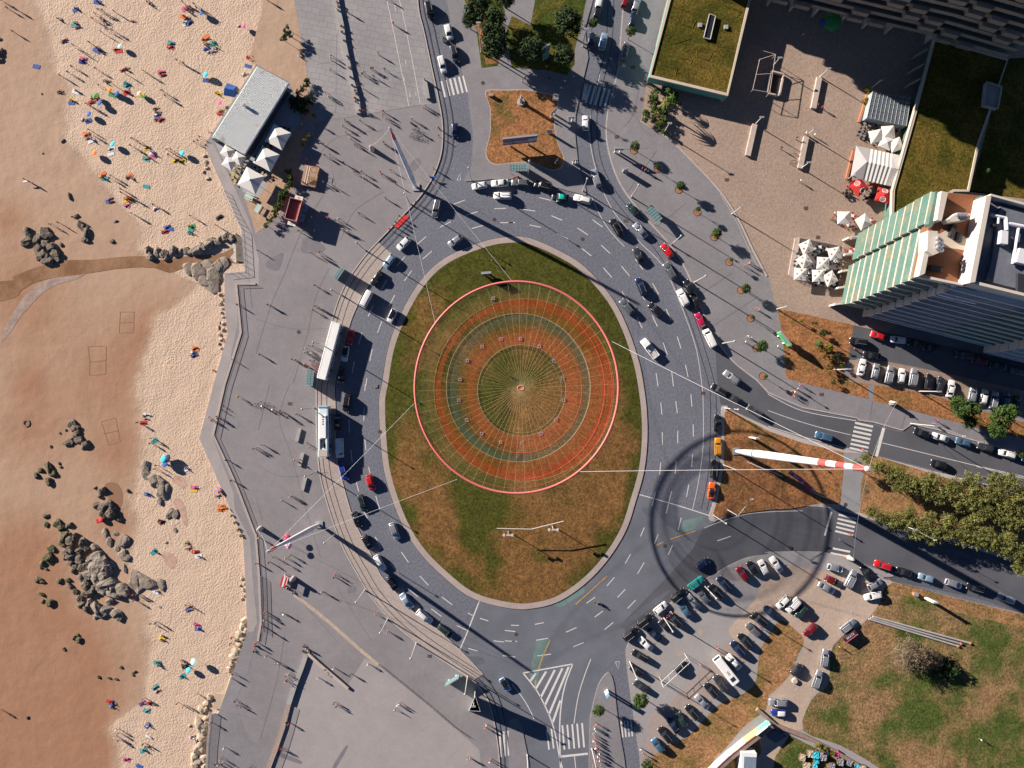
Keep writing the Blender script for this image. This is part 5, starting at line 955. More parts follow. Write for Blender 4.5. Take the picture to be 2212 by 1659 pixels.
# roof terraces
ZT = 38.6
def bq(g, pts, z0, z1, mi=0): quad(g, [W(Bd(*p), z1) for p in pts], z0, z1, mi)
g = MB(); bq(g, [(1087, 910), (1590, 1015), (1720, 330), (1770, 50), (1265, 5)], 36, ZT); under(g.build('terrace_floor', [M_wood]), tw)
g = MB(); bq(g, [(1180, 420), (1310, 460), (1380, 420), (1480, 440), (1640, 520), (1610, 640), (1340, 600), (1170, 640)], ZT, ZT + .06); under(g.build('terrace_paving', [M_cream]), tw)
g = MB()
for pts, zz in (([(1087, 912), (1150, 885), (1215, 560), (1170, 530)], 40.6), ([(1280, 310), (1330, 320), (1400, 15), (1330, 0)], 40.6), ([(1175, 640), (1235, 690), (1330, 650), (1260, 600), (1290, 430), (1185, 425)], 41.8), ([(1405, 300), (1500, 230), (1620, 240), (1600, 310), (1440, 330)], 41.4), ([(1087, 912), (1100, 925), (1590, 1020), (1590, 1000), (1110, 895)], 40.0), ([(1600, 310), (1630, 300), (1640, 240), (1620, 240)], 40.8), ([(1690, 390), (1720, 280), (1735, 290), (1705, 400)], 40.8), ([(1590, 760), (1650, 640), (1665, 660), (1610, 780)], 40.6)): bq(g, pts, ZT, zz)
under(g.build('parapet', [M_wall]), tw)
g = MB(); bq(g, [(1585, 1010), (1632, 985), (1810, 50), (1762, 50)], ZT - 3, 40.7); bq(g, [(1265, 5), (1330, 0), (1285, 305), (1220, 390), (1190, 350)], ZT - 1, 39.3); under(g.build('copper_coping', [M_copper]), tw)
g = MB(); bq(g, [(1632, 985), (1690, 975), (1862, 60), (1810, 50)], ZT - 3, 42.6); bq(g, [(1640, 985), (2400, 1170), (2400, 1140), (1670, 960)], ZT - 3, 42.2); bq(g, [(1850, 50), (2400, 200), (2400, 175), (1860, 30)], ZT - 3, 42.2); under(g.build('roof_wall', [M_wall]), tw)
g = MB(); bq(g, [(1650, 970), (2400, 1150), (2400, 180), (1855, 60)], ZT - 3, 40.2); bq(g, [(1860, 780), (1960, 160), (2400, 260), (2400, 1110), (1800, 960)], 40.2, 40.9); under(g.build('upper_roof', [M_roofgrey]), tw)
g = MB()
def duct(p, q, r, z): g.tube(W(Bd(*p), z), W(Bd(*q), z), r, n=10)
for p, q, r in (((1850, 255), (2020, 290), .3), ((2020, 290), (2025, 420), .42), ((2040, 350), (2400, 420), .4), ((2155, 400), (2090, 780), .3), ((1940, 280), (1935, 350), .25)): duct(p, q, r, 41.6)
bq(g, [(1975, 420), (2045, 430), (2040, 570), (1960, 560)], 41, 42.3); bq(g, [(2170, 610), (2290, 640), (2260, 790), (2130, 760)], 41, 42.4); under(g.build('duct', [M_duct]), tw)
g = MB(); bq(g, [(1890, 350), (1950, 360), (1945, 385), (1888, 372)], 41, 42.2); bq(g, [(2150, 880), (2400, 930), (2400, 1130), (2145, 1075)], 40.9, 41.6); bq(g, [(1450, 350), (1500, 370), (1460, 490), (1420, 480)], ZT, 39.6); bq(g, [(1215, 790), (1345, 810), (1335, 870), (1205, 850)], ZT, 39.2); bq(g, [(1500, 440), (1560, 455), (1545, 550), (1485, 540)], ZT, 39.1); under(g.build('plant_box', [M_dark]), tw)
g = MB(); bq(g, [(1270, 1005), (1500, 1065), (1475, 1160), (1245, 1095)], 33.6, 34.2); bq(g, [(1512, 1068), (1720, 1130), (1705, 1210), (1490, 1160)], 33.6, 34.2); under(g.build('awning', [mat('awning_white', (.7, .72, .75), .7)]), tw)
g = MB()
for i_ in range(9): g.sphere(W(Bd(1290 + 18 * (i_ % 3), 510 + 16 * i_), 42.3), .55, seg=6, rings=4)
for i_ in range(4): g.sphere(W(Bd(1500 + 28 * i_, 255), 42), .45, seg=6, rings=4)
under(g.build('chimney_cowl', [M_grey]), tw)

# ------------------------------------------------------------------ curved residential slab (top right)
sl = empty('residential_block', P(3, 0, 640, 130)); tag(sl, 'long residential block with banded balconies standing in its own shade at the top right', 'building')
M_band = mat('weathered_band', (.34, .27, .21), .8, var=(.4, .12)); FR = PTS('@30 -592,-195 0,-35 640,122 1400,300 2070,492'); fr = [W(p, 4.5) for p in FR]  # cream darkened in the colour for balcony bands standing in shade
for i in range(11):
    z0 = 4.3 + 3.1 * i; n_ = Vector((.24, .97, 0)); back = [p + n_ * 16 for p in fr[::-1]]
    g = MB(); quad(g, [p + n_ * 1.6 for p in fr] + back, z0, z0 + 3.08, 0); under(g.build('storey_wall', [M_copd]), sl)
    g = MB(); f_ = fr
    quad(g, [p for p in f_] + [p + n_ * 1.8 for p in f_[::-1]], z0 - .12, z0 + .06, 0); quad(g, list(f_) + [p + n_ * .2 for p in f_[::-1]], z0 + .06, z0 + 1.05, 0); under(g.build('balcony_band', [M_band]), sl)
    for a, b_ in zip(f_[:-1], f_[1:]):
        L = (b_ - a).length; d = (b_ - a) / L; nn = int(L / 5.6); nr = Vector((d.y, -d.x, 0))
        for k_ in range(nn):
            if (k_ + i) % 4 in (0, 1):
                q = a + d * (k_ * 5.6 + 1.0); g = MB(); quad(g, [q, q + nr * 1.1 + d * .4, q + nr * 1.1 + d * 4.2, q + d * 4.6], z0 - .1, z0 + 1.35, 0); under(g.build('bay_balcony', [M_band]), sl)
    g = MB()
    for a, b_ in zip(f_[:-1], f_[1:]):
        L = (b_ - a).length; d = (b_ - a) / L; nn = int(L / 2.8)
        for k_ in range(nn): q = a + n_ * 1.58 + d * (k_ * 2.8 + .4); quad(g, [q, q + d * 1.9, q + d * 1.9 + n_ * .1, q + n_ * .1], z0 + .5, z0 + 2.6, 0)
    under(g.build('window', [M_glassd]), sl)
for a, b_ in zip(fr[:-1], fr[1:]):
    L = (b_ - a).length; d = (b_ - a) / L
    for k_ in range(int(L / 6)):
        g = MB(); q = a + d * (k_ * 6 + 1); quad(g, [q, q + d * .5, q + d * .5 + Vector((.6, 2.6, 0)), q + Vector((.6, 2.6, 0))], .15, 4.2, 0); under(g.build('pilotis', [M_cream]), sl)

# ------------------------------------------------------------------ low grass roofed buildings
def grass_building(name, label, roof, h, zb, wall, par=.5, fascia=2.6, under_pts=None):
    r = empty(name, W(roof[0], 0)); q = [W(p, h) for p in roof]
    g = MB(); quad(g, q, h - fascia, h, 0); under(g.build('fascia', [wall]), r)
    c = sum(q, Vector()) / len(q); inn = [p + (c - p).normalized() * par * 1.6 for p in q]
    g = MB()
    for a, b_, a2, b2 in zip(q, q[1:] + q[:1], inn, inn[1:] + inn[:1]): quad(g, [a, b_, b2, a2], h + .002, h + .45, 0)
    under(g.build('parapet', [M_cream]), r)
    g = MB(); quad(g, inn, h + .001, h + .18, 0); under(g.build('grass_roof', [M_roofg]), r)
    inn2 = [p + (c - p).normalized() * 3.0 for p in q]; g = MB(); quad(g, inn2, .15, h - fascia, 0); under(g.build('ground_floor', [M_glassd]), r)
    for p in inn: g = MB(); g.box(p.x - .3, p.x + .3, p.y - .3, p.y + .3, .15, h - fascia); under(g.build('pillar', [M_cream]), r)
    tag(r, label, 'building'); return r
gb = grass_building('grass_roof_building', 'low building with a green grass roof and long skylight beside the gravel plaza', PTS('@20 1385,-120 1345,0 1180,672 1862,835 2060,0 2090,-120'), 4.3, 0, M_copd)
g = MB(); q = [W(p, 4.7) for p in PTS('@20 1705,125 1758,145 1712,345 1655,332')]; quad(g, q, 4.45, 4.9, 0); under(g.build('skylight', [M_glassd]), gb)
g = MB(); 
for a, b_ in zip(q, q[1:] + q[:1]): g.tube(zf(a, 4.95), zf(b_, 4.95), .16, n=5)
under(g.build('skylight_kerb', [M_conc]), gb)
for x, y in ((1625, 215), (1850, 232)): g = MB(); p = P(2, 0, x, y, 4.8); g.box(p.x - .5, p.x + .5, p.y - .5, p.y + .5, 4.4, 4.9); under(g.build('roof_vent', [M_conc]), gb)
g = MB()
for s in ('1400,60 1590,120', '1310,300 1380,310 1350,330', '1400,380 1545,335', '1600,430 1730,460 1700,520 1600,490 1600,430', '1620,570 1700,600 1730,680', '1770,400 1930,420', '1450,500 1560,520 1540,560', '1850,60 1980,100 1940,150', '1420,120 1450,200 1560,240 1590,180', '1290,560 1430,590 1410,660'):
    L = [W(p, 4.5) for p in PTS('@20 ' + s)]; g.path([zf(p, 4.46) for p in L], .12, 5)
under(g.build('turf_ridge', [M_roofg]), gb)
pod = grass_building('podium', 'long podium with a grass roof between the two tall buildings', PTS('@30 1440,330 1240,1050 1072,1659 @31 1065,300 1090,330 1600,0 @30 1730,1659 1820,1240 2070,510'), 3.7, 0, M_copper, par=.4, fascia=3.5)
g = MB(); e = [W(p, 3.7) for p in PTS('@30 1440,330 1240,1050 1072,1659 @31 1065,300')]; 
for a, b_ in zip(e[:-1], e[1:]): n_ = Vector((-(b_ - a).y, (b_ - a).x, 0)).normalized() * -1; quad(g, [a, b_, b_ + n_ * .25, a + n_ * .25], 3.2, 4.2, 0)
under(g.build('coping', [M_cream]), pod)
g = MB()
for x, y in ((1290, 480), (1255, 610), (1230, 730)): p = P(3, 0, x, y, 2); quad(g, [p + Vector((-1.2, -.8, 0)), p + Vector((1.5, .6, 0)), p + Vector((1.5, .9, 0)), p + Vector((-1.1, -.5, 0))], 1, 4, 0)
under(g.build('buttress', [M_cream]), pod)
g = MB(); q = [W(p, 5.5) for p in PTS('@30 1895,705 2025,745 1990,935 1875,905')]; 
for a, b_ in zip(q, q[1:] + q[:1]): g.tube(zf(a, 5.2), zf(b_, 5.2), .3, n=4)
quad(g, q, 3.7, 4.9); under(g.build('stairwell', [M_conc]), pod)

# roof restaurant at the beach
rs = empty('beach_restaurant', P(0, 0, 2100, 900)); tag(rs, 'beach restaurant with a long ribbed white metal roof at the edge of the sand', 'restaurant')
q = [W(p, 4.2) for p in PTS('@10 12,575 285,720 @00 2112,1335 1838,1180')]
g = MB(); quad(g, [q[0] + (q[2] - q[0]) * .04, q[1] + (q[3] - q[1]) * .06, q[2] + (q[0] - q[2]) * .04, q[3] + (q[1] - q[3]) * .06], -.4, 3.7, 0); under(g.build('wall', [mat('dark_wall', (.035, .045, .06), .6)]), rs)
g = MB(); n = 62; u = q[1] - q[0]; v = q[3] - q[0]; n = 30
vs = []; 
for i in range(2 * n + 1):
    t = i / (2 * n); z = 4.2 + (.14 if i % 2 else 0); a = q[0] + u * t; b_ = q[3] + (q[2] - q[3]) * t; vs += [zf(a, z + .05), zf(b_, z - .05)]
g.add(vs, [(2 * i, 2 * i + 1, 2 * i + 3, 2 * i + 2) for i in range(2 * n)]); quad(g, q, 3.7, 4.12, 0); under(g.build('ribbed_roof', [mat('ribbed_roof', (.80, .82, .79), .5, col2=((.42, .28, .2), .22, .62, .75))]), rs)
g = MB(); e0 = W(PTS('@00 2212,548')[0], 4); quad(g, [q[0] + Vector((-.9, .2, 0)), q[0] + Vector((.2, .2, 0)), q[3] + Vector((.2, -.1, 0)), q[3] + Vector((-.9, -.1, 0))], -.4, 3.2, 0); under(g.build('sea_wall_ledge', [mat('ledge_green', (.30, .36, .35), .7)]), rs)
g = MB(); p = P(0, 0, 2115, 915, 4.6); g.tube(p - Vector((0, 0, .5)), p + Vector((0, 0, .5)), .35, n=10); g.sphere(p + Vector((0, 0, .6)), .5); under(g.build('chimney', [M_grey]), rs)
M_deck = mat('terrace_deck', (.30, .31, .34), .7, var=(.4, .1)); M_tsand = mat('terrace_sand', (.42, .28, .19), .9, var=(.8, .12, 4, .1), bump=(3, .05))
sheet('restaurant_terrace', PTS('@00 1850,1215 2110,1335 @10 0,1300 20,1200 290,740 390,1030 300,1200 190,1400 130,1500 60,1659 @01 2212,60 2180,30 2100,0 @00 1990,1490 1890,1300'), M_deck, .172)
sheet('sand_garden', PTS('@10 330,-20 440,620 520,1060 490,1140 390,1330 330,1600 300,1659 @11 230,160 130,270 0,360 @01 2212,360 2180,250 2110,30 @11 60,-40 @10 130,1500 300,1200 390,1030 360,840 300,750 285,640 210,560 100,430 0,540 -60,520 @-- 600,-100 620,-240'), M_tsand, .170)
sheet('upper_sand_tongue', PTS('@-- 600,-240 636,-240 636,0 @10 340,150 390,450 330,760 285,710 10,560 -40,560 @-- 553,130'), M_sand, .175)
# ------------------------------------------------------------------ parasols, tents, umbrellas
def square_parasol(pos, size, h, ang, col, where, logo=None):
    r = empty('parasol', W(pos, h) - Vector((0, 0, h - .15)), math.radians(ang)); s = size / 2; g = MB()
    ap = (0, 0, h + size * .16); n = 8; ring_ = []
    for k_ in range(4):
        a = Vector(((-s, -s, h), (s, -s, h), (s, s, h), (-s, s, h))[k_]); b_ = Vector(((s, -s, h), (s, s, h), (-s, s, h), (-s, -s, h))[k_]); ring_.append(a); m_ = (a + b_) / 2; ring_.append(Vector((m_.x * .97, m_.y * .97, h + .03)))
    g.add([ap] + ring_, [(0, 1 + i, 1 + (i + 1) % 8) for i in range(8)]); lo = [v - Vector((0, 0, .28)) for v in ring_]; g.add(ring_ + lo, [(i, 8 + i, 8 + (i + 1) % 8, (i + 1) % 8) for i in range(8)]); g.build('canopy', [col], r)
    g = MB(); g.tube((0, 0, 0), (0, 0, h), .05, n=6); g.box(-.4, .4, -.4, .4, 0, .12); g.build('pole', [M_grey], r)
    if size > 4: g = MB(); g.sphere((0, 0, h + size * .16), .35, sq=(1, 1, .6)); g.build('vent_cap', [col], r)
    if logo:
        for k_ in range(0, 4, 2 if logo == 'super' else 1):
            M = Matrix.Rotation(k_ * math.pi / 2, 4, 'Z') @ Matrix.Translation((0, -s * .62, h + size * .16 * .38 + .05)) @ Matrix.Rotation(math.atan2(size * .16, s), 4, 'X')
            if logo == 'super': text_mesh('SUPER\nBOCK', .42, CLO['white'], 'lettering', r, M, .012); g = MB(); L = [M @ Vector((math.cos(t) * .72, math.sin(t) * .62, 0)) for t in [i * math.pi / 10 for i in range(21)]]; g.path(L, .06, 5); g.build('logo_ring', [CLO['white']], r)
            else: g = MB(); g.add([M @ Vector(v) for v in ((-.28, -.2, .03), (.28, -.2, .03), (0, .28, .03))], [(0, 1, 2)]); g.build('red_mark', [CLO['red']], r)
    later(r, '%s square parasol' % ('red' if col is CLO['red'] else 'white'), where, 'parasol', 'parasols on the terraces'); return r
M_canv = mat('white_canvas', (.66, .64, .60), .85)
for x, y, s_, a in ((190, 1185, 5.0, -28), (90, 1372, 5.0, -28), (-42, 1560, 5.2, -28)): square_parasol(D(1, 0, x, y), s_, 2.9, a, M_canv, 'on the big terrace of the beach restaurant')
for x, y in ((1968, 1312), (2062, 1368), (1982, 1408)): square_parasol(D(0, 0, x, y), 2.9, 2.4, -32, M_canv, 'at the wall end of the beach restaurant')
for x, y, a in ((932, 1178, 12), (1038, 1142, 5), (1020, 1235, -22), (1103, 1252, 20)): square_parasol(D(3, 0, x, y), 3.2, 2.5, a, M_canv, 'between the glass cafe and the white tent')
for x, y, a in ((788, 1620, 38), (995, 1690, -15)): square_parasol(D(3, 0, x, y), 3.6, 2.5, a, CLO['red'], 'below the white cafe tent', 'super')
for x, y, a in ((655, 222, 0), (822, 258, 32)): square_parasol(D(3, 1, x, y), 3.2, 2.5, a, M_canv, 'below the red parasols')
for x, y, a in ((333, 477, 25), (575, 532, 12), (313, 597, 35), (475, 615, -3), (280, 710, -5), (435, 723, 2), (535, 748, 30)): square_parasol(D(3, 1, x, y), 3.1, 2.4, a, M_canv, 'on the fenced terrace by the copper tower', 'mark')
def beach_umbrella(pos, col, where, rad=.8, h=1.0, tilt=(-.45, .28), z=ZB, cat='beach umbrella'):
    r = empty('beach_umbrella', W(pos, h) - Vector((0, 0, h - z))); ax = Vector((tilt[0], tilt[1], 1)).normalized(); q = ax.to_track_quat('Z', 'X'); top = Vector((0, 0, h)) + ax * .25; g = MB(); rows = []
    for k_ in range(4):
        a = k_ / 3 * 1.1; rows.append([top + q @ Vector((math.sin(a) / math.sin(1.1) * rad * math.cos(2 * math.pi * i / 8), math.sin(a) / math.sin(1.1) * rad * math.sin(2 * math.pi * i / 8), (math.cos(a) - 1) * rad * .6)) for i in range(8)])
    g.loft(rows[::-1], 0, cap=False, sm=False); cs = col if isinstance(col, tuple) else (col, col); g.m = [i % 2 for i in range(len(g.m))]; g.build('canopy', [CLO[c_] for c_ in cs], r)
    g = MB(); g.tube(top - ax * (h + .3), top, .025, n=5); g.build('pole', [M_grey], r)
    later(r, '%s round beach umbrella' % (cs[0] if cs[0] == cs[1] else cs[0] + ' and ' + cs[1]), where, 'umbrella', 'umbrellas on the beach'); return r
CLO['cyan'] = mat('cloth_cyan', (.03, .46, .58), .8); CLO['aqua'] = mat('cloth_aqua', (.35, .66, .66), .8)
for x, y, c_ in ((1735, 100, 'blue'), (2098, 215, 'pink'), (1025, 390, 'aqua'), (1768, 637, 'cyan'), (935, 770, 'orange'), (998, 800, 'blue'), (805, 822, 'green'), (1192, 800, ('orange', 'white')), (850, 882, 'blue'), (757, 978, 'blue'), (962, 1238, 'cyan'), (803, 1317, 'orange'), (1567, 1315, 'cyan'), (1890, 880, 'pink')): beach_umbrella(D(0, 0, x, y), c_, 'on the upper beach', 0.85 if c_ in ('blue', 'cyan', 'orange') else .75)
for x, y, c_ in ((1400, 650, 'cyan'), (1415, 690, 'blue'), (1438, 640, 'navy')): beach_umbrella(D(0, 2, x, y), c_, 'by the grey rocks in the middle of the beach', 1.0, 1.3)
beach_umbrella(D(0, 2, 1880, 918), ('blue', 'orange'), 'against the sea wall', 1.1, .8, (-.1, .8)); beach_umbrella(D(0, 2, 860, 1172), 'red', 'beside the round rock', .8, .6); beach_umbrella(D(0, 3, 1620, 822), 'cyan', 'on the lower beach'); beach_umbrella(D(0, 3, 1660, 750), 'aqua', 'on the lower beach', .9, 1.8)
beach_umbrella(D(1, 2, 270, 1325), ('pink', 'red'), 'under the lower left mast', .9, 2.1, (0, 0), .15); beach_umbrella(D(1, 2, 280, 1395), ('pink', 'white'), 'under the lower left mast', .9, 2.1, (0, 0), .15)
o = beach_umbrella(D(3, 0, 563, 180), 'green', 'in the deep shade of the residential block', 2.6, 2.6, (0, 0), .15); o.name = 'market_umbrella'
o = beach_umbrella(D(3, 0, 472, 192), 'blue', 'in the deep shade beside the large green one', 1.0, 2.2, (0, 0), .15); o.name = 'market_umbrella'
# blue beach tent
r = empty('beach_tent', P(0, 0, 1985, 780, ZB)); g = MB(); g.add([(-1.6, -1.3, 0), (1.4, -1.9, 0), (1.9, 1.0, 0), (-.6, 1.9, 0), (-.9, .1, 1.3), (1.3, -.4, 1.3)], [(0, 1, 5, 4), (2, 3, 4, 5), (0, 4, 3), (1, 2, 5)]); g.build('canopy', [CLO['blue']], r)
g = MB()
for x, y in ((-.9, .1), (1.3, -.4)): g.tube((x, y, 0), (x, y, 1.3), .03, n=5)
g.build('frame', [M_grey], r); tag(r, 'blue beach tent pitched against the left wall of the ribbed roof restaurant', 'tent')
# glass cafe and marquee
r = empty('glass_cafe', P(3, 0, 1040, 940, .15)); q = [W(p, 3.0) for p in PTS('@30 905,790 1232,850 1195,1088 855,1018')]
M_cafe = mat('cafe_glass', (.11, .14, .16), .25, spec=.7, var=(.6, .25))
g = MB(); quad(g, q, 2.9, 3.0); under(g.build('glass_roof', [M_cafe]), r)
g = MB(); quad(g, [p + (sum(q, Vector()) / 4 - p).normalized() * -.5 for p in q], .15, .3)
for i in range(11):
    a = q[0] + (q[1] - q[0]) * i / 10; b_ = q[3] + (q[2] - q[3]) * i / 10; g.tube(zf(a, 3.05), zf(b_, 3.05), .05, n=4)
for i in range(7): a = q[0] + (q[3] - q[0]) * i / 6; b_ = q[1] + (q[2] - q[1]) * i / 6; g.tube(zf(a, 3.05), zf(b_, 3.05), .05, n=4)
under(g.build('roof_frame', [M_grey]), r); g = MB()
for a, b_ in zip(q, q[1:] + q[:1]): g.add([zf(a, .3), zf(b_, .3), zf(b_, 2.9), zf(a, 2.9)], [(0, 1, 2, 3)])
under(g.build('glass_wall', [mat('cafe_wall', (.3, .36, .38), .2)]), r); tag(r, 'grey glass roofed cafe conservatory half in the shadow edge on the gravel plaza', 'cafe')
r = empty('marquee', P(3, 0, 920, 1430, .15)); q = [W(p, 2.8) for p in PTS('@30 762,1258 1135,1340 1072,1612 712,1528')]; rd = [(q[0] + q[3]) / 2 + (q[1] - q[0]) * .25, (q[1] + q[2]) / 2]
rd = [zf(v, 4.3) for v in rd]; n = 9
for k_, (nm, m_, a0, a1) in enumerate((('side_panel', mat('canvas_grey', (.40, .37, .37), .8), -1, 0), ('canopy', M_canv, 0, .78), ('end_panel', mat('canvas_grey2', (.45, .43, .42), .8), .78, 1))):
    g = MB()
    if a0 < 0:
        g.add([q[0], q[3], rd[0], q[0] + (q[1] - q[0]) * .3, q[3] + (q[2] - q[3]) * .3], [(1, 0, 2), (0, 3, 2), (4, 1, 2)])
    else:
        for i in range(6):
            t0 = a0 + (a1 - a0) * i / 6; t1 = a0 + (a1 - a0) * (i + 1) / 6; f = lambda A, B, t: A + (B - A) * t
            N0, S0 = q[0] + (q[1] - q[0]) * .3, q[3] + (q[2] - q[3]) * .3; sag = .12
            tm = (t0 + t1) / 2
            for u0, u1, s0, s1 in ((t0, tm, 0, sag), (tm, t1, sag, 0)):
                dz0, dz1 = Vector((0, 0, s0)), Vector((0, 0, s1))
                g.add([f(N0, q[1], u0) - dz0, f(N0, q[1], u1) - dz1, f(rd[0], rd[1], u1) - dz1, f(rd[0], rd[1], u0) - dz0, f(S0, q[2], u0) - dz0, f(S0, q[2], u1) - dz1], [(0, 3, 2, 1), (3, 4, 5, 2)])
    under(g.build(nm, [m_]), r)
g = MB()
for p in q: g.tube(zf(p, .15), zf(p, 2.8), .06, n=6)
under(g.build('tent_pole', [M_grey]), r); tag(r, 'white cafe marquee with a grey end panel beside the long podium wall', 'tent')
M_terra = mat('terracotta', (.45, .17, .08), .8)
for s, lab in (('@30 870,760 780,1050 795,1058 880,790', 'long terracotta planter along the glass cafe'), ('@30 735,1290 672,1540 690,1545 755,1295', 'long terracotta planter along the white marquee')):
    g = MB(); q = [W(p, .6) for p in PTS(s)]; quad(g, q, .15, .6); tag(g.build('planter', [M_terra]), lab, 'planter', 'planters')
# fenced terrace
r = empty('terrace_deck', P(3, 1, 420, 620, .15)); g = MB(); q = [W(p, .35) for p in PTS('@31 265,395 640,470 600,850 215,745')]; quad(g, q, .15, .35); under(g.build('floor', [mat('deck_dark', (.12, .10, .10), .8, var=(1, .2))]), r)
g = MB(); q2 = [W(p, .35) for p in PTS('@31 232,400 270,392 215,745 175,715')]; quad(g, q2, .15, .5); under(g.build('side_step', [M_stone]), r)
for a, b_ in zip(q, q[1:] + q[:1]):
    g = MB(); L = (b_ - a).length; n = int(L / .9)
    for i in range(n + 1): p = a + (b_ - a) * i / n; g.tube(zf(p, .35), zf(p, 1.4), .035, n=4)
    for zz in (.6, 1.0, 1.4): g.tube(zf(a, zz), zf(b_, zz), .03, n=4)
    under(g.build('fence_panel', [M_stone]), r)
tag(r, 'fenced dark dining deck full of white parasols beside the copper tower', 'terrace')

# cafe tables with chairs
def table_proto():
    r = empty('cafe_table', (0, 0, 0)); g = MB(); g.box(-.38, .38, -.38, .38, .70, .74); g.build('tabletop', [CLO['white']], r); g = MB(); g.tube((0, 0, 0), (0, 0, .7), .04, n=6); g.box(-.22, .22, -.22, .22, 0, .03); g.build('pedestal', [M_dark], r); return r
def chair_proto():
    r = empty('chair', (0, 0, 0)); g = MB(); g.box(-.22, .22, -.22, .22, .42, .46); g.build('seat', [CLO['black']], r); g = MB(); g.box(-.22, .22, .19, .23, .46, .85); g.build('backrest', [CLO['black']], r)
    for x in (-.19, .19):
        for y in (-.19, .19): g = MB(); g.tube((x, y, 0), (x, y, .42), .018, n=4); g.build('leg', [M_dark], r)
    return r
TP = [None, None]
def place(kind, pos, z, ang, col, where):
    if TP[kind] is None: r = TP[kind] = (table_proto, chair_proto)[kind]()
    else: r = copy_tree(TP[kind])
    r.location = W(pos, z); r.rotation_euler = (0, 0, math.radians(ang))
    for ch in r.children:
        if ch.name.startswith(('tabletop', 'seat', 'backrest')): set_slot(ch, 0, CLO[col])
    later(r, '%s %s' % (col, ('square cafe table', 'cafe chair')[kind]), where, ('table', 'chair')[kind], ('cafe tables', 'cafe chairs')[kind]); return r
def dining(tile, s, z, where, tcol, ccol, nch=3):
    c, r = int(tile[0]), int(tile[1])
    for t in s.split():
        x, y = [float(v) for v in t.split(',')]; a = rnd.uniform(0, 90); place(0, D(c, r, x, y), z, a, tcol, where)
        for k_ in range(nch):
            th = math.radians(a) + k_ * math.pi / 2 + (0 if nch > 2 else .3); d = .72
            place(1, D(c, r, x + math.cos(th) * d / S * 4, y - math.sin(th) * d / S * 4), z, math.degrees(th) - 90, ccol, where)
dining('31', '285,480 400,500 440,480 500,500 260,560 400,540 430,520 600,600 240,620 400,650 570,600 350,700 480,670 600,700 330,740 490,790 420,790 560,800', .36, 'on the fenced terrace deck', 'white', 'black', 3)
dining('31', '700,520 740,500 720,560 745,540', .15, 'by the tower foot', 'white', 'red', 3); dining('31', '720,210 680,290 755,300 870,250 880,320', .15, 'under the white pair of parasols', 'white', 'red', 4)
dining('30', '825,1075 870,1090 900,1075 945,1100 800,1140 820,1180 790,1170 870,1190 1120,1130 900,1220', .15, 'by the glass cafe', 'grey', 'black', 3); dining('30', '720,1590 700,1620 880,1600 940,1620', .15, 'near the red parasols', 'red', 'red', 3); dining('31', '670,15 690,40 840,60 880,50 905,40', .15, 'near the red parasols', 'black', 'black', 3)
dining('00', '2015,1340 2110,1400 2030,1460 2090,1450 2020,1520 2060,1530 2040,1570', .18, 'on the terrace of the beach restaurant', 'beige', 'yellow', 3); dining('10', '75,1290 110,1270 130,1290 20,1470 60,1500 90,1520 270,1130 250,1250 20,1380', .18, 'on the terrace of the beach restaurant', 'beige', 'black', 3)
# ------------------------------------------------------------------ vegetation
def leaf_mat(name, col, var=.45):
    return mat(name, col, .8, var=(.9, var, 5, .25), spec=.15)
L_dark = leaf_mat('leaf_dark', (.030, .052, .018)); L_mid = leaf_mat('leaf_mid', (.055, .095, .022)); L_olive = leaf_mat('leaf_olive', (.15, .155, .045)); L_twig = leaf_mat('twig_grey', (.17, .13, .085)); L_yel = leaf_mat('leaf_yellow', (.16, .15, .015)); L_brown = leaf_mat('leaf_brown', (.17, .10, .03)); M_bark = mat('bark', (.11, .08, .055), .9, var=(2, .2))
def crown_mesh(name, seed, clumps, leaves, size, hole=.0, flat=.75, rad=.30):
    rr_ = random.Random(seed); g = MB()
    for _ in range(clumps):
        while True:
            v = Vector((rr_.uniform(-1, 1), rr_.uniform(-1, 1), rr_.uniform(-1, 1)))
            if .3 < v.length < 1: break
        v = v.normalized() * (rr_.uniform(.45, .82) if not hole else rr_.uniform(.2, .9)); v.z *= flat; cr = rad * rr_.uniform(.6, 1.25)
        for _ in range(leaves):
            n = Vector((rr_.gauss(0, 1), rr_.gauss(0, 1), rr_.gauss(0, 1))).normalized(); c = v + n * cr * rr_.uniform(.55, 1); c.z = c.z
            t = (n + Vector((rr_.gauss(0, .5), rr_.gauss(0, .5), rr_.gauss(0, .5)))).normalized().orthogonal().normalized(); b_ = n.cross(t).normalized(); s_ = size * rr_.uniform(.6, 1.3)
            g.add([c - t * s_, c - b_ * s_ * .6, c + t * s_, c + b_ * s_ * .6], [(0, 1, 2, 3)])
    return g.mesh(name, [L_mid])
CR = {'round': [crown_mesh('crown_round', 11 + i, 60, 42, .075) for i in range(3)], 'loose': [crown_mesh('crown_loose', 31 + i, 110, 26, .05, 1, .6, .20) for i in range(4)], 'bush': [crown_mesh('crown_bush', 51 + i, 30, 26, .11) for i in range(2)], 'bare': [crown_mesh('crown_bare', 71, 220, 40, .026, 1, .6, .2)]}
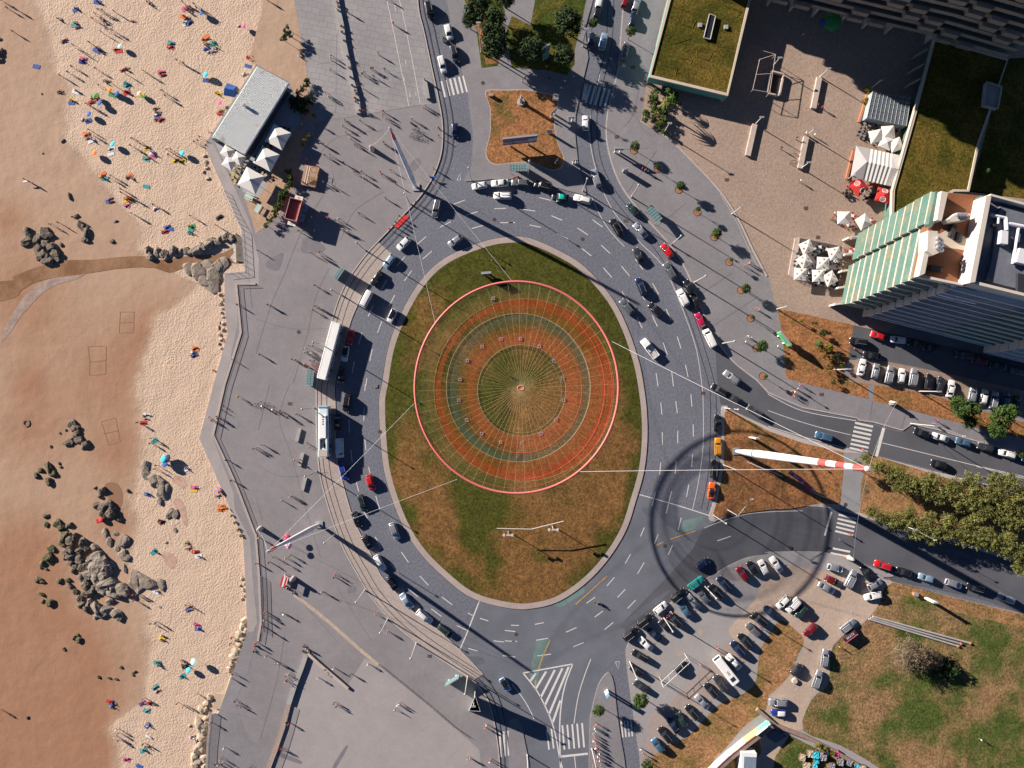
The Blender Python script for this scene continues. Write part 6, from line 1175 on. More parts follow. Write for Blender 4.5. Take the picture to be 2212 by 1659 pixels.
def tree(c, r, x, y, R, h, kind, leaf, base, where, cat='tree', name='tree', group='trees', sx=1.0, z=.15, zc=None):
    """x, y: centre of the crown as surveyed at crown height; R radius in metres"""
    hc = zc or h; p = P(c, r, x, y, hc); root = empty(name, (p.x, p.y, z), rnd.uniform(0, 6.28))
    o = bpy.data.objects.new('crown', rnd.choice(CR[kind])); COL.objects.link(o); o.parent = root; o.location = (0, 0, hc - z); o.scale = (R * sx, R / sx, max(R * .8, .5) if kind != 'bush' else R * .7); o.rotation_euler = (0, 0, 0); set_slot(o, 0, leaf)
    g = MB(); k_ = random.Random(int(x + y)); t = Vector((0, 0, 0)); tr = max(.06, R * .055); top = Vector((k_.uniform(-.1, .1) * R, k_.uniform(-.1, .1) * R, hc - z))
    g.tube(t, top * .6, tr, tr * .75, n=7); g.tube(top * .6, top, tr * .75, tr * .4, n=6)
    for i in range(7 if kind != 'bush' else 3):
        a = i * 2.4 + k_.random(); e = top * .6 + Vector((math.cos(a) * R * .7, math.sin(a) * R * .7, (hc - z) * .35 + R * .2)); g.tube(top * .55, e, tr * .45, tr * .12, n=5)
    g.build('trunk', [M_bark], root); later(root, base, where, cat, group); return root
def trees(tile, s, h, kind, leaf, base, where, cat='tree', name='tree', group='trees', sx=1.0):
    c, r = int(tile[0]), int(tile[1])
    for t in s.split():
        q = [float(v) for v in t.split(',')]; tree(c, r, q[0], q[1], q[2] * S / 4, (q[3] if len(q) > 3 else h), kind, leaf, base, where, cat, name, group, sx)
trees('10', '2040,180,125,6 2060,400,125,6 1905,90,110,5.5 1845,170,75,5 1960,10,85,5 2060,300,120,6.5', 6, 'round', L_dark, 'dark dense evergreen', 'beside the north west road')
trees('20', '490,190,140,6 180,420,125,6 450,480,105,5.5 -60,-20,100,5', 6, 'round', L_dark, 'dark round evergreen', 'in the garden above the square lawn')
trees('20', '700,195,48 1028,270,50', 4.5, 'round', L_mid, 'small street tree', 'by cars parked on the north road')
trees('20', '1065,1260,46 1258,1438,22 1460,1602,46', 3.2, 'round', L_mid, 'little round tree in an earth pit', 'on the east pavement', group='little pavement trees')
trees('21', '1612,145,26 1772,358,52 1895,585,20 2025,835,44 2082,1080,20 2165,1332,54 2195,1592,20', 3.0, 'round', L_mid, 'little round tree in an earth pit', 'on the east pavement', group='little pavement trees')
for c, r, x, y in ((2, 0, 1052, 1300), (2, 0, 1255, 1460), (2, 0, 1440, 1640), (2, 1, 1600, 175), (2, 1, 1745, 390), (2, 1, 1875, 605), (2, 1, 1975, 848), (2, 1, 2060, 1090), (2, 1, 2110, 1350), (2, 1, 2165, 1590)):
    p = P(c, r, x, y, .16); g = MB(); g.prism([(p.x + math.cos(i * math.pi / 8) * .95, p.y + math.sin(i * math.pi / 8) * .95) for i in range(16)], .15, .175); g.path([p + Vector((math.cos(i * math.pi / 8) * .95, math.sin(i * math.pi / 8) * .95, .02)) for i in range(17)], .05, 4, 1)
    o = g.build('tree_pit', [mat('pit_earth', (.34, .16, .08), .9), M_dark]); later(o, 'round brown earth tree pit', 'on the east pavement', 'tree pit', 'tree pits')
WT = '760,700,62,4 850,640,60,4 960,710,85 1080,780,100 1180,840,105 1300,880,115 1420,850,105 1500,950,110 1620,900,120 1760,860,120 1700,1020,130 1850,990,135 1980,930,130 2090,860,110 2190,950,100 2000,1080,130 2130,1050,120 1830,1110,110 2180,1190,110 2060,1180,90 1960,820,80 1120,900,60 1400,960,70'
trees('32', WT, 5.0, 'loose', L_olive, 'olive green loose tree', 'in the upper belt of the wedge', group='trees of the wedge belt')
trees('32', '900,1110,70,3 980,1160,85 1090,1180,100 1200,1210,105 1310,1250,115 1430,1290,120 1550,1260,120 1680,1290,120 1800,1320,115 1930,1370,115 2060,1410,115 2170,1470,110 2190,1580,95 1230,1110,70 1400,1160,75 1560,1170,80 1720,1220,80 1900,1290,80 2080,1320,80', 4.5, 'loose', L_olive, 'olive green loose tree', 'in the lower belt of the wedge', group='trees of the wedge belt')
trees('32', '1690,210,105 1640,170,70 1745,330,70,4 1800,220,60 2030,290,110 1980,400,85 2100,240,80 2190,600,40,3', 5.5, 'round', L_mid, 'bright green tree', 'over the dry strip by the east road')
trees('23', '1112,1080,78 750,1165,58', 3.6, 'round', L_mid, 'round green tree', 'at the lower left of the car park'); trees('23', '1170,1640,62', 3.4, 'round', L_mid, 'round green tree', 'at the bottom edge of the photo')
tree(3, 3, 1240, 680, 190 * S / 4, 3.6, 'bare', L_twig, 'bare grey twiggy tree', 'in the rough field casting a black shadow'); tree(3, 3, 1530, 800, 130 * S / 4, .8, 'bush', L_dark, 'dark green low bush', 'deepening the black shadow of the bare tree'); tree(3, 3, 1400, 720, 120 * S / 4, 2.6, 'bare', L_twig, 'smaller bare bush', 'beside the bare grey tree')  # dark bush added at the foliage to deepen the bare tree's shadow
SH = 'in the planting bed below the grass roofed building'
trees('20', '1230,820,62 1215,890,50 1245,950,55 1160,990,48 1215,1010,40 1300,960,45 1310,1020,48 1270,1080,42 1320,1140,38 1345,770,40 1400,830,48 1420,890,45 1150,1040,30', 1.6, 'bush', L_mid, 'leafy shrub', SH, 'shrub', 'shrub', 'shrubs'); trees('20', '1250,985,40 1290,1060,30', 1.8, 'bush', L_yel, 'yellow green shrub', SH, 'shrub', 'shrub', 'shrubs')
R6 = lambda x, y: (1661.3 + x / 5.333, 657.8 + y / 5.333)
for x, y, R, l, nm in ((380, 185, 24, L_yel, 'small yellow green shrub'), (510, 215, 26, L_mid, 'small green shrub'), (550, 215, 22, L_dark, 'small dark shrub'), (620, 330, 45, L_mid, 'spiky green shrub'), (585, 455, 50, L_mid, 'spiky green shrub'), (690, 505, 62, L_yel, 'large yellow green shrub'), (610, 520, 40, L_brown, 'brown shrub'), (650, 600, 50, L_brown, 'brown shrub'), (720, 620, 50, L_brown, 'brown shrub'), (700, 720, 48, L_brown, 'brown shrub'), (790, 585, 40, L_dark, 'dark shrub'), (840, 710, 30, L_mid, 'green shrub'), (740, 890, 36, L_mid, 'green shrub'), (700, 790, 30, L_brown, 'brown shrub'), (800, 640, 36, L_dark, 'dark shrub')):
    d = R6(x, y); tree(0, 0, d[0] * 4, d[1] * 4, R / 5.333 * S, 1.7, 'bush', l, nm, 'on the dry lawn left of the side street', 'shrub', 'shrub', 'shrubs')
HG = 'in the hedge between sand garden and promenade'
trees('10', '275,1480,34 290,1530,40 285,1600,42 260,1640,40', 1.4, 'bush', L_mid, 'yellowish hedge bush', HG, 'bush', 'hedge_bush', 'hedge bushes'); trees('11', '235,20,48 215,70,52 190,130,50 155,190,42 115,235,36 85,285,30', 1.4, 'bush', L_mid, 'yellowish hedge bush', HG, 'bush', 'hedge_bush', 'hedge bushes')
trees('10', '435,720,38 410,760,34 440,690,26 375,800,38 330,870,55 395,900,60 340,930,50 420,960,40 450,860,40 480,890,22', 1.2, 'bush', L_dark, 'dark bush', 'behind the ribbed roof restaurant', 'bush', 'bush', 'bushes'); trees('10', '450,1170,24 420,1210,24 400,1250,20 500,1000,22', 1.0, 'bush', L_yel, 'dry yellow bush', 'at the edge of the sand garden', 'bush', 'bush', 'bushes')
trees('10', '265,270,40 240,330,38 300,300,30 270,230,22', 2.2, 'bush', L_dark, 'dark windswept bush', 'at the top edge of the dry sand', 'bush', 'bush', 'bushes'); trees('30', '865,780,30 845,870,34', 1.2, 'bush', L_yel, 'clipped green bush', 'in the planter by the glass cafe', 'bush', 'bush', 'bushes'); trees('10', '210,1100,18 275,1120,16 130,1275,16', 1.2, 'bush', L_mid, 'potted green plant', 'on the big restaurant terrace', 'plant', 'potted_plant', 'potted plants')
trees('02', '1960,1080,16 2000,1140,16 2030,1200,18 2060,1260,18 2080,1310,18', .4, 'bush', L_yel, 'low yellow weed', 'at the foot of the sea wall', 'plant', 'wall_weed', 'wall weeds')
for (c, r, x, y, hh, R) in ((2, 0, 1335, 895, 5.5, 2.2), (2, 0, 1355, 775, 3.5, 1.2), (2, 0, 1390, 840, 4.0, 1.6), (3, 0, 1900, 1470, 2.5, 1.3), (3, 1, 450, 1310, 2.5, 1.3)):
    p = P(c, r, x, y, hh); root = empty('palm_tree', (p.x, p.y, .15), rnd.random() * 6); g = MB(); g.tube((0, 0, 0), (0, 0, hh), .22, .16, n=8); g.build('trunk', [M_bark], root)
    g = MB()
    for i in range(22):
        a = i * 2.39996; up = .5 - .9 * (i / 22); L = R * (1 - .2 * (i % 3)); q0 = Vector((0, 0, hh)); pts = [q0 + Vector((math.cos(a) * L * t, math.sin(a) * L * t, L * (up * t - .75 * t * t))) for t in (0, .33, .66, 1)]; sd_ = Vector((-math.sin(a), math.cos(a), 0))
        for k_ in range(3):
            w0, w1 = (.06, .2, .16, .02)[k_:k_ + 2]; w0 *= R / 1.8; w1 *= R / 1.8; dn = Vector((0, 0, -.08)); g.add([pts[k_] - sd_ * w0 + dn, pts[k_], pts[k_] + sd_ * w0 + dn, pts[k_ + 1] + sd_ * w1 + dn, pts[k_ + 1], pts[k_ + 1] - sd_ * w1 + dn], [(0, 1, 4, 5), (1, 2, 3, 4)])
    g.build('crown', [L_olive if R > 2 else L_mid], root); later(root, 'palm with feathery crown', 'in the planting beds', 'palm', 'palms')

# ------------------------------------------------------------------ rocks
M_rock = mat('beach_rock', (.155, .125, .095), .9, var=(.8, .35, 4, .2), bump=(3, .12)); M_rock2 = mat('pale_rock', (.25, .21, .17), .9, var=(.7, .25, 4, .2), bump=(3, .12)); M_moss = mat('mossy_rock', (.085, .08, .03), .9, var=(1.2, .45), bump=(4, .1), col2=((.15, .13, .10), .8, .45, .6)); M_boul = mat('boulder_stone', (.42, .34, .25), .9, var=(1, .25), bump=(3, .06))
from mathutils import noise as mnoise
def rock_mesh(seed, rough=.35):
    g = MB(); g.sphere((0, 0, 0), 1, seg=22, rings=13, sq=(1, 1, .8)); off = Vector((seed * 7.1, seed * 3.3, 0)); vs = []; pr = random.Random(seed); planes = [(Vector((pr.gauss(0, 1), pr.gauss(0, 1), pr.gauss(0, .8))).normalized(), pr.uniform(.5, .8)) for _ in range(14)]
    for v in g.v:
        w = Vector(v); w = w * (1 + .5 * rough * mnoise.fractal(w * 1.1 + off, .9, 2.0, 3))
        for pn, pd in planes:
            e_ = w.dot(pn) - pd
            if e_ > 0: w = w - pn * e_
        w = w * (1 + .16 * rough * mnoise.fractal(w * 4.0 + off, .8, 2.2, 3)); vs.append(tuple(w))
    g.v = vs; g.sm = [False] * len(g.f); return g.mesh('rock_shape', [M_rock])
RM = [rock_mesh(i, .5) for i in range(7)]; BMs = [rock_mesh(20 + i, .22) for i in range(4)]
def rocks(tile, s, base, where, m, group, hk=.5, shp=RM, name='rock', zz=ZB):
    c, r = int(tile[0]), int(tile[1])
    for t in s.split():
        q = [float(v) for v in t.split(',')]; R = q[2] * S / 4 * 1.45; el_ = q[3] if len(q) > 3 else 1.0; a = q[4] if len(q) > 4 else rnd.uniform(0, 180)
        o = bpy.data.objects.new(name, rnd.choice(shp)); COL.objects.link(o); o.location = P(c, r, q[0], q[1], zz) + Vector((0, 0, R * .05)); o.scale = (R * math.sqrt(el_), R / math.sqrt(el_), R * hk); o.rotation_euler = (0, 0, math.radians(a)); set_slot(o, 0, m); later(o, base, where, 'rock', group)
rocks('01', '245,350,42 240,420,45 330,400,40,1.2 385,350,50,1.4,150 430,380,40 340,490,48 400,450,42 450,480,50 380,540,50 480,530,48 420,590,45,1.3,20 500,570,30 340,560,35', 'dark weathered rock', 'in the big cluster above the stream', M_rock, 'rocks of the upper beach'); rocks('01', '600,40,22,2.4,110 660,210,22,1.6,60 690,280,30,1.5,120 720,310,26 750,350,36,1.4,100 740,410,32 970,425,18 530,455,18 1000,255,14,2,20', 'dark weathered rock', 'in the line left of the sunbathers', M_rock, 'rocks of the upper beach')
rocks('01', '1290,500,34 1300,560,34 1360,520,36 1420,530,38 1490,500,36,1.3,90 1430,570,24 1560,510,26,1.6,10 1610,510,30 1700,500,46,1.6,30 1750,480,46 1810,450,42,1.3,60 1880,440,40 1830,420,36 1960,380,40 2000,400,30 1920,390,30', 'jagged grey rock', 'along the upper bank of the stream', M_rock2, 'rocks of the stream bank', .7); rocks('01', '1640,660,60,1.4,160 1720,680,80,1.3,150 1800,640,60,1.5,10 1850,720,80,1.2,140 1890,640,60 1760,760,60,1.5,140 1840,810,60 1930,620,50', 'flat pale rock', 'where the stream meets the sea wall', M_rock2, 'flat rocks by the outfall', .18)
rocks('02', '625,340,38,1.3,70 650,380,36 665,425,34 690,480,36 740,520,40,1.3,20 600,515,32 620,490,26 655,440,22 555,510,18 440,542,14 515,425,10 570,400,12', 'dark rock', 'in the group right of the sand circle', M_rock, 'rocks of the middle beach'); rocks('02', '425,720,38,1.7,120 460,770,30 420,840,32,1.4,110 320,790,28,1.5,110 355,745,26 515,685,14 525,715,12', 'green mossy rock', 'in the tide pool group', M_moss, 'mossy rocks')
rocks('02', '885,920,36,1.5,60 860,970,20 850,1050,34 900,1060,50 900,1100,44 960,1110,48 945,1040,34 985,1080,30 1040,1170,24,1.5,150 825,895,14 1105,920,16', 'large rounded grey rock', 'behind the red beach umbrella', M_rock, 'rocks of the middle beach', .75); rocks('02', '405,1140,24 400,1210,22,1.5,110 500,1200,36,1.4,70 530,1240,34 560,1320,46 540,1380,32 600,1300,24 450,1420,32 420,1490,40 370,1560,32,1.6,50 440,1540,26 400,1600,16', 'green mossy rock', 'left of the long rock ridge', M_moss, 'mossy rocks')
rocks('02', '610,1360,40 660,1310,32 600,1440,44 640,1490,50 700,1440,40 730,1370,46,1.5,120 760,1420,34 570,1480,36 620,1540,36 660,1580,36 730,1570,44,1.5,60 690,1520,40 640,1620,24 600,1215,26,1.8,20', 'dark rugged rock', 'in the long ridge', M_rock, 'rocks of the long ridge', .7); rocks('02', '820,1410,36,1.5,130 850,1480,50 800,1520,40 880,1540,60 830,1600,60 930,1600,60,1.3,110 780,1640,50 900,1650,60 970,1560,30,1.6,120', 'pale rugged rock', 'in the long ridge', M_rock2, 'rocks of the long ridge', .6)
rocks('02', '910,1290,34,1.6,110 950,1360,38,1.8,110 1000,1290,22,1.4,140 1070,1350,48,1.2,60 1010,1420,24,1.5,120 1060,1470,40 1080,1500,36 1075,1590,24,2,110 1260,710,42,1.3,60 1265,780,40,1.4,110 1330,830,60,1.3,120 1390,850,50 1400,920,60,1.4,80 1440,900,40,1.6,70 1380,1010,34,1.6,110 1470,1110,36,1.3,60 1510,1120,34 1515,1260,18 1440,1370,14', 'flat pale rock', 'half buried in the dry sand', M_rock2, 'flat rocks of the middle beach', .3)
rocks('03', '330,30,28 365,45,22 515,40,26 590,35,26 430,225,34 370,220,18 355,155,22,1.4,160 650,530,24 680,550,26 670,510,16 555,630,16 850,870,16 1045,790,14 940,880,14,1.4 1000,890,14,2,170 1160,830,16,1.8,20 235,1220,14 1150,855,12', 'small weedy rock', 'scattered on the lower wet sand', M_moss, 'small rocks'); rocks('03', '610,90,26,1.5,130 650,130,26,1.5,130 690,190,30,1.4,120 710,240,30 760,290,34 720,20,40 750,70,50 800,110,40 760,140,40', 'dark rugged rock', 'in the long ridge', M_rock, 'rocks of the long ridge', .7)
rocks('03', '850,40,60 930,60,66,1.3,30 1000,80,60 1060,120,56,1.4,150 980,150,50,1.5,170 890,120,44 790,220,36 840,270,50,1.3,130 880,310,46 930,290,44 1000,320,44 1030,350,34 955,215,34 830,350,22,1.5,60 780,250,30', 'pale rugged rock', 'in the long ridge', M_rock2, 'rocks of the long ridge', .6); rocks('03', '1170,30,70,1.3 1260,50,70,1.4 1390,70,40,1.6,110 1210,100,44 1385,270,12', 'flat pale rock', 'half buried in the dry sand', M_rock2, 'flat rocks of the middle beach', .2)
rocks('03', '2120,380,28 2100,430,30 2125,460,26 2065,500,32 2100,540,28 2075,590,30 2035,650,32 2060,690,24 2015,700,32 2010,760,30 1980,800,24 1820,1050,34 1790,1100,24 1780,1150,24 1740,1150,30 1720,1280,44,1.5,100 1770,1290,30 1750,1340,30 1740,1400,36 1725,1450,32 1700,1500,32 1680,1560,34 1720,1600,30 1760,1570,30 1690,1640,30 1780,1230,26 1750,1500,28 1700,1420,24 1760,1640,24 1640,1290,12 2090,20,14 2110,60,14 2075,80,12 2100,120,14 2115,170,14 2090,200,12', 'angular tan boulder', 'at the foot of the sea wall', M_boul, 'boulders at the sea wall', .7, BMs, 'boulder'); rocks('01', '1900,890,16 1920,930,18 1900,970,16 1930,1000,16 1910,1040,14 1930,1130,16 1900,1130,12 1885,1170,14 1925,1190,16 1900,1230,14 1915,1270,16 1940,1290,12 1890,1310,12 1910,1350,12 1935,890,12 1925,1080,12', 'angular tan boulder', 'at the foot of the sea wall', M_boul, 'boulders at the sea wall', .7, BMs, 'boulder')
rocks('00', '1770,1340,16 1775,1400,14 1790,1450,16 1760,1490,14 1800,1540,16 1780,1430,12', 'small tan boulder', 'below the ribbed restaurant', M_boul, 'boulders at the sea wall', .6, BMs, 'boulder'); rocks('00', '5,460,30,2,80 0,520,24 0,340,18 360,810,8 370,1325,8 545,1215,14,1.6,60', 'dark rock', 'at the left edge of the photo', M_rock, 'small rocks')

# ------------------------------------------------------------------ lamps and signs
M_pole = mat('lamp_pole', (.52, .50, .47), .5)
def lamp(c, r, x, y, h, where, head=1, col=None, z=.15, arm=None):
    p = P(c, r, x, y, z); root = empty('street_lamp', p); m = col or M_pole; g = MB(); g.tube((0, 0, 0), (0, 0, h), .15, .08, n=8); g.tube((0, 0, 0), (0, 0, .5), .2, n=8); g.build('pole', [m], root); g = MB()
    if head == 1: g.tube((0, 0, h), (0, 0, h + .25), .3, .12, n=8); g.sphere((0, 0, h - .02), .28, sq=(1, 1, .5))
    elif head == 2:
        g.box(-.55, .55, -.2, .2, h, h + .18)
    g.build('lamp_head', [M_grey], root)
    if arm: g = MB(); g.tube((0, 0, h - .3), (arm[0], arm[1], h + .3), .06, n=6); g.box(arm[0] - .4, arm[0] + .4, arm[1] - .15, arm[1] + .15, h + .25, h + .38); g.build('arm', [m], root)
    later(root, 'tall street lamp', where, 'street lamp', 'street lamps'); return root
for c, r, x, y, w in ((1, 1, 740, 892, 'left of the tram bed'), (1, 1, 945, 505, 'left of the tram bed'), (1, 1, 590, 1320, 'by the long bus'), (1, 2, 500, 205, 'by the tram'), (1, 2, 525, 755, 'by the lower stone bench'), (1, 2, 682, 1298, 'right of the lower mast'), (1, 3, 940, 122, 'on the lower promenade'), (1, 3, 1385, 580, 'on the lower promenade'), (1, 3, 1137, 372, 'on the lower promenade'), (1, 3, 1828, 870, 'by the slanted ad panel'), (1, 1, 1335, 105, 'by the red carpet')): lamp(c, r, x, y, 10.5, w)
for c, r, x, y, w in ((1, 0, 1860, 1560, 'at the kerb below the square lawn'), (2, 0, 612, 1650, 'at the kerb below the square lawn'), (2, 0, 140, 1505, 'at the lower bus shelter'), (2, 1, 1030, 42, 'on the curve pavement'), (2, 1, 1375, 455, 'on the curve pavement'), (2, 1, 1575, 780, 'on the curve pavement'), (2, 1, 1810, 1310, 'on the curve pavement'), (2, 2, 1840, 208, 'at the wedge nose'), (2, 2, 1830, 700, 'on the wedge lawn'), (2, 2, 1742, 1135, 'at the lower wedge corner'), (2, 3, 1662, 85, 'in the car park'), (2, 3, 1308, 355, 'in the car park'), (2, 3, 1018, 742, 'in the car park'), (2, 3, 690, 1492, 'by the queue'), (2, 3, 132, 1545, 'on the splitter pavement')): lamp(c, r, x, y, 11, w)
for c, r, x, y, w, h in ((2, 1, 1900, 190, 'at the plaza edge', 8), (3, 1, 75, 1012, 'at the plaza edge', 8), (3, 1, 575, 1535, 'by the parking bay', 8), (3, 2, 1300, 62, 'by the parking bay', 9), (3, 0, 40, 575, 'on the gravel plaza', 5), (3, 0, 450, 665, 'on the gravel plaza', 5), (3, 0, 335, 1170, 'on the gravel plaza', 5), (2, 0, 2100, 1075, 'on the gravel plaza', 5), (3, 0, 285, 1455, 'on the gravel plaza', 5), (3, 1, 660, 430, 'by the dark dining deck', 5), (2, 0, 610, 400, 'by the garden on the north road', 9), (1, 0, 1945, 450, 'through the garden conifers', 15), (2, 0, 1310, 1150, 'by the shrub bed', 7), (3, 0, 690, 1545, 'by the white tent', 5), (3, 0, 895, 760, 'by the glass cafe', 5)): lamp(c, r, x, y, h, w, 2)
lamp(3, 2, 1235, 342, 11, 'with a long arm over the east road bay', 2, arm=(6.6, -2.4)); lamp(3, 2, 1120, 1205, 8, 'with a long arm over the lower tree belt', 2, arm=(4.8, -2.5)); lamp(2, 2, 1860, 1085, 9, 'with antennas on the wedge tip', 2, arm=(3.2, 4.2))
# island double lamps (lattice masts lying across the grass in the photo as seen from above)
for x, y, lab in ((2180, 1270, 'left'), (2560, 1225, 'right')):
    root = empty('floodlight_mast', P(1, 2, x, y, .2)); g = MB(); g.tube((0, 0, 0), (0, 0, 5), .12, .08, n=6); g.build('pole', [M_pole], root); g = MB(); g.box(-1.4, 1.4, -.12, .12, 5, 5.2); g.box(-1.3, -.8, -.3, .3, 4.8, 5.3); g.box(.8, 1.3, -.3, .3, 4.8, 5.3); g.build('cross_arm', [M_pole], root); tag(root, '%s pale floodlight mast on the lower part of the oval grass island' % lab, 'floodlight', 'floodlight masts')
root = empty('truss', P(1, 2, 2180, 1240, .2)); g = MB(); a, b_ = P(1, 2, 2080, 1248, 4.8), P(1, 2, 2660, 1185, 4.8); m_ = P(1, 2, 2380, 1255, 4.6)
g.path([a, m_, b_], .12, 5); under(g.build('beam', [M_pole]), root); g = MB(); g.path([P(1, 2, 2560, 1225, .2), P(1, 2, 2560, 1225, 4.7)], .05, 4); under(g.build('stay', [M_pole]), root); tag(root, 'thin white bent beam spanning between the two floodlight masts on the island', 'beam')

def panel(name, label, a, b_, z0, z1, m, posts=True, cat='billboard', th=.12, extra=None, group=None):
    """vertical board between two ground points"""
    root = empty(name, (a + b_) / 2); d = (b_ - a).normalized(); n_ = Vector((d.y, -d.x, 0)) * th; g = MB(); quad(g, [a, b_, b_ - n_, a - n_], z0, z1); under(g.build('board', [m]), root)
    if posts:
        for t in (.22, .75): p = a + (b_ - a) * t - n_ * .5; g = MB(); g.box(p.x - .22, p.x + .22, p.y - .15, p.y + .15, .15, z0); under(g.build('post', [M_white]), root)
    g = MB(); quad(g, [a - n_ * 1.1, b_ - n_ * 1.1, b_ + n_ * .1, a + n_ * .1], z1, z1 + .12); under(g.build('frame', [M_grey]), root); tag(root, label, cat, group); return root, d, n_
M_adb = mat('ad_blue', (.02, .06, .18), .4)
a, b_ = W(A6(365, 862), 2.1), W(A6(848, 812), 2.1); a = zf(a, 0.15); b_ = zf(b_, .15)
root, d, n_ = panel('billboard', 'wide dark blue billboard reading Euro-Atlântico on two posts in the square dry lawn', a, b_, 2.1, 6.6, M_adb, th=.4)
ang = math.atan2(d.y, d.x); mid = (a + b_) / 2 + Vector((d.y, -d.x, 0)) * .05
under(text_mesh('Euro-Atlântico', 1.35, CLO['white'], 'lettering', None, Matrix.Translation(zf(mid - d * .6, 3.9)) @ Matrix.Rotation(ang, 4, 'Z') @ Matrix.Rotation(math.pi / 2, 4, 'X')), root)
g = MB(); q = a + (b_ - a) * .07 + Vector((d.y, -d.x, 0)) * .04; quad(g, [q - d * .35, q + d * .35, q + d * .35 - n_ * .05, q - d * .35 - n_ * .05], 3.5, 4.2); under(g.build('emblem', [CLO['orange']]), root)
g = MB(); q = a + (b_ - a) * .88 + Vector((d.y, -d.x, 0)) * .04; quad(g, [q - d * 1.2, q + d * 1.0, q + d * 1.0 - n_ * .05, q - d * 1.2 - n_ * .05], 3.2, 5.6); under(g.build('picture', [mat('ad_pale', (.25, .38, .45), .5, var=(.8, .4))]), root)
g = MB(); quad(g, [zf(a, 6) + n_ * 0, zf(b_, 6), zf(b_, 6) - n_ * 1.0, zf(a, 6) - n_ * 1.0], 6.72, 6.76); under(g.build('top_strip', [M_grey]), root)
# monument on round plinth
root = empty('monument', W(A6(625, 245), .15)); g = MB(); g.loft([[Vector((math.cos(i * math.pi / 12) * r_, math.sin(i * math.pi / 12) * r_, z_)) for i in range(24)] for r_, z_ in ((1.0, 0), (1.0, .3), (.9, .4))]); g.build('plinth', [M_conc], root); g = MB(); g.box(-.32, .32, -.3, .3, .4, 3.2); g.box(-.38, .38, -.34, .34, 3.2, 3.35); g.build('pedestal', [M_stone], root)
g = MB(); g.loft([[Vector((math.cos(i * math.pi / 5) * r_, math.sin(i * math.pi / 5) * r_ * .8, z_)) for i in range(10)] for r_, z_ in ((.18, 3.35), (.26, 3.6), (.28, 3.8), (.09, 3.92), (.14, 4.05), (.13, 4.25), (.04, 4.32))]); g.build('bust', [M_grey], root); tag(root, 'stone bust on a tall pedestal with round plinth in the square lawn', 'monument')
def panel2(lab, cat, tile, x0, y0, x1, y1, z0, z1, m, posts=True, th=.12, h=None, name='sign_panel', grp=None):
    c, r = int(tile[0]), int(tile[1]); return panel(name, lab, zf(P(c, r, x0, y0, h or z0), .15), zf(P(c, r, x1, y1, h or z0), .15), z0, z1, m, posts, cat, th, None, grp)
panel2('small blue and white information board on the right edge of the square lawn', 'sign', '20', 300, 1145, 345, 1150, .6, 2.6, mat('board_blue', (.14, .30, .50), .4)); panel2('leaning pale sign on a post at the top right of the square lawn', 'sign', '20', 335, 1005, 385, 955, 2.0, 4.2, M_stone)
panel2('small white sign in the shaded corner of the square lawn', 'sign', '20', 368, 1415, 398, 1375, .6, 2.0, M_white); panel2('dark grey cabinet sign at the upper right corner of the square lawn', 'sign', '20', 348, 868, 398, 875, .5, 1.8, M_conc, False, 1.2)
panel2('low white stone sign at the upper left of the square lawn', 'sign', '10', 2012, 838, 2050, 836, .2, 1.0, M_wall, False, .5)
panel2('advertising panel with pale picture standing left of the little tree', 'advertising panel', '20', 880, 1300, 962, 1300, 2.2, 3.6, mat('ad_mix', (.22, .30, .32), .4, var=(1.5, .4)), True, .3); panel2('dark slanted advertising stand on the pavement', 'advertising panel', '20', 955, 1490, 998, 1475, .6, 2.6, M_conc, True, .4); panel2('thin grey sign at the kerb right of the square lawn, upper one', 'sign', '20', 488, 1025, 540, 1022, 2.5, 3.3, M_grey); panel2('thin grey sign at the kerb right of the square lawn, lower one', 'sign', '20', 527, 1392, 570, 1385, 2.5, 3.0, M_grey)
root, d, n_ = panel2('dark framed board standing on the upper part of the oval grass island', 'board', '11', 1950, 722, 2035, 714, 1.2, 3.4, M_dark, True, .5); panel2('white sign board in the verge beside the rough field', 'sign', '33', 1368, 205, 1412, 208, 1.5, 4.5, M_white, True, .3); panel2('small brown box sign in the verge of the rough field', 'sign', '33', 1242, 160, 1282, 168, .2, 1.0, M_terra, False, .8)
panel2('tall thin white sign leaning over the wedge lawn', 'sign', '22', 2060, 468, 2095, 466, 1.5, 5.5, M_white, True, .3); panel2('blue sign panel on a post in the small south pavement', 'sign', '23', 812, 1040, 838, 1010, 2.5, 4.0, mat('sign_blue', (.05, .22, .45), .4)); panel2('slanted glass advertising panel on the lower promenade kerb', 'advertising panel', '13', 1642, 925, 1760, 850, .6, 3.0, M_teal, True, .2)
# green lettered banner board
p0, p1 = W(R6(205, 472), .6), W(R6(85, 318), .6); root, d, n_ = panel('billboard', 'long bright green billboard with dark lettering at the edge of the dry lawn', zf(p0, .15), zf(p1, .15), 1.6, 4.0, mat('ad_green', (.12, .62, .18), .5), th=.5)
ang = math.atan2(d.y, d.x); mm = (zf(p0, 0) + zf(p1, 0)) / 2 + Vector((d.y, -d.x, 0)) * .06
# face with the lettering looks back towards the roundabout
fx = Vector((d.y, -d.x, 0)); side = 1 if fx.dot(Vector((0, 0, 0)) - mm) > 0 else -1
q_ = mm if side == 1 else mm - n_ - Vector((d.y, -d.x, 0)) * .12
under(text_mesh('COOL', 1.0, M_adb, 'lettering', None, Matrix.Translation(zf(q_, 3.2)) @ Matrix.Rotation(ang + (0 if side == 1 else math.pi), 4, 'Z') @ Matrix.Rotation(math.pi / 2, 4, 'X')), root)
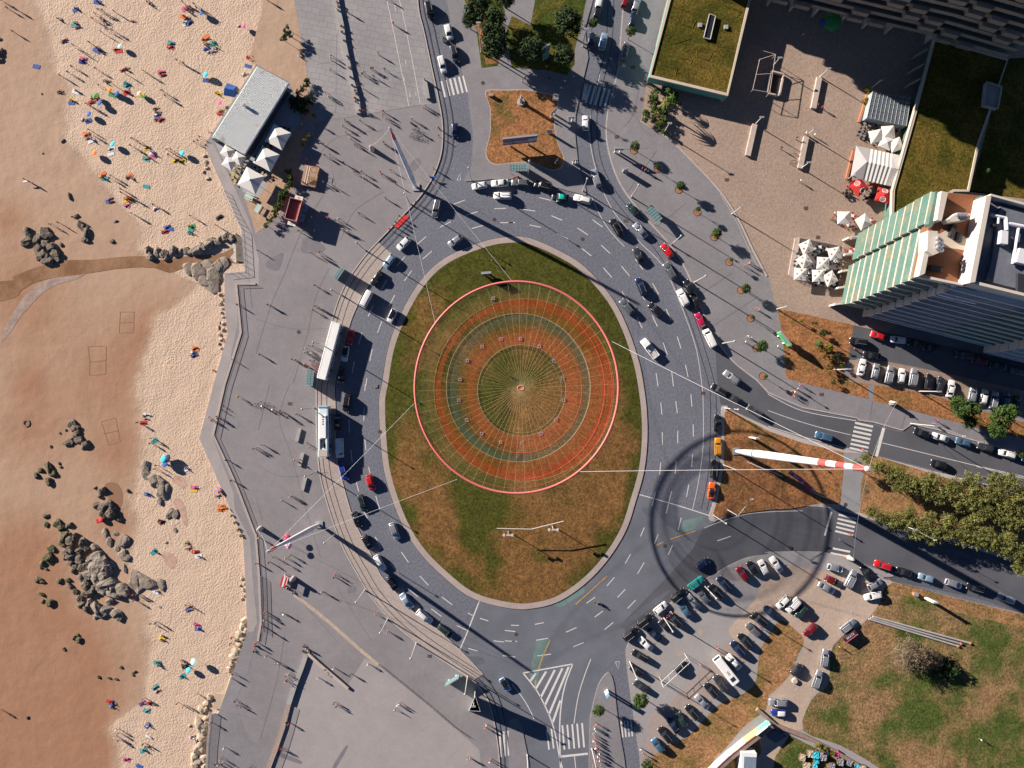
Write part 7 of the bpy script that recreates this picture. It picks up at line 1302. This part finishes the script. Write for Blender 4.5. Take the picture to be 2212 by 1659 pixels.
# dark trailer sign with white letters
root = empty('lettered_trailer', P(3, 3, 690, 505, .14), math.radians(36), .68); g = MB(); g.box(-2.7, 2.7, -.9, .9, .5, 2.3); g.build('body', [mat('trailer_dark', (.045, .02, .02), .6)], root); g = MB(); g.box(-2.75, 2.75, -.95, -.8, 2.3, 2.4); g.build('edge_trim', [CLO['pink']], root)
text_mesh('SKATE', 1.25, CLO['white'], 'lettering', root, Matrix.Translation((0, .15, 2.32)))
for x in (-1.2, 1.2):
    for y in (-.9, .9): g = MB(); g.tube((x, y - .1, .3), (x, y + .1, .3), .3, n=12); g.build('wheel', [M_tyre], root)
tag(root, 'dark trailer with big white letters on top beside the silver estate car', 'trailer')
# pharmacy style totem
root, d, n_ = panel2('tall curved totem sign with a dark oval standing between the round evergreens', 'totem', '20', 262, 530, 318, 500, .2, 7.5, M_teal, False, .25, h=.2, name='totem_sign')
# ------------------------------------------------------------------ shelters, kiosk, benches, walls
def shelter(tile, x, y, L, w, ang, label):
    c, r = int(tile[0]), int(tile[1]); root = empty('bus_shelter', P(c, r, x, y, 2.6) - Vector((0, 0, 2.45)), math.radians(ang)); g = MB(); g.box(-L / 2, L / 2, -w / 2, w / 2, 2.4, 2.5); g.build('glass_roof', [M_teal], root); g = MB()
    for i in range(7): x_ = -L / 2 + L * i / 6; g.box(x_ - .04, x_ + .04, -w / 2, w / 2, 2.5, 2.56)
    g.box(-L / 2, L / 2, -.04, .04, 2.5, 2.555); g.build('roof_frame', [M_grey], root); g = MB(); g.box(-L / 2, L / 2, w / 2 - .08, w / 2 - .03, .2, 2.4); g.build('glass_wall', [M_teal], root); g = MB(); g.box(-L / 2 + .5, L / 2 - .5, w / 2 - .6, w / 2 - .2, .4, .46); g.build('seat', [M_grey], root)
    for x_ in (-L / 2 + .1, L / 2 - .1):
        for y_ in (-w / 2 + .1, w / 2 - .1): g = MB(); g.tube((x_, y_, 0), (x_, y_, 2.4), .05, n=6); g.build('post', [M_grey], root)
    tag(root, label, 'bus shelter', 'glass bus shelters')
shelter('11', 467, 1605, 4.0, 1.8, 84, 'glass bus shelter at the tail of the long white bus'); A = A6(590, 1182); shelter('00', A[0] * 4, A[1] * 4, 4.3, 1.7, 0, 'glass bus shelter between the square lawn and the kerb'); shelter('21', 1228, 188, 4.4, 1.9, -52, 'glass bus shelter on the curve pavement, upper right'); shelter('11', 715, 705, 3.4, 1.3, 56, 'small glass shelter with a blue panel left of the tram bed')
root = empty('drinks_kiosk', P(1, 1, 360, 180, .15), math.radians(-15)); g = MB(); hw_, hl_ = 1.55, 2.75
for x0, x1, y0, y1 in ((-hw_, -hw_ + .15, -hl_, hl_), (hw_ - .15, hw_, -hl_, hl_), (-hw_, hw_, hl_ - .15, hl_), (-hw_, hw_, -hl_, -hl_ + .15)): g.box(x0, x1, y0, y1, 0, 3.6)
g.build('wall', [mat('kiosk_red', (.30, .05, .045), .6)], root); g = MB(); g.box(-hw_ + .15, hw_ - .15, -hl_ + .15, hl_ - .15, 2.7, 2.8)
for i in range(11): y_ = -hl_ + .4 + i * .48; g.box(-hw_ + .2, hw_ - .2, y_, y_ + .06, 2.8, 2.86)
g.build('roof', [mat('kiosk_roof', (.50, .15, .13), .6, var=(1, .1))], root); g = MB()
for x_ in (-hw_, hw_): g.tube((x_, -hl_, 3.62), (x_, hl_, 3.62), .06, n=5)
for y_ in (-hl_, hl_): g.tube((-hw_, y_, 3.62), (hw_, y_, 3.62), .06, n=5)
g.build('roof_rim', [M_stone], root)
for nm, bx, m_ in (('flap', (-.9, 1.2, hl_ + .05, hl_ + 1.15), M_canv), ('flap', (-1.0, 1.1, -hl_ - 1.15, -hl_ - .05), M_canv), ('flap', (hw_ + .1, hw_ + 1.25, .25, 2.3), mat('flap_blue', (.22, .34, .5), .7)), ('flap', (hw_ + .1, hw_ + 1.25, -2.3, -.25), mat('flap_blue', (.22, .34, .5), .7))):
    g = MB(); g.box(bx[0], bx[1], bx[2], bx[3], 2.3, 2.38); fl_ = g.build(nm, [m_], root); g = MB(); cxm, cym = (bx[0] + bx[1]) / 2, (bx[2] + bx[3]) / 2; g.path([Vector((cxm + math.cos(t) * .3, cym + math.sin(t) * .2, 2.40)) for t in [i * math.pi / 6 for i in range(13)]], .04, 4); g.build('flap_logo', [CLO['red'] if m_ is M_canv else M_dark], fl_)
tag(root, 'red drinks kiosk with open slatted roof and four raised flaps on the promenade', 'kiosk')
root = empty('play_platform', P(1, 0, 475, 1530, .15), math.radians(-12)); g = MB(); g.box(-1.9, 1.9, -2.6, 2.6, 0, .9); g.build('platform', [mat('platform_wood', (.38, .23, .14), .7, var=(.6, .12))], root); g = MB()
for x in (-1.1, -.5): g.box(x, x + .12, -2.4, 2.4, .9, .96)
g.build('white_rail', [M_white], root); g = MB()
for i in range(5): g.tube((-.2 + i * .42, -2.2, .9), (-.2 + i * .42, -.2, 1.5), .04, n=4)
for i in range(4): g.tube((-.3, -2.1 + i * .6, 1.2), (1.7, -2.1 + i * .6, 1.2), .04, n=4)
g.tube((.3, 1.0, 1.5), (1.6, 1.0, 1.5), .05, n=4); g.tube((.3, 2.2, 1.5), (1.6, 2.2, 1.5), .05, n=4); g.tube((.3, 1.0, 1.5), (.3, 2.2, 1.5), .05, n=4); g.tube((1.6, 1.0, 1.5), (1.6, 2.2, 1.5), .05, n=4)
g.build('bar_frame', [M_dark], root); tag(root, 'square wooden platform with bars and rails on the promenade right of the terrace', 'platform')
def block(name, label, cat, s, w, h, m, z=.15, group=None, cap=None):
    g = MB(); L = PTS(s); g.strip(L, w, z + h, 0, h=h); o = g.build(name, [m]); tag(o, label, cat, group); return o
for x, y, l in ((368, 440, 'uppermost pale stone block bench, between tram and bicycle'), (393, 652, 'middle pale stone block bench with two people by it'), (418, 862, 'lowest pale stone block bench below the tram')):
    root = empty('stone_bench', P(1, 2, x, y, .15), math.radians(-14)); g = MB(); g.box(-.42, .42, -1.7, 1.7, 0, .5); g.build('block', [M_conc], root); tag(root, l, 'bench', 'stone benches')
for s, l in (('@30 434,680 383,945', 'long pale stone bench on the gravel plaza, the uppermost right'), ('@30 322,1190 268,1462', 'long stone bench with bicycles on the gravel plaza'), ('@20 2090,1082 2030,1352', 'long stone bench near the grass roofed building')): block('plaza_bench', l, 'bench', s, 1.3, .75, M_stone, .16, 'plaza benches')
block('bench_wall', 'long low stone bench wall lined with sitting people on the upper promenade', 'wall', '@10 690,-40 715,100 740,210 768,400 800,560 830,700 858,790 880,880 892,985', 1.3, .62, M_conc, .16)
block('retaining_wall', 'long low wall with a dark shadow beside the pale lower square', 'wall', '@13 440,670 400,790 345,930 290,1100', 1.1, .6, M_conc, .16); block('low_wall', 'short slanting wall with people at its foot in the lower square', 'wall', '@13 455,665 560,760 690,870 800,965', .7, .6, M_stone, .16); block('low_wall', 'sandy coloured wall base continuing to the bottom edge', 'wall', '@13 290,1100 240,1300 170,1500 105,1680 60,1850', 1.1, .35, M_gravel, .16)
block('kerb_wall', 'low stone wall end at the top of the left zebra crossing', 'wall', '@10 1460,700 1490,860', 1.0, .7, M_conc, .15)
PAR = '@01 2212,795 2045,800 2085,1215 1945,1659 @02 1845,440 1985,740 2055,900 2200,1280 @12 0,1300 30,1659 @13 45,400 20,560'
block('parapet_wall', 'zigzag pale parapet kerb running down the promenade', 'wall', PAR, .5, .12, M_stone, .16)
def railing(label, s, h=1.0, step=.32, z=.16, m=None, r=.022):
    L = [W(p, z) for p in PTS(s)]; root = empty('railing', L[0]); g = MB(); 
    for a, b_ in zip(L[:-1], L[1:]):
        n = max(1, int((b_ - a).length / step))
        for i in range(n): p = a + (b_ - a) * i / n; g.box(p.x - r, p.x + r, p.y - r, p.y + r, z, z + h)
    under(g.build('baluster_row', [m or M_grey]), root); g = MB(); 
    for a, b_ in zip(L[:-1], L[1:]): g.tube(zf(a, z + h), zf(b_, z + h), .035, n=5); g.tube(zf(a, z + .15), zf(b_, z + .15), .02, n=4)
    under(g.build('handrail', [m or M_grey]), root); tag(root, label, 'railing', 'railings')
railing('railing on top of the zigzag promenade parapet', PAR, .6, .4, .28, None, .014); M_brail = mat('rail_blue', (.14, .30, .45), .5)
railing('blue railing on the outer wall edge above the stream outfall', '@01 1925,-20 2005,160 2095,320 2118,690 1942,708', 1.0, 1.4, .16, M_brail, .035); railing('railing behind the retaining wall of the pale lower square', '@13 300,1110 250,1300 190,1500 130,1659', .95, .3, .16); railing('low dark railing along the diagonal edge of the lower square', '@13 1062,760 1250,915 1480,1100 1700,1290 1860,1400', .5, 1.2, .16, M_dark); railing('short railing between boulders and sea walk at the bottom', '@03 1830,1170 1800,1440 1790,1659', 1.0, .3, .16, M_stone); railing('railing at the lower end of the zigzag parapet', '@13 45,0 60,480', 1.0, .3, .16)
# wooden bridge and steps
g = MB(); q = [W(p, .3) for p in PTS('@10 395,1010 520,1065 490,1190 350,1110')]; quad(g, q, .15, .3); g.box(0, 0, 0, 0, 0, 0); o = g.build('boardwalk', [mat('grey_planks', (.27, .23, .21), .8, var=(1.5, .2))]); tag(o, 'small plank boardwalk leading from the promenade into the sand garden', 'boardwalk')
g = MB()
for i in range(7): a_, b2 = P(0, 3, 1850 - 2 * i, 1020 + i * 18, 0), P(0, 3, 1938 - 4 * i, 1025 + i * 18, 0); quad(g, [a_, b2, b2 - Vector((0, .5, 0)), a_ - Vector((0, .5, 0))], ZB, -.35 + .08 * i)
tag(g.build('beach_steps', [mat('steps_sand', (.45, .36, .26), .8)]), 'sandy stone steps from the beach up to the sea walk near the bottom', 'steps')
# outfall
g = MB(); quad(g, [W(p, 0) for p in PTS('@01 2030,350 2090,400 2110,600 2040,600')], -.9, -.15); tag(g.build('outfall_block', [M_rock]), 'dark wet outfall block where the stream leaves the sea wall', 'outfall')
root = empty('market_cart', P(1, 3, 262, 30, .15), math.radians(75)); g = MB(); g.box(-1.2, 1.2, -.6, .6, .75, .95); g.build('counter', [CLO['white']], root); g = MB(); g.box(-1.3, 1.3, -.7, .7, 2.1, 2.16); g.build('canopy', [CLO['red']], root); g = MB(); g.box(-1.3, 1.3, -.2, .2, 2.165, 2.18); g.build('canopy_stripe', [CLO['white']], root)
for x in (-1.1, 1.1):
    for y in (-.5, .5): g = MB(); g.tube((x, y, 0), (x, y, 2.1), .03, n=5); g.build('post', [M_grey], root)
for y in (-.65, .65): g = MB(); g.tube((0, y - .04, .4), (0, y + .04, .4), .4, n=12); g.build('wheel', [M_tyre], root)
tag(root, 'small red and white market cart on the promenade below the lower left mast', 'cart')
for c, r, x, y, a, l in ((0, 1, 2160, 45, -25, 'pale picnic table under people at the end of the restaurant terrace'), (1, 1, 30, 150, 60, 'pale picnic table in the sand garden beside the hedge')):
    root = empty('picnic_table', P(c, r, x, y, .17), math.radians(a)); g = MB(); g.box(-1.1, 1.1, -.4, .4, .7, .76); g.build('tabletop', [mat('picnic_mint', (.42, .58, .50), .6)], root)
    for s_ in (-1, 1): g = MB(); g.box(-1.1, 1.1, s_ * .75 - .13, s_ * .75 + .13, .42, .46); g.build('bench_seat', [MATS['picnic_mint']], root)
    for x_ in (-.8, .8): g = MB(); g.box(x_ - .05, x_ + .05, -.8, .8, .36, .42); g.box(x_ - .05, x_ + .05, -.1, .1, 0, .7); g.build('leg', [M_grey], root)
    tag(root, l, 'picnic table', 'picnic tables')
# triangular glass pavilion by the slip road
root = empty('triangular_sign', P(1, 3, 1890, 1110, .15)); t3 = [P(1, 3, x, y, .15) for x, y in ((1838, 1165), (1935, 1168), (1893, 1040))]; tp = [P(1, 3, x, y, 7.2) for x, y in ((1842, 1165), (1940, 1170), (1895, 1035))]
for i in range(3):
    a, b_, c_, d_ = t3[i], t3[(i + 1) % 3], tp[(i + 1) % 3], tp[i]; g = MB(); n_ = (b_ - a).cross(Vector((0, 0, 1))).normalized() * .08; g.add([a, b_, c_, d_, a + n_, b_ + n_, c_ + n_, d_ + n_], [(0, 1, 2, 3), (7, 6, 5, 4), (0, 4, 5, 1), (3, 2, 6, 7), (1, 5, 6, 2), (0, 3, 7, 4)]); under(g.build('panel', [mat('tower_panel', (.34, .40, .36), .4)]), root)
g = MB(); g.path(tp + [tp[0]], .08, 5); under(g.build('top_frame', [M_grey]), root); tag(root, 'three sided tall advertising tower casting a big shadow over the slip road', 'advertising tower')
lamp(1, 3, 1895, 990, 9, 'beside the three sided tower', 2)
# metal frame in the car park
root = empty('metal_frame', P(2, 3, 1420, 830, .12)); g = MB(); A_, B_ = [P(2, 3, x, y, 3) for x, y in ((1512, 705), (1540, 745), (1308, 960), (1293, 912))], None
for a, b_ in zip(A_, A_[1:] + A_[:1]): g.tube(zf(a, 3), zf(b_, 3), .045, n=5)
for t in (.25, .5, .75): a = A_[0] + (A_[3] - A_[0]) * t; b_ = A_[1] + (A_[2] - A_[1]) * t; g.tube(zf(a, 3), zf(b_, 3), .04, n=5)
under(g.build('top_grid', [M_white]), root)
for a in A_: g = MB(); g.tube(zf(a, .12), zf(a, 3), .06, n=5); under(g.build('leg', [M_white]), root)
tag(root, 'open white metal frame standing over the single car in the car park', 'frame')
# stair pit with frame on the plaza
root = empty('stairwell', P(3, 0, 60, 720, .16)); g = MB(); q = [W(p, .9) for p in PTS('@30 30,620 130,645 95,820 0,800')]
for a, b_ in zip(q, q[1:] + q[:1]): d = (b_ - a).normalized(); n_ = Vector((-d.y, d.x, 0)) * .35; quad(g, [a, b_, b_ + n_, a + n_], .16, 1.1)
under(g.build('kerb_wall', [M_stone]), root); g = MB(); quad(g, q, .165, .2); under(g.build('stair_floor', [M_dark]), root); g = MB(); zz = 3.6
F = [P(3, 0, x, y, zz) for x, y in ((-40, 440), (65, 470), (15, 800), (-70, 770))] + [P(2, 0, 2140, 515, zz), P(2, 0, 2080, 775, zz)]
for a, b_ in ((F[0], F[1]), (F[1], F[2]), (F[2], F[5]), (F[4], F[5]), (F[4], F[1]), ((F[4] + F[5]) / 2, (F[1] + F[2]) / 2)): g.tube(a, b_, .07, n=5)
for a in F[1:3] + F[4:]: g.tube(zf(a, .16), a, .07, n=5)
under(g.build('pipe_frame', [M_stone]), root); tag(root, 'stairwell opening with a tall pipe frame beside the grass roofed building', 'stairwell')
# painted wall, container, pipes, crates in the south east
gp = [W(p, 0) for p in PTS('@23 1640,1780 1700,1659 1850,1520 2000,1400 2120,1310 2210,1245')]
root = empty('painted_wall', gp[0]); MW = [mat('graffiti_pale', (.60, .62, .58), .8, var=(1.5, .35)), mat('graffiti_yellow', (.66, .52, .22), .8, var=(1.5, .3)), mat('graffiti_mint', (.25, .60, .45), .8, var=(1.2, .4))]
for i, (a, b_) in enumerate(zip(gp[:-1], gp[1:])):
    d = (b_ - a).normalized(); n_ = Vector((-d.y, d.x, 0)); g = MB(); quad(g, [a, b_, b_ + n_ * .25, a + n_ * .25], .1, 2.4); under(g.build('wall_panel', [MW[(0, 0, 0, 1, 2)[i]]]), root); g = MB(); quad(g, [a, b_, b_ - n_ * 1.3, a - n_ * 1.3], 2.15, 2.3); under(g.build('wall_roof', [mat('lean_to', (.24, .17, .14), .8, var=(1, .15))]), root); g = MB(); quad(g, [a - n_ * 0, b_, b_ - n_ * .12, a - n_ * .12], 2.3, 2.42); under(g.build('red_edge', [CLO['red'] if 0 else mat('edge_red', (.35, .06, .04), .7)]), root)
    for k_ in range(5): g = MB(); c_ = a + (b_ - a) * ((k_ + .5) / 5) + n_ * .27; g.path([zf(c_ + d * math.cos(t) * .5, 1.3 + math.sin(t) * .6) for t in [j * math.pi / 5 for j in range(11)]], .05, 4); under(g.build('painted_letter', [M_dark if i < 3 else CLO['teal']]), root)
tag(root, 'long graffiti painted wall with a lean-to roof running to the bottom edge of the photo', 'wall')
panel2('white banner with small dark print fixed on the painted wall roof', 'banner', '23', 2105, 1370, 2205, 1290, 2.45, 3.2, M_white, False, .1, name='banner')
root = empty('container', P(2, 3, 2010, 1575, .14), math.radians(-3)); g = MB(); g.box(-1.9, 1.9, -4.2, 3.0, 0, 3.2); g.build('body', [M_white], root); g = MB()
for i in range(16): x = -1.3 + i * .2; g.box(x, x + .1, -4.1, 2.1, 3.2, 3.3)
g.build('ribbed_roof', [mat('roof_blue', (.25, .32, .40), .5)], root); tag(root, 'white site cabin with a ribbed blue grey roof at the bottom of the photo', 'cabin')
g = MB(); quad(g, [W(p, 0) for p in PTS('@33 70,1320 165,1380 65,1440 0,1400 -20,1370')], .15, .2); tag(g.build('tarpaulin', [M_roofgrey]), 'dark grey tarpaulin square on the track behind the painted wall', 'tarpaulin')
for i, (x0, y0, x1, y1) in enumerate(((905, 350, 1740, 580), (885, 362, 1660, 585), (870, 372, 1635, 605))):
    a, b_ = P(3, 3, x0, y0, .3), P(3, 3, x1, y1, .3); g = MB(); g.tube(a, b_, .27, n=10); g.tube(b_, b_ + (b_ - a).normalized() * .35, .38, n=10, mi=1); o = g.build('pipe', [M_conc, M_terra]); tag(o, ('uppermost', 'middle', 'lowest')[i] + ' of three long grey pipes lying in the rough field', 'pipe', 'long grey pipes')
block('field_fence', 'long low boundary wall running between the rough field and the allotment', 'wall', '@23 2110,1140 2212,1230 @33 60,1280 320,1380 560,1500 800,1640 1000,1760', .9, .8, mat('old_wall', (.27, .19, .15), .9, var=(1, .2)), .14)
trr = random.Random(5)
for x, y, c_ in ((395, 1530, 'cyan'), (440, 1535, 'grey'), (465, 1550, 'grey'), (410, 1580, 'cyan'), (355, 1520, 'beige'), (325, 1625, 'beige'), (388, 1635, 'cyan'), (535, 1625, 'grey'), (615, 1590, 'grey'), (690, 1600, 'grey'), (760, 1635, 'cyan'), (290, 1555, 'beige'), (580, 1525, 'pink'), (800, 1650, 'beige')):
    root = empty('covered_stack', P(3, 3, x, y, .14), trr.uniform(-.4, .4)); g = MB(); w_, l_, h_ = trr.uniform(.6, .8), trr.uniform(.7, .9), trr.uniform(.6, 1.2); g.box(-w_, w_, -l_, l_, 0, h_); g.build('stack', [M_bark], root); g = MB(); n = 6
    g.add([(-w_ - .06 + (2 * w_ + .12) * i / n, -l_ - .06 + (2 * l_ + .12) * j / n, h_ + .03 + trr.uniform(0, .16)) for i in range(n + 1) for j in range(n + 1)], [(i * (n + 1) + j, (i + 1) * (n + 1) + j, (i + 1) * (n + 1) + j + 1, i * (n + 1) + j + 1) for i in range(n) for j in range(n)]); g.build('cover', [CLO[c_]], root); later(root, '%s covered stack' % c_, 'in the allotment at the bottom right', 'stack', 'covered stacks')
trees('33', '440,1480,40 500,1500,30 560,1530,26', 1.2, 'bush', L_yel, 'yellow bush', 'in the allotment', 'bush', 'bush', 'bushes')
g = MB(); p = P(3, 3, 228, 903, .14); g.loft([[p + Vector((math.cos(i * math.pi / 8) * r_, math.sin(i * math.pi / 8) * r_, z_)) for i in range(16)] for r_, z_ in ((.75, 0), (.75, .5), (.6, .6))]); tag(g.build('manhole_ring', [M_stone]), 'round pale concrete manhole ring beside the dusty track', 'manhole')
# small square ground boxes under the net and manholes
bx = [(695, 497), (562, 553), (458, 652), (405, 785), (398, 930), (452, 1070), (558, 1167), (692, 1228), (843, 1230), (978, 1168), (1083, 1068), (1137, 930), (1128, 780), (1068, 655), (965, 550), (832, 497), (640, 212)]
for x, y in bx:
    p = W(AZ(x, y), .5); g = MB(); s_ = .42; g.box(p.x - s_, p.x + s_, p.y - s_, p.y + s_, .3, .85); g.box(p.x - .22, p.x + .22, p.y - .22, p.y + .22, .85, .87, 1); o = g.build('floodlight_box', [M_grey, M_dark]); later(o, 'small grey floodlight box', 'in the grass circle under the net', 'floodlight', 'floodlight boxes')
g = MB(); 
for c, r, x, y in ((1, 1, 2060, 237), (2, 1, 610, 408), (2, 2, 1323, 1400), (2, 3, 38, 505), (1, 0, 1960, 718), (2, 0, 1062, 932), (2, 0, 1120, 860), (3, 1, 325, 143), (3, 1, 430, 393), (3, 2, 668, 1042), (3, 2, 188, 1412), (1, 2, 1072, 412), (1, 1, 370, 1210)):
    p = P(c, r, x, y, 0); o = MB(); o.prism([(p.x + math.cos(i * math.pi / 8) * .5, p.y + math.sin(i * math.pi / 8) * .5) for i in range(16)], None, .185 if (c, r) not in ((1, 1), (2, 1), (2, 2), (2, 3)) or x == 370 else .022); q = o.build('manhole_cover', [mat('iron_cover', (.07, .045, .04), .7)]); later(q, 'round iron manhole cover', 'in the paving', 'manhole', 'manhole covers')
for c, r, x, y in ((2, 3, 1627, 487), (2, 3, 1450, 670), (2, 3, 1262, 853)):
    p = P(c, r, x, y, 0); g = MB(); g.prism([(p.x + math.cos(i * math.pi / 10) * .85, p.y + math.sin(i * math.pi / 10) * .85) for i in range(20)], None, .14); later(g.build('tree_pit', [mat('pit_pale', (.36, .30, .26), .9)]), 'empty round planting pit', 'in the car park', 'planting pit', 'empty pits')
# wedge: sign lying poles
a, b_ = P(2, 2, 2030, 672, 1.2), P(3, 2, 130, 800, 3.0); g = MB(); g.tube(a, b_, .07, n=6); g.tube(zf(b_, .2), b_, .06, n=5); tag(g.build('flag_pole', [M_white]), 'slim white slanting pole in the wedge lawn under the tallest mast', 'pole')
root = empty('festival_flag', P(3, 2, 185, 755, .16)); pts = [(185, 755, 6.8), (260, 810, 6.0), (330, 870, 4.6), (400, 935, 3.2)]; g = MB()
for (x0, y0, z0), (x1, y1, z1) in zip(pts[:-1], pts[1:]): a, b_ = P(3, 2, x0, y0, z0), P(3, 2, x1, y1, z1); n_ = Vector((.35, .45, 0)); g.add([a - n_, b_ - n_, b_ + n_, a + n_, zf(a, a.z - .05) - n_], [(0, 1, 2, 3)], 0)
under(g.build('flag_cloth', [mat('flag_cloth', (.55, .06, .10), .8, col2=((.35, .5, .65), .35, .5, .6), var=(1.5, .3))]), root); g = MB(); g.path([P(3, 2, 560, 1005, .2), P(3, 2, 420, 950, 2.6), P(3, 2, 185, 752, 6.9)], .06, 5); under(g.build('pole', [M_white]), root); tag(root, 'red and pale slanted festival flag beside the tallest mast', 'flag')

# ------------------------------------------------------------------ people beyond the nearest three hundred become one crowd
root_people = [o for o in COL.objects if o.name.startswith('person') and o.parent is None and o.data]
def size_rank(o):
    s_ = 1.0 if o.data.name.startswith(('person_standing', 'person_walking', 'person_riding')) else .6
    if o.get('group') in ('people boarding the bus', 'people queueing on the south pavement'): s_ -= .15
    if o.location.z < 0: s_ -= .1
    return s_ + random.Random(o.name).random() * .1
root_people.sort(key=size_rank, reverse=True); rest = root_people[300:]
if rest:
    vs, fs, mi, ms = [], [], [], []; restset = set(o.name for o in rest)
    for o in rest:
        k_ = len(vs); Mx = Matrix.LocRotScale(o.location, o.rotation_euler, o.scale); vs += [tuple(Mx @ v.co) for v in o.data.vertices]; idx = []
        for sl_ in o.material_slots:
            if sl_.material not in ms: ms.append(sl_.material)
            idx.append(ms.index(sl_.material))
        for p in o.data.polygons: fs.append(tuple(v + k_ for v in p.vertices)); mi.append(idx[p.material_index])
    PENDING = [t for t in PENDING if t[0].name not in restset]
    for o in rest: bpy.data.objects.remove(o)
    me = bpy.data.meshes.new('crowd'); me.from_pydata(vs, [], fs)
    for m_ in ms: me.materials.append(m_)
    me.polygons.foreach_set('material_index', mi); me.polygons.foreach_set('use_smooth', [True] * len(fs)); me.update(); cr = link('crowd', me); cr['kind'] = 'stuff'; cr['label'] = 'crowd of sunbathers and benches full of small sitting and lying people'; cr['category'] = 'crowd'

# ------------------------------------------------------------------ labels that single each thing out
ORD = ['leftmost', 'second', 'third', 'fourth', 'fifth', 'sixth', 'seventh', 'eighth', 'ninth', 'tenth'] + ['%dth' % i for i in range(11, 60)]
def ordw(i): 
    return {20: '21st', 21: '22nd', 22: '23rd', 30: '31st', 31: '32nd', 32: '33rd', 40: '41st', 41: '42nd', 42: '43rd'}.get(i, ORD[i])
from collections import defaultdict
byl = defaultdict(list)
for o, base, where in PENDING: byl[(base + ' ' + where).strip()].append(o)
LONG = []
for lab, L in byl.items():
    L.sort(key=lambda o: (o.location.x, -o.location.y))
    for i, o in enumerate(L):
        t = lab
        if len(L) > 1: t += ', leftmost' if i == 0 else (', rightmost' if i == len(L) - 1 else ', %s from left' % ordw(i))
        for w_ in (' driving', ' parked', 'riding ', ' bare chested', ' the'):
            if len(t.split()) > 16: t = t.replace(w_, '')
        o['label'] = t
        if len(t.split()) > 16: LONG.append(t)
print('LONG', len(LONG), LONG[:12], 'labels', len(PENDING))
